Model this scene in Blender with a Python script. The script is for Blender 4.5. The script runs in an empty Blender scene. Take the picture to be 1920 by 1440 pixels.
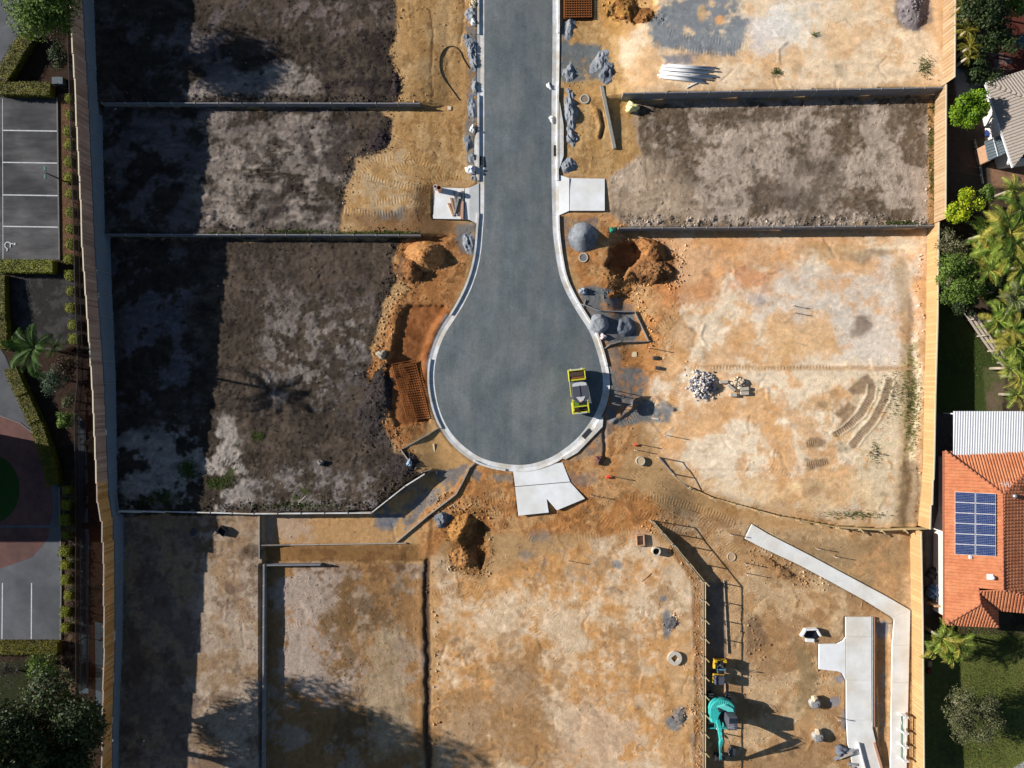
import bpy, math, random
import numpy as np
from mathutils import Vector, Matrix
R = math.radians
PI = math.pi
sc = bpy.context.scene
COL = sc.collection

# ------------------------------------------------------------------ camera, world, sun, exposure
H = 74.0                      # drone height over level 0
S = 20.0                      # source pixels per metre at level 0
cam_d = bpy.data.cameras.new("camera")
cam = bpy.data.objects.new("camera", cam_d)
COL.objects.link(cam)
cam.location = (0, 0, H)
cam.rotation_euler = (0, 0, 0)
cam_d.sensor_width = 36.0
cam_d.lens = 36.0 * H / 96.0
cam_d.clip_start = 0.5
cam_d.clip_end = 3000.0
sc.camera = cam

SUN_EL, SUN_AZ = 23.0, 281.5          # azimuth clockwise from +Y
world = bpy.data.worlds.new("World")
sc.world = world
world.use_nodes = True
wn = world.node_tree
bg = wn.nodes["Background"]
sky = wn.nodes.new("ShaderNodeTexSky")
sky.sky_type = 'NISHITA'
sky.sun_disc = False
sky.sun_elevation = R(SUN_EL)
sky.sun_rotation = R(SUN_AZ)
sky.altitude = 50
sky.air_density = 1.0
sky.dust_density = 0.3
sky.ozone_density = 2.0
wn.links.new(sky.outputs[0], bg.inputs[0])
bg.inputs[1].default_value = 0.05
sun_d = bpy.data.lights.new("sun", 'SUN')
sun_d.energy = 5.0
sun_d.angle = R(0.55)
sun_d.color = (1.0, 0.945, 0.86)
sun = bpy.data.objects.new("sun", sun_d)
COL.objects.link(sun)
to_sun = Vector((math.sin(R(SUN_AZ)) * math.cos(R(SUN_EL)), math.cos(R(SUN_AZ)) * math.cos(R(SUN_EL)), math.sin(R(SUN_EL))))
sun.rotation_euler = to_sun.to_track_quat('Z', 'Y').to_euler()
sun.location = (-60, 20, 60)
sc.view_settings.view_transform = 'Standard'
sc.view_settings.look = 'None'
sc.view_settings.gamma = 1.0
sc.view_settings.use_curve_mapping = False
sc.view_settings.exposure = 0.62

rng = np.random.default_rng(7)
rnd = random.Random(5)

# ------------------------------------------------------------------ noise
_tab = np.random.default_rng(99).random((64, 4096)).astype(np.float32)
def vnoise(x, y, seed):
    ix = np.floor(x).astype(np.int64); iy = np.floor(y).astype(np.int64)
    fx = (x - ix).astype(np.float32); fy = (y - iy).astype(np.float32)
    fx = fx * fx * (3 - 2 * fx); fy = fy * fy * (3 - 2 * fy)
    t = _tab[seed % 64]
    def h(a, b):
        return t[(a * 73 + b * 1619 + (a * b) * 7 + seed * 31) & 4095]
    a = h(ix, iy); b = h(ix + 1, iy); c = h(ix, iy + 1); d = h(ix + 1, iy + 1)
    return (a + (b - a) * fx) * (1 - fy) + (c + (d - c) * fx) * fy
def fbm(x, y, scale, octaves=4, seed=1, gain=0.5):
    """roughly -1..1"""
    x = x / scale; y = y / scale
    out = 0.0; amp = 1.0; tot = 0.0
    for o in range(octaves):
        ca, sa = math.cos(0.7 * o + 0.3), math.sin(0.7 * o + 0.3)
        out = out + amp * (vnoise((x * ca - y * sa) * 2 ** o + 17.3 * o, (x * sa + y * ca) * 2 ** o + 5.1 * o, seed + o * 3) * 2 - 1)
        tot += amp; amp *= gain
    return out / tot * 1.5
def sstep(a, b, x):
    t = np.clip((x - a) / (b - a), 0, 1)
    return t * t * (3 - 2 * t)
def lerp(tbl, y):
    return np.interp(y, [a for a, _ in tbl], [b for _, b in tbl])

def lin(c):
    c = np.asarray(c, float) / 255.0
    return np.where(c <= 0.04045, c / 12.92, ((c + 0.055) / 1.055) ** 2.4)
KA = 1.0 / 1.22            # seen-in-sun value to albedo
def alb(c, k=1.0):
    return tuple(float(v) for v in np.minimum(lin(c) * KA * k, 0.9))

# ------------------------------------------------------------------ px <-> world
def poly_sd(x, y, pts, closed=True):
    """signed distance to polygon (negative inside) or distance to polyline"""
    d2 = np.full(np.shape(x), 1e18); inside = np.zeros(np.shape(x), bool)
    n = len(pts); rngn = range(n if closed else n - 1)
    for i in rngn:
        x0, y0 = pts[i]; x1, y1 = pts[(i + 1) % n]
        ex, ey = x1 - x0, y1 - y0
        L = ex * ex + ey * ey + 1e-12
        t = np.clip(((x - x0) * ex + (y - y0) * ey) / L, 0, 1)
        d2 = np.minimum(d2, (x - x0 - t * ex) ** 2 + (y - y0 - t * ey) ** 2)
        if closed:
            c = ((y0 > y) != (y1 > y)) & (x < ex * (y - y0) / (ey if ey != 0 else 1e-12) + x0)
            inside ^= c
    d = np.sqrt(d2)
    return np.where(inside, -d, d) if closed else d

def W(px, py, z=0.0):
    k = (H - z) / H / S
    return ((px - 960.0) * k, (720.0 - py) * k)

ZROAD = [(-400, 3.3), (0, 2.3), (180, 1.75), (430, 1.05), (700, .35), (880, .05), (1000, -.1), (1500, -1.0), (2000, -1.6)]
ZWEST = [(-400, 5.0), (0, 4.4), (480, 3.4), (900, 2.3), (985, 2.0), (1000, 1.7), (1440, 1.1), (2000, .6)]
ZEAST = [(-400, 3.0), (0, 2.75), (150, 2.6), (185, 1.5), (420, 1.1), (440, .3), (700, .1), (960, -.1), (1000, -.9), (1440, -1.3), (2000, -1.6)]
# lot plateaus
ZL1, ZL2, ZL3, ZL4, ZL5, ZL6, ZL7 = 2.45, 1.7, .75, .1, -.5, -.55, -1.3
ZR1, ZR2, ZR3 = 2.85, 1.35, .1
KERB_IN = [(908, -420), (908, 0), (908, 330), (908, 400), (906, 425), (902, 478), (892, 520), (877, 557), (857, 592), (833, 627), (817, 670), (813, 713),
           (820, 757), (833, 793), (857, 827), (893, 855), (920, 865), (947, 870), (970, 872), (993, 871), (1018, 864), (1043, 853), (1083, 823),
           (1110, 787), (1124, 760), (1130, 735), (1131, 713), (1128, 693), (1120, 660), (1107, 623), (1087, 593), (1067, 560), (1050, 523),
           (1042, 480), (1037, 440), (1036, 420), (1034, 330), (1034, 200), (1036, 100), (1036, 0), (1036, -420)]
def Wz(px, py, tbl=ZROAD):
    z = float(lerp(tbl, py)); return W(px, py, z) + (z,)

# level of the lots: walls are cliffs; boundary lines given where they meet the lower ground
def wline(pts, z): return [W(a, b, z) for a, b in pts]
W12 = wline([(120, 199), (803, 199.5)], ZL2)
W23 = wline([(120, 443), (803, 444.5)], ZL3)
W34 = wline([(120, 961), (480, 961), (700, 957), (760, 908), (797, 884)], ZL4)
RW12 = wline([(1158, 187), (1440, 182), (1770, 175.5)], ZR2)
RW23 = wline([(1150, 433), (1440, 431), (1760, 428)], ZR3)
RW37 = wline([(1236, 862), (1270, 900), (1330, 930), (1450, 963), (1560, 984), (1640, 989), (1760, 988)], -.9)
W45 = wline([(499, 1050), (497, 1440), (496, 1500)], ZL5)
W67 = wline([(1216, 968), (1262, 1020), (1319, 1088), (1319, 1440), (1319, 1520)], ZL7)
WWEST = wline([(188, -60), (199, 240), (204, 480), (214, 720), (217, 955)], .9) + wline([(230, 963), (228, 1200), (222, 1330), (218, 1520)], ZL4)
WEAST = wline([(1768, -60), (1767, 162)], ZR1) + wline([(1752, 166), (1751, 418)], ZR2) + wline([(1739, 424), (1737, 600), (1733, 740), (1731, 850), (1726, 985)], ZR3) + wline([(1709, 990), (1711, 1150), (1714, 1500)], -1.1)
def interp_line_x(line, Y):
    ys = np.array([p[1] for p in line]); xs = np.array([p[0] for p in line])
    o = np.argsort(ys); return np.interp(Y, ys[o], xs[o])
def interp_line_y(line, X):
    xs = np.array([p[0] for p in line]); ys = np.array([p[1] for p in line])
    o = np.argsort(xs); return np.interp(X, xs[o], ys[o])

ROAD_W = [W(a, b, float(lerp(ZROAD, b))) for a, b in KERB_IN]
CUT = .04     # cliff sits this far behind the wall face
def zbase(X, Y):
    X = np.asarray(X, float); Y = np.asarray(Y, float)
    py = 720 - Y * S * 1.012
    zr = lerp(ZROAD, py)
    # left lots
    zl = np.where(Y > interp_line_y(W12, X) + CUT, ZL1, np.where(Y > interp_line_y(W23, X) + CUT, ZL2, np.where(Y > interp_line_y(W34, X) + CUT, ZL3, 9.0)))
    zlow = np.where(X < interp_line_x(W45, np.minimum(Y, -16)) - CUT, ZL4, ZL5)
    t = sstep(-12.0, -17.2, Y)
    zlow = np.where(X > -23.3, -.35 * (1 - t) + ZL5 * t, zlow)
    zlow = np.where((X > -23.6) & (X < -8) & (Y < -16.9), ZL5, zlow)
    zl = np.where(zl > 8, zlow, zl)
    blend = sstep(-9.5, -5.0, X)                      # lot level -> road level
    z = zl * (1 - blend) + zr * blend
    rd_ = poly_sd(X, Y, ROAD_W)
    # pit side of the slanted wall stays low
    # right lots
    zrr = np.where(Y > interp_line_y(RW12, X) + CUT, ZR1, np.where(Y > interp_line_y(RW23, X) + CUT, ZR2, ZR3))
    low7 = Y < interp_line_y(RW37, X) - 0.0
    br = np.where(Y > interp_line_y(RW12, X) + CUT, sstep(6.6, 13.0, X), sstep(8.7, 10.5, X))
    z = np.where(X > 0, zr * (1 - br) + zrr * br, z)
    # lower middle and lower right
    zl6 = lerp([(-40, ZL6), (-16, ZL6), (-9, .0)], Y)
    k = sstep(-9.5, -15, Y)
    mid = (zr * (1 - k) + ZL6 * k)
    z = np.where((X >= -8) & (Y < -8), mid * sstep(-8.4, -5, X) + z * (1 - sstep(-8.4, -5, X)), z)
    nb = 1 - sstep(.9, 4.2, rd_)
    z = z * (1 - nb) + zr * nb
    # lot 7, lower right: east of the W67 wall, south of the RW37 wall
    e = X - interp_line_x(W67, Y)
    k7 = sstep(-7.2, -13.0, Y)
    z7 = (-.15) * (1 - k7) + ZL7 * k7
    hx, hy = W67[0]
    bx = sstep(0, 5.0, X - hx)
    bl = np.where(Y > hy, bx, np.maximum(bx, sstep(0, 3.0, hy - Y)))
    z = np.where((X > hx) & low7 & (Y < -7.2) & ((Y > hy) | (e > -CUT)), z + (z7 - z) * bl, z)
    # strip north of W67 head
    # west of the boundary wall, east of the boundary fence
    z = np.where(X < interp_line_x(WWEST, Y) - CUT, lerp(ZWEST, py), z)
    z = np.where(X > interp_line_x(WEAST, Y) + .1, lerp(ZEAST, py), z)
    return z
# smooth join of L6 and L7 around the head of the wall is covered by the relief

def P(px, py, dz=0.0):
    """world point on the ground seen at source pixel px,py (plus dz straight up)"""
    z = 0.0
    for _ in range(6):
        x, y = W(px, py, z)
        z = float(zbase(x, y))
    return Vector((x, y, z + dz))
def PT(px, py, h):
    """point at height h over the ground, seen at px,py"""
    z = 0.0
    for _ in range(6):
        x, y = W(px, py, z + h)
        z = float(zbase(x, y))
    return Vector((x, y, z + h))

# ------------------------------------------------------------------ materials
def new_mat(name):
    m = bpy.data.materials.new(name); m.use_nodes = True
    nt = m.node_tree; b = nt.nodes["Principled BSDF"]
    return m, nt, b
def mat(name, col, rough=0.8, metal=0.0, var=0.25, scale=3.0, bump=0.0, bscale=40.0, spec=0.3, streak=None, col2=None):
    """procedural: base colour broken by two noises, optional bump and second colour patches"""
    m, nt, b = new_mat(name)
    L = nt.links.new; N = nt.nodes.new
    geo = N("ShaderNodeNewGeometry")
    n1 = N("ShaderNodeTexNoise"); n1.inputs["Scale"].default_value = scale; n1.inputs["Detail"].default_value = 6
    n1.inputs["Roughness"].default_value = .65
    if streak:
        mp = N("ShaderNodeMapping"); mp.inputs["Scale"].default_value = streak
        L(geo.outputs["Position"], mp.inputs[0]); L(mp.outputs[0], n1.inputs["Vector"])
    else:
        L(geo.outputs["Position"], n1.inputs["Vector"])
    mr = N("ShaderNodeMapRange"); mr.inputs[1].default_value = .3; mr.inputs[2].default_value = .7
    mr.inputs[3].default_value = 1 - var; mr.inputs[4].default_value = 1 + var
    L(n1.outputs[0], mr.inputs[0])
    rgb = N("ShaderNodeRGB"); rgb.outputs[0].default_value = (*col, 1)
    src = rgb.outputs[0]
    if col2:
        n2 = N("ShaderNodeTexNoise"); n2.inputs["Scale"].default_value = scale * .31; n2.inputs["Detail"].default_value = 5
        L(geo.outputs["Position"], n2.inputs["Vector"])
        m2 = N("ShaderNodeMapRange"); m2.inputs[1].default_value = .42; m2.inputs[2].default_value = .6
        L(n2.outputs[0], m2.inputs[0])
        mx = N("ShaderNodeMix"); mx.data_type = 'RGBA'
        L(m2.outputs[0], mx.inputs[0]); L(src, mx.inputs[6]); mx.inputs[7].default_value = (*col2, 1)
        src = mx.outputs[2]
    vm = N("ShaderNodeVectorMath"); vm.operation = 'SCALE'
    L(src, vm.inputs[0]); L(mr.outputs[0], vm.inputs[3])
    L(vm.outputs[0], b.inputs["Base Color"])
    b.inputs["Roughness"].default_value = rough; b.inputs["Metallic"].default_value = metal
    b.inputs["Specular IOR Level"].default_value = spec
    if bump:
        n3 = N("ShaderNodeTexNoise"); n3.inputs["Scale"].default_value = bscale; n3.inputs["Detail"].default_value = 4
        L(geo.outputs["Position"], n3.inputs["Vector"])
        bp = N("ShaderNodeBump"); bp.inputs["Distance"].default_value = bump; bp.inputs["Strength"].default_value = 1
        L(n3.outputs[0], bp.inputs["Height"]); L(bp.outputs[0], b.inputs["Normal"])
    return m

def attr_mat(name, contrast=.3, bump=.05, fine=14.0, rough=.95, track=False):
    """material for soil: colour from the mesh's own albedo layer, broken up by fine noise"""
    m, nt, b = new_mat(name)
    L = nt.links.new; N = nt.nodes.new
    geo = N("ShaderNodeNewGeometry")
    at = N("ShaderNodeAttribute"); at.attribute_name = "albedo"
    rg = N("ShaderNodeAttribute"); rg.attribute_name = "rough_amt"
    def noise(s, d, r=.6):
        n = N("ShaderNodeTexNoise"); n.inputs["Scale"].default_value = s; n.inputs["Detail"].default_value = d
        n.inputs["Roughness"].default_value = r; L(geo.outputs["Position"], n.inputs["Vector"]); return n.outputs[0]
    def mr(src, a, c, lo, hi):
        q = N("ShaderNodeMapRange"); q.inputs[1].default_value = a; q.inputs[2].default_value = c
        q.inputs[3].default_value = lo; q.inputs[4].default_value = hi; L(src, q.inputs[0]); return q.outputs[0]
    def math_(op, a, c):
        q = N("ShaderNodeMath"); q.operation = op
        for i, v in enumerate((a, c)):
            if isinstance(v, (int, float)): q.inputs[i].default_value = v
            else: L(v, q.inputs[i])
        return q.outputs[0]
    f1 = mr(noise(2.3, 10, .78), .3, .7, 1 - contrast * .8, 1 + contrast * .8)
    f2 = mr(noise(fine, 6, .8), .3, .7, 1 - contrast, 1 + contrast * .9)
    f = math_('MULTIPLY', f1, f2)
    if track:
        tk = N("ShaderNodeAttribute"); tk.attribute_name = "track"
        sp = N("ShaderNodeSeparateXYZ"); L(tk.outputs["Vector"], sp.inputs[0])
        sn = math_('SINE', math_('MULTIPLY', sp.outputs[0], 2 * PI), 0)
        msk = math_('MULTIPLY', sp.outputs[1], mr(noise(1.2, 3), .35, .6, .15, 1))
        ridge = math_('MULTIPLY', sn, msk)
    vm = N("ShaderNodeVectorMath"); vm.operation = 'SCALE'
    L(at.outputs["Color"], vm.inputs[0]); L(f, vm.inputs[3])
    L(vm.outputs[0], b.inputs["Base Color"])
    b.inputs["Roughness"].default_value = rough
    b.inputs["Specular IOR Level"].default_value = .15
    hgt = math_('ADD', math_('MULTIPLY', noise(4.5, 10, .85), .9), math_('MULTIPLY', noise(19, 6, .85), .9))
    hgt = math_('MULTIPLY', hgt, rg.outputs["Fac"])
    if track:
        hgt = math_('ADD', hgt, math_('MULTIPLY', ridge, .34))
    bp = N("ShaderNodeBump"); bp.inputs["Distance"].default_value = bump; bp.inputs["Strength"].default_value = 1
    L(hgt, bp.inputs["Height"]); L(bp.outputs[0], b.inputs["Normal"])
    return m

# ------------------------------------------------------------------ mesh builder
class MB:
    def __init__(s): s.v = []; s.f = []
    def add(s, vs, fs):
        o = len(s.v); s.v.extend([tuple(v) for v in vs]); s.f.extend([tuple(i + o for i in f) for f in fs]); return s
    def box(s, c, d, rz=0.0, M=None, taper=None):
        x, y, z = d[0] / 2, d[1] / 2, d[2] / 2
        tx, ty = taper if taper else (1, 1)
        vs = [(-x, -y, -z), (x, -y, -z), (x, y, -z), (-x, y, -z), (-x * tx, -y * ty, z), (x * tx, -y * ty, z), (x * tx, y * ty, z), (-x * tx, y * ty, z)]
        m = Matrix.Translation(c) @ (Matrix.Rotation(rz, 4, 'Z') if M is None else M.to_4x4())
        return s.add([m @ Vector(v) for v in vs], [(0, 3, 2, 1), (4, 5, 6, 7), (0, 1, 5, 4), (1, 2, 6, 5), (2, 3, 7, 6), (3, 0, 4, 7)])
    def bar(s, a, b, w, h):
        """rectangular bar from a to b (w across, h up)"""
        a = Vector(a); b = Vector(b); d = b - a; L = d.length
        if L < 1e-6: return s
        d.normalize(); up = Vector((0, 0, 1)) if abs(d.z) < .95 else Vector((0, 1, 0))
        side = d.cross(up).normalized(); up = side.cross(d).normalized()
        vs = []
        for p in (a, b):
            for sx, sz in ((-1, -1), (1, -1), (1, 1), (-1, 1)):
                vs.append(p + side * (sx * w / 2) + up * (sz * h / 2))
        return s.add(vs, [(0, 1, 2, 3), (7, 6, 5, 4), (0, 4, 5, 1), (1, 5, 6, 2), (2, 6, 7, 3), (3, 7, 4, 0)])
    def tube(s, pts, r, n=8, cap=True):
        pts = [Vector(p) for p in pts]; rs = r if isinstance(r, (list, tuple)) else [r] * len(pts)
        rings = []; prev = None
        for i, p in enumerate(pts):
            d = (pts[min(i + 1, len(pts) - 1)] - pts[max(i - 1, 0)])
            if d.length < 1e-9: d = Vector((0, 0, 1))
            d.normalize()
            if prev is None:
                up = Vector((0, 0, 1)) if abs(d.z) < .9 else Vector((1, 0, 0))
                u = d.cross(up).normalized()
            else:
                u = (prev - d * prev.dot(d)).normalized()
            prev = u; w = d.cross(u)
            rings.append([p + (u * math.cos(2 * PI * k / n) + w * math.sin(2 * PI * k / n)) * rs[i] for k in range(n)])
        vs = [v for g in rings for v in g]; fs = []
        for i in range(len(pts) - 1):
            for k in range(n):
                a = i * n + k; b = i * n + (k + 1) % n
                fs.append((a, b, b + n, a + n))
        if cap:
            fs.append(tuple(range(n - 1, -1, -1))); fs.append(tuple((len(pts) - 1) * n + k for k in range(n)))
        return s.add(vs, fs)
    def cyl(s, c, r, h, n=16, axis='Z', r2=None):
        r2 = r if r2 is None else r2
        c = Vector(c)
        ax = {'X': Vector((1, 0, 0)), 'Y': Vector((0, 1, 0)), 'Z': Vector((0, 0, 1))}[axis]
        return s.tube([c - ax * h / 2, c + ax * h / 2], [r, r2], n)
    def ring(s, c, ro, ri, h, n=24):
        c = Vector(c); vs = []
        for r_, z in ((ro, -h / 2), (ro, h / 2), (ri, h / 2), (ri, -h / 2)):
            vs += [c + Vector((r_ * math.cos(2 * PI * k / n), r_ * math.sin(2 * PI * k / n), z)) for k in range(n)]
        fs = []
        for j in range(4):
            for k in range(n):
                a = j * n + k; b = j * n + (k + 1) % n; c2 = ((j + 1) % 4) * n
                fs.append((a, b, c2 + (k + 1) % n, c2 + k))
        return s.add(vs, fs)
    def prism(s, pts, z0, z1, drop=0.0):
        """pts: list of (x,y) or (x,y,z): z1 added on top"""
        n = len(pts); a = 0
        for i in range(n):
            a += pts[i][0] * pts[(i + 1) % n][1] - pts[(i + 1) % n][0] * pts[i][1]
        if a < 0: pts = pts[::-1]
        zz = [(p[2] if len(p) > 2 else 0.0) for p in pts]
        vs = [(p[0], p[1], z + z0) for p, z in zip(pts, zz)] + [(p[0], p[1], z + z1) for p, z in zip(pts, zz)]
        fs = [tuple(range(n - 1, -1, -1)), tuple(range(n, 2 * n))] + [(i, (i + 1) % n, n + (i + 1) % n, n + i) for i in range(n)]
        return s.add(vs, fs)
    def rock(s, c, r, rg, flat=.7, n=1):
        """lumpy 12-vertex stone"""
        t = (1 + 5 ** .5) / 2
        base = [(-1, t, 0), (1, t, 0), (-1, -t, 0), (1, -t, 0), (0, -1, t), (0, 1, t), (0, -1, -t), (0, 1, -t), (t, 0, -1), (t, 0, 1), (-t, 0, -1), (-t, 0, 1)]
        fs = [(0, 11, 5), (0, 5, 1), (0, 1, 7), (0, 7, 10), (0, 10, 11), (1, 5, 9), (5, 11, 4), (11, 10, 2), (10, 7, 6), (7, 1, 8), (3, 9, 4), (3, 4, 2), (3, 2, 6), (3, 6, 8), (3, 8, 9), (4, 9, 5), (2, 4, 11), (6, 2, 10), (8, 6, 7), (9, 8, 1)]
        M = Matrix.Rotation(rg.random() * 6.28, 3, 'Z') @ Matrix.Rotation(rg.random() * 6.28, 3, 'X')
        rr = r if isinstance(r, (tuple, list)) else (r, r * (.7 + .4 * rg.random()), r * flat)
        vs = []
        for b in base:
            v = M @ (Vector(b).normalized() * (.8 + .35 * rg.random()))
            vs.append((c[0] + v.x * rr[0], c[1] + v.y * rr[1], c[2] + v.z * rr[2]))
        return s.add(vs, fs)
    def build(s, name, m, parent=None, smooth=False, bevel=0.0):
        me = bpy.data.meshes.new(name)
        if parent is not None:
            pts = [q for q in s.v]
            off = gloc(parent) if s_world else Vector((0, 0, 0))
            if s_world: pts = [(q[0] - off.x, q[1] - off.y, q[2] - off.z) for q in s.v]
            me.from_pydata(pts, [], s.f)
        else:
            me.from_pydata(s.v, [], s.f)
        me.update()
        if smooth: me.polygons.foreach_set("use_smooth", [True] * len(me.polygons))
        o = bpy.data.objects.new(name, me); COL.objects.link(o)
        if m is not None: me.materials.append(m)
        if parent is not None: o.parent = parent
        if bevel:
            bm_ = o.modifiers.new("bevel", 'BEVEL'); bm_.width = bevel; bm_.segments = 1; bm_.limit_method = 'ANGLE'
        return o
s_world = True      # builders work in world space; build() takes the parent's place off
class local_space:
    def __enter__(s):
        global s_world; s_world = False
    def __exit__(s, *a):
        global s_world; s_world = True
def gloc(o):
    v = Vector(o.location)
    while o.parent: o = o.parent; v = v + Vector(o.location)
    return v
def thing(name, label, cat, loc=(0, 0, 0), rz=0.0, group=None):
    o = bpy.data.objects.new(name, None); COL.objects.link(o)
    o.empty_display_size = .2
    o.location = loc; o.rotation_euler = (0, 0, rz)
    o["label"] = label; o["category"] = cat
    if group: o["group"] = group
    return o
def tag(o, label=None, cat=None, group=None, kind=None):
    if label: o["label"] = label
    if cat: o["category"] = cat
    if group: o["group"] = group
    if kind: o["kind"] = kind
    return o
def centre(o):
    """move a single-mesh thing's origin to its base centre"""
    me = o.data; n = len(me.vertices); a = np.empty(n * 3, np.float32); me.vertices.foreach_get("co", a); a = a.reshape(-1, 3)
    c = np.array([(a[:, 0].min() + a[:, 0].max()) / 2, (a[:, 1].min() + a[:, 1].max()) / 2, a[:, 2].min()])
    me.vertices.foreach_set("co", (a - c).astype(np.float32).ravel()); me.update()
    o.location = Vector(c) + Vector(o.location); return o
def dup(root, loc, rz=None, label=None, group=None):
    r = root.copy(); COL.objects.link(r); r.location = loc
    if rz is not None: r.rotation_euler = (0, 0, rz)
    if label: r["label"] = label
    if group: r["group"] = group
    for ch in list(root.children):
        c = ch.copy(); COL.objects.link(c); c.parent = r
        for g in list(ch.children):
            d = g.copy(); COL.objects.link(d); d.parent = c
    return r
def fast_mesh(name, co, faces, m, smooth=True, attrs=None):
    """co (n,3), faces (k,3 or 4) numpy"""
    me = bpy.data.meshes.new(name)
    nv, nf, k = len(co), len(faces), faces.shape[1]
    me.vertices.add(nv); me.vertices.foreach_set("co", np.ascontiguousarray(co, np.float32).ravel())
    me.loops.add(nf * k); me.loops.foreach_set("vertex_index", np.ascontiguousarray(faces, np.int32).ravel())
    me.polygons.add(nf); me.polygons.foreach_set("loop_start", np.arange(0, nf * k, k, dtype=np.int32))
    me.update(calc_edges=True)
    me.polygons.foreach_set("use_smooth", np.full(nf, smooth))
    for an, (typ, arr) in (attrs or {}).items():
        a = me.attributes.new(an, typ, 'POINT')
        a.data.foreach_set({'FLOAT_COLOR': 'color', 'FLOAT_VECTOR': 'vector', 'FLOAT': 'value'}[typ], np.ascontiguousarray(arr, np.float32).ravel())
    if m: me.materials.append(m)
    o = bpy.data.objects.new(name, me); COL.objects.link(o)
    return o
def grid_faces(nx, ny):
    i = np.arange((nx - 1) * (ny - 1)); r = i // (nx - 1); c = i % (nx - 1)
    a = r * nx + c
    return np.stack([a, a + 1, a + nx + 1, a + nx], 1)
# ------------------------------------------------------------------ ground sheet: one grid, fine in view, stretching to the horizon
STEP = .118
xs_f = np.arange(-50.5, 50.5 + STEP, STEP); ys_f = np.arange(-38.5, 38.5 + STEP, STEP)
ext = np.array([1.0, 2.5, 5, 10, 20, 40, 80, 160, 320, 640])
GX = np.concatenate([xs_f[0] - ext[::-1], xs_f, xs_f[-1] + ext])
GY = np.concatenate([ys_f[0] - ext[::-1], ys_f, ys_f[-1] + ext])
XX, YY = np.meshgrid(GX, GY)
ZB = zbase(XX, YY)
PX = 960 + XX * S * H / (H - ZB); PY = 720 - YY * S * H / (H - ZB)
ny, nx = XX.shape
COLR = np.zeros((ny, nx, 3)); REL = np.zeros((ny, nx)); ROU = np.ones((ny, nx)); TRK = np.zeros((ny, nx, 3))
WA = fbm(PX, PY, 34, 5, 3, .6); WB = fbm(PX, PY, 34, 5, 8, .6)      # domain warp
N1 = fbm(PX, PY, 60, 6, 11, .68) * 1.15; N2 = fbm(PX, PY, 18, 4, 12, .75); N3 = fbm(PX, PY, 6.5, 2, 14, .8)
N1b = fbm(PX, PY, 45, 5, 21, .7) * 1.15; N1c = fbm(PX, PY, 90, 6, 31, .68) * 1.15

def sl(x0, y0, x1, y1, m=14):
    m2 = m + 45
    a = np.searchsorted(GX, (x0 - m2 - 960) / S * (.99 if x0 > 960 else 1.03)); b = np.searchsorted(GX, (x1 + m2 - 960) / S * (1.03 if x1 > 960 else .99))
    ya, yb = (720 - y1 - m2) / S, (720 - y0 + m2) / S
    c = np.searchsorted(GY, ya * (1.03 if ya < 0 else .95)); d = np.searchsorted(GY, yb * (1.03 if yb > 0 else .95))
    return slice(max(c - 2, 0), min(d + 2, ny)), slice(max(a - 2, 0), min(b + 2, nx))
def m_poly(pts, soft=3, rag=4):
    xs_ = [p[0] for p in pts]; ys_ = [p[1] for p in pts]
    s_ = sl(min(xs_), min(ys_), max(xs_), max(ys_), soft + rag * 2)
    d = poly_sd(PX[s_] + WA[s_] * rag, PY[s_] + WB[s_] * rag, pts)
    return s_, 1 - sstep(-soft, soft, d + N3[s_] * min(rag, soft) * .5)
def m_line(pts, w, soft=2, rag=2):
    xs_ = [p[0] for p in pts]; ys_ = [p[1] for p in pts]
    s_ = sl(min(xs_) - w, min(ys_) - w, max(xs_) + w, max(ys_) + w, soft + rag * 2)
    d = poly_sd(PX[s_] + WA[s_] * rag, PY[s_] + WB[s_] * rag, pts, False)
    return s_, 1 - sstep(w / 2 - soft, w / 2 + soft, d)
def m_ell(cx, cy, rx, ry, ang=0, soft=.25, rag=5):
    r_ = max(rx, ry); s_ = sl(cx - r_, cy - r_, cx + r_, cy + r_, rag * 2)
    a = R(ang); dx = PX[s_] + WA[s_] * rag - cx; dy = PY[s_] + WB[s_] * rag - cy
    u = (dx * math.cos(a) + dy * math.sin(a)) / rx; v = (-dx * math.sin(a) + dy * math.cos(a)) / ry
    d = np.sqrt(u * u + v * v)
    return s_, 1 - sstep(1 - soft, 1 + soft, d)
def paint(sm, col, al=1.0, tex=None):
    s_, m = sm
    m = m * al
    if tex is not None: m = m * tex[s_]
    COLR[s_] += (np.array(alb(col)) - COLR[s_]) * m[..., None]
def mottle(sm, col, field, thr, wid, al=1.0):
    s_, m = sm
    m = m * sstep(thr - wid * .55, thr + wid * .55, field[s_]) * al
    COLR[s_] += (np.array(alb(col)) - COLR[s_]) * m[..., None]
def raise_(sm, h, field=None):
    s_, m = sm
    REL[s_] += m * h * (1 if field is None else field[s_])
def rough(sm, v):
    s_, m = sm; ROU[s_] += (v - ROU[s_]) * m
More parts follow.
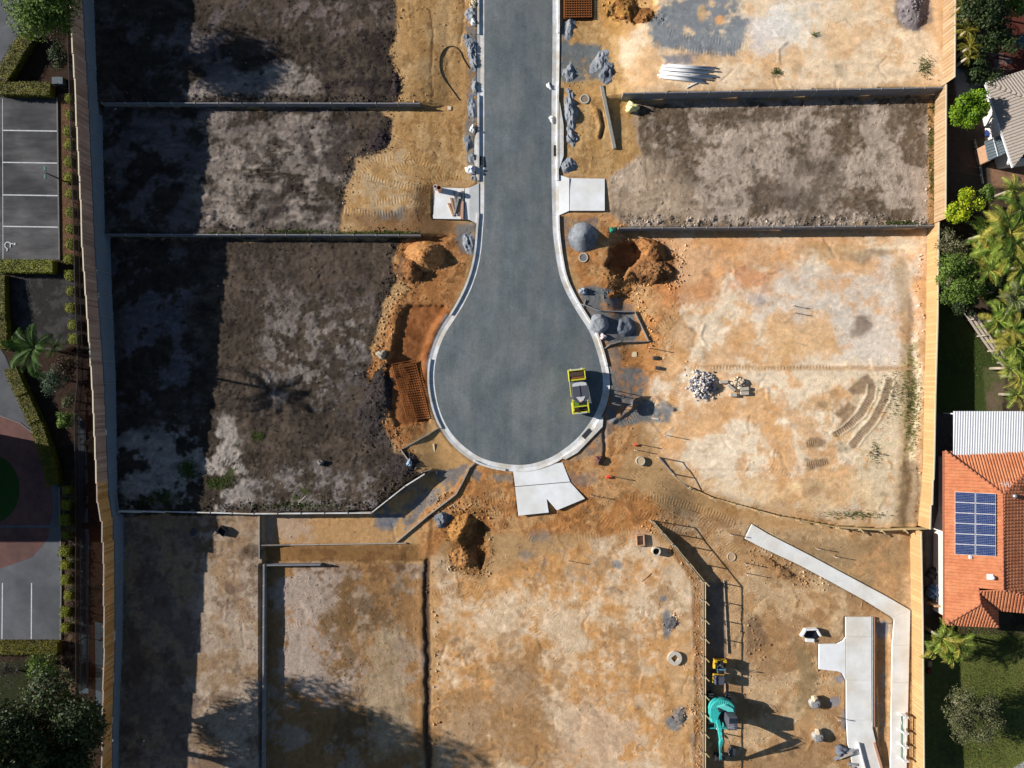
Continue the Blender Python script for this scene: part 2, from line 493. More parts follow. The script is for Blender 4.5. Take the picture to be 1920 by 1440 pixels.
def tracks(pts, w, period=5.5, soft=1.5, al=1.0, rag=1.5, rut=.0):
    """tread ribs across a path"""
    xs_ = [p[0] for p in pts]; ys_ = [p[1] for p in pts]
    s_ = sl(min(xs_) - w, min(ys_) - w, max(xs_) + w, max(ys_) + w, 4)
    x = PX[s_] + WA[s_] * rag; y = PY[s_] + WB[s_] * rag
    best = np.full(x.shape, 1e9); uu = np.zeros(x.shape); acc = 0
    for i in range(len(pts) - 1):
        x0, y0 = pts[i]; x1, y1 = pts[i + 1]; L = math.hypot(x1 - x0, y1 - y0)
        t = np.clip(((x - x0) * (x1 - x0) + (y - y0) * (y1 - y0)) / L / L, 0, 1)
        d = np.hypot(x - x0 - t * (x1 - x0), y - y0 - t * (y1 - y0))
        k = d < best; best = np.where(k, d, best); uu = np.where(k, acc + t * L, uu); acc += L
    m = (1 - sstep(w / 2 - soft, w / 2 + soft, best)) * al
    on = m > TRK[s_][..., 1]
    TRK[s_] = np.where((m > .02)[..., None] & on[..., None], np.stack([uu / period, m, m * 0], -1), TRK[s_])
    if rut: REL[s_] -= m * rut
def arc(cx, cy, r, a0, a1, n=10, ry=None):
    ry = r if ry is None else ry
    return [(cx + r * math.cos(R(a0 + (a1 - a0) * i / n)), cy + ry * math.sin(R(a0 + (a1 - a0) * i / n))) for i in range(n + 1)]

def smooth_pts(p, it=2):
    for _ in range(it):
        q = [p[0]]
        for a, b in zip(p[:-1], p[1:]): q += [(a[0] * .75 + b[0] * .25, a[1] * .75 + b[1] * .25), (a[0] * .25 + b[0] * .75, a[1] * .25 + b[1] * .75)]
        p = q + [p[-1]]
    return p
aniso0 = fbm(PX * .3, PY * 1.5, 14, 4, 47, .7)
# ---- base colours
COLR[:] = alb((196, 158, 112))
full = (slice(0, ny), slice(0, nx))
def mfull(v): return full, v
paint(mfull(sstep(-.2, .9, N1)), (178, 137, 90)); paint(mfull(sstep(.1, 1.0, N1b)), (205, 168, 124), .8)
# lots ------------------------------------------------------------
L1p = [(150, -80), (738, -80), (745, 60), (728, 100), (742, 150), (735, 197), (150, 197)]
L2p = [(150, 200), (700, 203), (735, 225), (728, 262), (712, 285), (668, 296), (655, 330), (640, 378), (640, 446), (150, 446)]
L3p = [(150, 447), (765, 450), (738, 480), (745, 520), (725, 560), (712, 600), (695, 660), (700, 720), (712, 790), (740, 850), (790, 893), (790, 896), (765, 909), (706, 962), (150, 968)]
for pl in (L1p, L2p, L3p):
    paint(m_poly(pl, 3, 7), (76, 66, 57))
    mottle(m_poly(pl, 3, 7), (104, 91, 80), N1b, .1, .8, .75)
    mottle(m_poly(pl, 3, 7), (54, 46, 40), N2, .15, .4, .7)
    rough(m_poly(pl, 3, 7), 2.1)
    raise_(m_poly(pl, 5, 7), .035, N3); raise_(m_poly(pl, 5, 7), .03, N2)
pale = (164, 152, 143)
hs = fbm(PX * .35, PY * 1.6, 30, 5, 41)      # horizontal streaks
vs_ = fbm(PX * 1.6, PY * .35, 30, 5, 45)
mottle(m_poly([(340, 150), (600, 115), (610, 165), (560, 180), (350, 182)], 8, 14), pale, N1b, -.25, .4, .95)
mottle(m_poly([(520, 0), (740, 0), (740, 50), (620, 70), (520, 40)], 10, 14), (125, 112, 108), N2, .1, .3, .8)
mottle(m_poly([(200, 20), (500, 20), (500, 170), (200, 180)], 20, 20), (110, 102, 104), N1b, 0.1, .4, .8)  # cool cast of the shade on this side mixed into the soil
mottle(m_poly([(370, 210), (640, 205), (650, 430), (370, 430)], 20, 20), pale, N1b, -.05, .7, .8); mottle(m_poly([(380, 240), (600, 230), (600, 430), (380, 430)], 20, 20), (170, 158, 148), aniso0, .25, .5, .6)
mottle(m_poly([(370, 210), (650, 205), (650, 250), (370, 250)], 10, 10), (140, 128, 124), hs, 0, .3, .8)
mottle(m_poly([(200, 205), (380, 205), (370, 430), (200, 430)], 15, 20), (120, 112, 114), N1b, 0.0, .4, .8)  # shade tint painted where the fence shadow lies
mottle(m_poly([(470, 420), (760, 400), (700, 240), (560, 240)], 20, 20), (60, 50, 47), N1c, .1, .3, .8)
mottle(m_poly([(480, 540), (700, 560), (700, 740), (480, 760)], 20, 20), (152, 142, 136), N2, .12, .3, .75)
mottle(m_poly([(420, 460), (700, 460), (700, 600), (420, 600)], 20, 20), (105, 92, 86), N2, .2, .3, .6)
mottle(m_poly([(330, 800), (440, 790), (470, 950), (220, 955), (220, 820)], 14, 20), (178, 168, 160), N1b, -.1, .3, .95)
mottle(m_poly([(440, 880), (720, 880), (700, 955), (440, 955)], 14, 20), (150, 140, 136), N2, .1, .3, .8)
mottle(m_poly([(590, 60), (742, 60), (742, 185), (590, 185)], 14, 20), (52, 44, 44), N2, 0.0, .3, .7)
mottle(m_poly([(620, 650), (760, 700), (790, 890), (640, 800)], 16, 20), (86, 78, 76), N2, 0.0, .3, .8)
mottle(m_poly([(220, 480), (360, 480), (360, 760), (220, 760)], 20, 20), (120, 115, 122), N1b, .15, .3, .8)  # fence shadow made bluer through the soil colour
for (a, b, c, d) in ((352, 880, 22, 16), (410, 905, 26, 12), (560, 925, 20, 10), (300, 930, 20, 12), (484, 818, 14, 8), (430, 885, 14, 8), (100, 100, 1, 1)):
    mottle(m_ell(a, b, c, d, 0, .4, 12), (72, 84, 38), N3, -.1, .4, .8)
# L4
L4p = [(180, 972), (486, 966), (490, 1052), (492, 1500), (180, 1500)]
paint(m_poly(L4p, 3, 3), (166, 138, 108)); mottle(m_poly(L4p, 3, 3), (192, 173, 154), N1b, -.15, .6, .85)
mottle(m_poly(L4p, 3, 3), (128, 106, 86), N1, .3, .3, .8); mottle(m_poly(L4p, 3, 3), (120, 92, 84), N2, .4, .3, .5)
mottle(m_poly([(222, 968), (375, 968), (360, 1440), (215, 1440)], 15, 20), (104, 84, 74), N1b, -.1, .5, .7)  # fence shade on the left side put into the soil colour
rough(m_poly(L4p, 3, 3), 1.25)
mottle(m_poly([(360, 970), (440, 970), (400, 1060), (360, 1080)], 12, 12), (120, 95, 68), N2, -.1, .3, .8)
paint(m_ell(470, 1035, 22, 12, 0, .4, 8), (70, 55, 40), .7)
# L5
L5p = [(498, 1058), (800, 1056), (806, 1500), (496, 1500)]
paint(m_poly(L5p, 3, 3), (166, 126, 84)); mottle(m_poly(L5p, 3, 3), (176, 158, 140), N1b, .2, .3, .7)
mottle(m_poly([(520, 1060), (635, 1060), (625, 1180), (700, 1290), (640, 1340), (525, 1310)], 14, 16), (186, 168, 154), N1b, -.45, .4, .9)
mottle(m_poly([(690, 1160), (770, 1180), (790, 1400), (700, 1420), (680, 1300)], 16, 16), (183, 160, 130), N1, -.3, .4, .85)
mottle(m_poly([(600, 1080), (760, 1080), (740, 1180), (640, 1190)], 14, 16), (116, 90, 62), N2, -.1, .4, .8)
mottle(m_poly([(600, 1150), (690, 1160), (700, 1420), (620, 1400)], 14, 16), (124, 97, 66), N2, 0, .4, .8)
rough(m_poly(L5p, 3, 3), 1.3)
# L5a between beams
P5a = [(494, 968), (700, 965), (760, 985), (745, 1016), (494, 1020)]
paint(m_poly(P5a, 3, 3), (198, 156, 108)); mottle(m_poly([(494, 968), (590, 968), (590, 1020), (494, 1020)], 8, 6), (190, 164, 142), N2, -.2, .4, .8)
paint(m_poly([(494, 1024), (790, 1020), (800, 1052), (500, 1054)], 3, 3), (150, 112, 70)); 
mottle(m_poly([(560, 1030), (780, 1025), (790, 1075), (560, 1075)], 5, 5), (112, 78, 48), N2, 0, .3, .7)
# L6
L6p = [(812, 1040), (900, 1090), (1000, 1040), (1200, 985), (1316, 1090), (1316, 1500), (812, 1500)]
paint(m_poly(L6p, 14, 12), (210, 156, 98)); mottle(m_poly(L6p, 14, 12), (223, 195, 160), N1, -.02, .75, .9); mottle(m_poly(L6p, 14, 12), (226, 204, 176), N2, .25, .5, .5)
mottle(m_poly(L6p, 14, 12), (168, 126, 82), N1b, .35, .3, .65)
mottle(m_poly([(820, 1200), (1020, 1240), (1060, 1440), (820, 1440)], 20, 20), (160, 124, 86), N1c, .0, .3, .75)
mottle(m_poly([(1060, 1320), (1230, 1300), (1290, 1440), (1060, 1440)], 20, 20), (212, 180, 148), N1b, -.2, .3, .8)
paint(m_poly([(1225, 1200), (1300, 1180), (1300, 1440), (1240, 1440)], 10, 10), (205, 152, 92), .6)
mottle(m_poly([(960, 980), (1120, 980), (1120, 1100), (960, 1080)], 14, 14), (150, 120, 90), N2, .2, .3, .5)
rough(m_poly(L6p, 14, 12), 1.2)
# stained spots L6
for (a, b, c, d, al) in ((1158, 1058, 10, 7, .8), (1244, 1125, 6, 5, .9), (1247, 1152, 6, 9, .7), (1250, 1172, 26, 9, .9), (1200, 1012, 16, 12, .4), (1000, 995, 18, 9, .7), (985, 1040, 14, 10, .5), (1262, 1358, 14, 10, .9), (1276, 1340, 16, 12, .6), (1300, 1385, 10, 10, .5), (1019, 1000, 16, 16, .5)):
    paint(m_ell(a, b, c, d, rnd.random() * 90, .4, 6), (124, 128, 130), al)
# L7
L7p = [(1320, 1085), (1240, 985), (1260, 950), (1440, 990), (1720, 995), (1712, 1500), (1320, 1500)]
paint(m_poly(L7p, 8, 8), (186, 146, 102)); mottle(m_poly(L7p, 8, 8), (198, 168, 130), N1b, 0, .35, .8)
mottle(m_poly(L7p, 8, 8), (150, 112, 74), N1, .2, .3, .7)
mottle(m_poly([(1440, 1000), (1700, 1010), (1700, 1130), (1560, 1100)], 14, 14), (156, 128, 92), N1b, -.3, .4, .8)
paint(m_poly([(1480, 1200), (1530, 1230), (1530, 1330), (1490, 1340), (1500, 1270)], 8, 10), (140, 118, 84), .75)
paint(m_poly([(1375, 1160), (1425, 1150), (1440, 1210), (1400, 1235), (1370, 1220)], 6, 8), (130, 102, 74), .85)
paint(m_poly([(1385, 1020), (1470, 1050), (1530, 1095), (1500, 1105), (1400, 1060)], 6, 8), (174, 138, 96), .8)
paint(m_poly([(1358, 1085), (1366, 1235), (1400, 1240), (1395, 1100)], 5, 3), (196, 160, 118), .8)
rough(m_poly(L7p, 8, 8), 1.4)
paint(m_poly([(1321, 1095), (1358, 1092), (1362, 1260), (1330, 1300), (1321, 1500)], 3, 2), (120, 110, 100), .8)  # wall's shadow strip also darkened in the soil colour
for (a, b, c, d, al) in ((1655, 1182, 14, 18, 1), (1578, 1272, 10, 8, .8), (1564, 1316, 10, 9, .8), (1583, 1350, 5, 16, .8), (1650, 1320, 9, 14, .5)):
    paint(m_ell(a, b, c, d, 0, .3, 4), (140, 140, 146), al)
paint(m_poly([(1642, 1205), (1672, 1210), (1668, 1440), (1650, 1440)], 3, 2), (176, 136, 94), .9); raise_(m_poly([(1642, 1168), (1671, 1170), (1669, 1440), (1652, 1440)], 2, 2), -.32); mottle(m_poly([(1650, 1250), (1664, 1250), (1662, 1380), (1652, 1380)], 3, 3), (150, 146, 140), N3, 0, .4, .7)
# R1
R1p = [(1120, -80), (1768, -80), (1767, 160), (1168, 172), (1140, 100)]
paint(m_poly(R1p, 12, 12), (219, 182, 140)); mottle(m_poly(R1p, 12, 12), (228, 202, 168), N1, -.2, .4, .85)
mottle(m_poly(R1p, 12, 12), (205, 158, 108), N1b, .3, .35, .6)
paint(m_poly([(1390, 40), (1460, 20), (1500, 60), (1430, 100)], 16, 14), (212, 204, 200), .7)
mottle(m_poly([(1220, 0), (1370, -10), (1405, 60), (1380, 100), (1300, 105), (1230, 80), (1222, 30)], 8, 14), (122, 128, 132), N1b, -.6, .5, .95)
paint(m_ell(1316, 25, 9, 16, 0, .3, 4), (204, 166, 118), .8); paint(m_ell(1349, 38, 10, 9, 0, .2, 3), (222, 165, 112), .9)
paint(m_poly([(1240, 105), (1300, 105), (1296, 122), (1250, 124)], 5, 6), (118, 122, 132), .8)
mottle(m_poly([(1440, 0), (1560, 0), (1530, 90), (1440, 110)], 14, 14), (220, 214, 200), N1b, -.2, .4, .6)
rough(m_poly(R1p, 12, 12), .8)
# R2
R2p = [(1200, 192), (1750, 182), (1750, 424), (1150, 428), (1145, 320), (1200, 290)]
R2c = m_poly(R2p, 4, 8)
paint(m_poly([(1160, 192), (1750, 182), (1750, 424), (1150, 428), (1140, 290)], 8, 8), (185, 160, 135))
paint(R2c, (122, 104, 86)); mottle(R2c, (196, 178, 162), N1, -.15, .3, .95)
mottle(R2c, (96, 82, 66), N1b, .35, .3, .7); mottle(R2c, (176, 160, 144), N3, .2, .3, .35)
mottle(m_poly([(1200, 200), (1500, 195), (1480, 225), (1210, 235)], 10, 12), (100, 84, 68), N2, -.3, .4, .8)
paint(m_poly([(1400, 345), (1440, 335), (1500, 350), (1500, 370), (1560, 385), (1420, 400)], 8, 14), (106, 92, 80), .6)
paint(m_poly([(1510, 295), (1580, 290), (1585, 320), (1520, 330)], 8, 14), (104, 90, 78), .7)
paint(m_poly([(1150, 300), (1250, 300), (1320, 380), (1300, 410), (1150, 410)], 20, 20), (206, 182, 156), .65)
paint(m_poly([(1740, 190), (1752, 190), (1751, 420), (1738, 420)], 3, 4), (190, 146, 88), .8)
rough(R2c, 1.7); raise_(R2c, .015, N3)
rough(m_poly([(1160, 405), (1750, 405), (1750, 428), (1160, 428)], 5, 3), 3); raise_(m_poly([(1160, 405), (1750, 405), (1750, 428), (1160, 428)], 5, 3), .05, N3)
# R3
R3p = [(1160, 440), (1738, 436), (1727, 984), (1640, 986), (1560, 980), (1440, 955), (1330, 925), (1290, 890), (1230, 850), (1200, 700), (1180, 600)]
R3c = m_poly(R3p, 14, 14)
paint(R3c, (216, 170, 122)); mottle(R3c, (230, 208, 178), N1, -.15, .5, .92)
mottle(R3c, (204, 152, 98), N1b, .25, .35, .65)
mottle(m_poly([(1440, 500), (1720, 480), (1730, 680), (1580, 680), (1420, 590)], 20, 24), (206, 194, 180), N1, -.3, 1.1, .75)
mottle(m_poly([(1600, 700), (1725, 700), (1722, 980), (1600, 980)], 20, 20), (214, 196, 164), N2, -.4, .4, .8)
mottle(m_poly([(1310, 900), (1640, 900), (1640, 975), (1450, 955)], 10, 12), (222, 188, 142), N2, -.2, .4, .6)
paint(m_poly([(1440, 590), (1560, 590), (1570, 660), (1440, 685)], 14, 18), (216, 170, 118), .8)
paint(m_poly([(1180, 445), (1560, 440), (1600, 460), (1420, 500), (1300, 560), (1250, 540)], 14, 22), (206, 150, 98), .75)
mottle(m_poly([(1360, 500), (1450, 500), (1440, 540), (1370, 545)], 10, 14), (190, 118, 82), N2, -.2, .4, .5)
paint(m_ell(1630, 476, 46, 10, -5, .4, 10), (150, 122, 92), .7); paint(m_ell(1560, 470, 60, 12, 0, .5, 10), (180, 146, 100), .5)
paint(m_ell(1614, 610, 16, 20, 20, .4, 10), (126, 106, 92), .8)
paint(m_ell(1420, 555, 30, 12, 0, .5, 10), (190, 182, 178), .5)
dk = (134, 108, 84)
paint(m_poly([(1600, 720), (1625, 700), (1640, 715), (1625, 740), (1600, 745), (1590, 730)], 3, 6), dk, .85)
paint(m_poly([(1562, 770), (1590, 755), (1605, 765), (1600, 790), (1575, 812), (1562, 808), (1578, 785)], 3, 6), dk, .85)
paint(m_ell(1542, 757, 10, 6, 10, .3, 5), dk, .8)
paint(m_poly([(1508, 832), (1530, 817), (1550, 825), (1545, 838), (1512, 842)], 3, 5), dk, .85)
paint(m_poly([(1512, 862), (1550, 860), (1555, 872), (1515, 882)], 3, 5), dk, .85)
paint(m_ell(1525, 915, 18, 20, 0, .5, 8), (170, 140, 106), .6)
for pth in ([(1635, 725), (1632, 745), (1615, 775), (1590, 800), (1568, 812)], [(1668, 715), (1658, 750), (1640, 785), (1615, 815), (1600, 835)]):
    paint(m_line(pth, 13, 1.5, 2), (142, 116, 92), .85); tracks(pth, 12, 4.6)
    for o_ in (-9, 9):
        q = [(a + o_, b + o_ * .3) for a, b in pth]; paint(m_line(q, 3, 1, 2), (228, 208, 176), .7); raise_(m_line(q, 3.5, 1.5, 2), .05)
paint(m_line([(1690, 500), (1700, 600), (1702, 720), (1698, 860), (1688, 985)], 26, 6, 6), (160, 130, 88), .55)
mottle(m_poly([(1690, 640), (1728, 640), (1722, 860), (1695, 860)], 6, 8), (112, 112, 58), N3, 0, .4, .7)
paint(m_poly([(1688, 870), (1705, 860), (1726, 870), (1724, 985), (1684, 985)], 5, 5), (110, 90, 66), .75)
raise_(m_line([(1712, 560), (1712, 700), (1708, 860), (1702, 985)], 14, 7, 6), -.10)
paint(m_line([(1300, 687), (1500, 690), (1700, 690)], 10, 3, 3), (196, 156, 112), .7); raise_(m_line([(1300, 684), (1500, 687), (1700, 686)], 4, 2, 3), .08)
tracks([(1300, 690), (1450, 690), (1560, 688)], 7, 6, al=.8)
mottle(m_poly([(1500, 690), (1700, 690), (1700, 985), (1500, 970)], 20, 20), (170, 150, 110), N3, .45, .2, .5)
rough(R3c, .8)
# verges by the road
Vl = m_poly([(745, -80), (900, -80), (905, 340), (815, 345), (800, 430), (640, 430), (660, 330), (740, 260)], 6, 6)
paint(Vl, (196, 154, 102)); mottle(Vl, (210, 174, 126), N1, 0, .35, .8); mottle(Vl, (146, 108, 66), N2, .25, .3, .65)
rough(Vl, 1.3)
mottle(m_poly([(660, 300), (760, 280), (800, 400), (760, 425), (650, 425)], 10, 14), (202, 176, 140), N2, -.1, .35, .7)
paint(m_poly([(640, 405), (800, 395), (870, 420), (860, 445), (700, 440)], 8, 10), (128, 92, 62), .7)
paint(m_poly([(775, 345), (808, 345), (806, 410), (780, 410)], 8, 8), (92, 66, 44), .7)
Vr = m_poly([(1052, -80), (1180, -80), (1160, 120), (1200, 290), (1140, 330), (1050, 325)], 6, 6)
paint(Vr, (202, 158, 102)); mottle(Vr, (214, 176, 124), N1b, 0, .35, .7); mottle(Vr, (152, 112, 66), N2, .2, .3, .6); rough(Vr, 1.2)
paint(m_poly([(1120, -80), (1240, -80), (1230, 30), (1180, 70), (1130, 50)], 8, 10), (196, 145, 80), .8)
Vm = m_poly([(1045, 405), (1150, 405), (1260, 480), (1280, 560), (1200, 800), (1150, 900), (1290, 980), (1200, 1000), (1100, 1000), (860, 1000), (800, 1050), (760, 960), (880, 870), (1040, 870), (1130, 760), (1110, 600)], 10, 8)
paint(Vm, (208, 146, 88)); mottle(Vm, (216, 174, 124), N1b, 0, .35, .7); mottle(Vm, (150, 104, 62), N2, .15, .35, .7); rough(Vm, 1.6); raise_(Vm, .03, N2)
Vc = m_poly([(755, 455), (880, 430), (870, 520), (838, 600), (810, 660), (800, 800), (780, 860), (740, 830), (705, 790), (690, 700), (720, 620), (740, 560), (770, 545), (740, 500)], 5, 8)
paint(Vc, (176, 122, 74)); mottle(Vc, (202, 150, 98), N2, 0, .3, .7); mottle(Vc, (116, 74, 42), N2, .35, .25, .7); rough(Vc, 2); raise_(Vc, .04, N2)
# pit with the rusty mesh: sunken bed
pit = [(748, 590), (765, 572), (832, 573), (845, 585), (815, 640), (800, 700), (806, 790), (745, 800), (728, 760), (722, 700), (735, 650)]
paint(m_poly(pit, 3, 3), (146, 90, 50), .95); mottle(m_poly(pit, 3, 3), (170, 112, 68), N2, .1, .3, .6)
raise_(m_poly(pit, 3, 3), -.26); rough(m_poly(pit, 3, 3), .8)
paint(m_line([(838, 595), (815, 640), (803, 690)], 9, 2, 3), (150, 148, 150), .8)
raise_(m_line([(742, 575), (736, 640), (724, 665), (735, 700)], 14, 5, 5), .12)
paint(m_poly([(762, 830), (815, 805), (880, 865), (812, 900), (800, 880)], 4, 4), (206, 162, 108), .95); rough(m_poly([(762, 830), (815, 805), (880, 865), (812, 900), (800, 880)], 4, 4), .6)
# beam bay (grey base gravel spread) between diagonal wall and beam
bay = [(706, 958), (760, 912), (806, 884), (880, 870), (860, 905), (745, 1012), (700, 985)]
paint(m_poly(bay, 3, 5), (200, 158, 108)); mottle(m_poly(bay, 3, 5), (136, 132, 130), N1b, -.25, .4, .9); rough(m_poly(bay, 3, 5), .8)
paint(m_poly([(700, 960), (760, 965), (735, 990), (712, 988)], 3, 4), (118, 122, 132), .9)
# trench between L5 and L6
tr = [(801, 1052), (800, 1140), (801, 1300), (804, 1500)]
paint(m_line(tr, 13, 3, 4), (92, 70, 54), .95); raise_(m_line(tr, 10, 2.5, 4), -.14); raise_(m_line([(a - 12, b) for a, b in tr], 8, 4, 2), .05)
paint(m_line([(800, 1050), (804, 1000), (810, 965)], 8, 3, 5), (120, 84, 50), .7)
# L6 edge bank beside W67
paint(m_line([(1262, 1030), (1305, 1088), (1308, 1200), (1308, 1440)], 14, 4, 3), (150, 104, 60), .7); raise_(m_line([(1260, 1030), (1303, 1090), (1306, 1200), (1306, 1500)], 9, 3, 4), -.06)
rough(m_line([(1262, 1030), (1305, 1088), (1308, 1200), (1308, 1440)], 14, 4, 3), 3)
# grey spills of base gravel
grey = (112, 120, 124)
for pl, al in (([(1052, 30), (1072, 35), (1066, 90), (1050, 95)], .9), ([(1048, 82), (1130, 82), (1143, 110), (1140, 155), (1120, 150), (1060, 155), (1048, 150)], .95),
               ([(1050, 412), (1118, 408), (1120, 440), (1062, 470), (1052, 440)], .6), ([(1088, 540), (1120, 535), (1150, 545), (1190, 570), (1215, 610), (1190, 640), (1140, 645), (1105, 600)], .92),
               ([(1143, 690), (1200, 690), (1222, 715), (1200, 745), (1270, 760), (1255, 785), (1160, 800), (1140, 790)], .88), ([(1115, 760), (1150, 770), (1155, 800), (1130, 850), (1060, 870), (1075, 860)], .55),
               ([(1140, 655), (1160, 650), (1160, 690), (1143, 690)], .6), ([(872, 50), (898, 50), (898, 95), (880, 150), (888, 210), (896, 320), (880, 330), (872, 240), (878, 140)], .75),
               ([(855, 418), (895, 420), (885, 470), (862, 475)], .8), ([(700, 395), (760, 390), (755, 415), (710, 412)], .6), ([(1180, 530), (1100, 545), (1120, 560), (1160, 560)], .5),
               ([(1060, 890), (1120, 880), (1125, 905), (1070, 910)], .5), ([(880, 880), (905, 885), (898, 905), (880, 900)], .8), ([(920, 885), (965, 890), (962, 905), (925, 900)], .7)):
    s_, m_ = m_poly(pl, 4, 7)
    m_ = m_ * sstep(-.9, .0, N2[s_]); paint((s_, m_), grey, al); rough((s_, m_), 1.1)
paint(m_poly([(1150, 565), (1205, 580), (1214, 640), (1196, 640), (1186, 580)], 2, 2), (196, 140, 82), .8)
for pth in ([(1190, 755), (1230, 748), (1262, 765)], [(1150, 790), (1180, 770), (1200, 752)]):
    raise_(m_line(pth, 8, 4, 3), .2)
# reddish stains on lot R3 edge & others
paint(m_poly([(1225, 545), (1330, 520), (1350, 560), (1240, 590)], 12, 14), (196, 132, 84), .6)
# dug earth around the pit hole NE of the bulb (relief in separate heaps), tracks of machines
raise_(m_poly([(1138, 500), (1160, 460), (1190, 448), (1205, 470), (1185, 500), (1160, 520)], 5, 8), -.75)
paint(m_poly([(1132, 500), (1160, 450), (1210, 442), (1262, 470), (1268, 525), (1200, 530), (1160, 525)], 8, 10), (142, 94, 56), .85)
raise_(m_poly([(1150, 22), (1170, -10), (1230, -10), (1228, 20), (1200, 45), (1180, 40)], 8, 8), -.35)
raise_(m_poly([(862, 1010), (880, 975), (905, 985), (915, 1030), (900, 1060), (880, 1040)], 5, 6), -.75)
paint(m_poly([(830, 960), (905, 945), (925, 1040), (890, 1080), (850, 1060)], 8, 10), (160, 114, 66), .8); rough(m_poly([(830, 960), (905, 945), (925, 1040), (890, 1080), (850, 1060)], 8, 10), 3)
raise_(m_line([(805, 20), (812, 60), (808, 120), (812, 180)], 3, 2, 5), -.035); paint(m_line([(805, 20), (812, 60), (808, 120), (812, 180)], 3, 1, 4), (92, 66, 42), .7)
raise_(m_line([(872, 0), (868, 50), (862, 85)], 3, 1.5, 4), -.08)
raise_(m_line([(1133, 800), (1135, 860)], 5, 2, 3), -.2)
raise_(m_line([(1117, 205), (1126, 235), (1122, 255)], 9, 4, 2), .14); raise_(m_line([(1128, 210), (1131, 235), (1126, 258)], 6, 3, 2), -.16)
paint(m_line([(1128, 210), (1132, 235), (1126, 258)], 5, 2, 2), (84, 58, 34), .7)
paint(m_poly([(1678, -20), (1745, -20), (1750, 40), (1725, 60), (1690, 55), (1674, 30)], 5, 5), (122, 110, 104), .8)
# tyre / track marks
T = tracks
T([(655, 330), (700, 335), (760, 350), (860, 360)], 14); T([(655, 345), (700, 300), (740, 296)], 12); T([(740, 320), (780, 300), (830, 320)], 14)
T([(700, 380), (760, 372), (800, 390)], 14); T([(720, 260), (745, 285), (780, 310)], 12); T([(790, 240), (800, 300), (790, 330)], 12, al=.7)
T([(850, 100), (860, 180), (855, 260)], 12, al=.6); T([(870, 330), (830, 330), (800, 345)], 12); T([(640, 395), (700, 400), (770, 398)], 14)
T([(640, 50), (700, 52), (735, 50)], 12, al=.7); T([(480, 330), (560, 325), (640, 335)], 14, al=.5); T([(640, 110), (690, 125), (735, 122)], 12, al=.7)
T(arc(1215, 800, 48, 200, 290), 16, 5); T([(1165, 795), (1190, 775), (1215, 762), (1240, 752)], 18, 5.2); T([(1150, 570), (1165, 600), (1178, 628)], 9, 4.2); T([(1160, 566), (1176, 596), (1186, 622)], 9, 4.2)
T(arc(1265, 640, 42, 120, 260), 14, 5.5, al=.8); T([(1240, 620), (1262, 650), (1262, 700)], 12, al=.7); T([(1200, 960), (1240, 985), (1300, 1010), (1360, 1060)], 18, 5.5)
T([(1180, 930), (1250, 935), (1330, 960), (1380, 985)], 16, 5.5); T([(1300, 960), (1350, 1000), (1400, 1060), (1420, 1120)], 14, al=.8)
T([(900, 930), (960, 940), (1050, 960)], 16, al=.8); T([(930, 960), (935, 1000), (925, 1060)], 14, al=.6); T([(885, 940), (950, 935)], 12); T([(905, 960), (960, 962)], 12, al=.8)
T([(995, 1150), (1000, 1170), (1010, 1190)], 14); T([(1030, 1140), (1045, 1160)], 14); T([(800, 1120), (860, 1100), (900, 1120)], 14, al=.5)
T([(870, 1100), (890, 1130), (895, 1160)], 14, al=.7); T([(340, 860), (400, 855), (460, 880)], 16, 5.5); T([(430, 850), (480, 880), (560, 900)], 14, al=.7); T([(600, 930), (680, 925)], 12, al=.7)
T([(500, 905), (600, 880), (680, 840)], 14, al=.5); T([(1230, 470), (1300, 460)], 12, al=.5); T([(1530, 832), (1514, 834)], 12, 4); T([(1513, 872), (1553, 866)], 12, 4)
T([(1250, 60), (1330, 75), (1400, 85)], 14, al=.5); T([(1265, 90), (1340, 100), (1385, 98)], 12, al=.5); T([(1100, 230), (1095, 300)], 14, al=.6)
T([(1440, 870), (1490, 900), (1500, 960)], 14, al=.4); T([(1100, 950), (1150, 990), (1180, 1040)], 16, al=.7); T([(720, 820), (735, 826)], 12, al=.9); T([(1080, 1010), (1150, 1000), (1220, 985)], 16, al=.6)
T([(1400, 1060), (1420, 1130), (1425, 1200)], 14, al=.5); T([(1280, 1000), (1340, 1050), (1370, 1120)], 12, al=.5); T([(530, 1180), (600, 1160), (660, 1100)], 12, al=.5); T([(560, 1310), (700, 1230), (760, 1150)], 12, al=.5)
T([(400, 1120), (395, 1250), (380, 1400)], 12, al=.4); T([(1230, 850), (1180, 900), (1150, 960)], 16, al=.7); T([(1250, 830), (1210, 880), (1170, 930)], 12, al=.6)
T([(960, 985), (1000, 1010), (1020, 1060)], 14, al=.6)
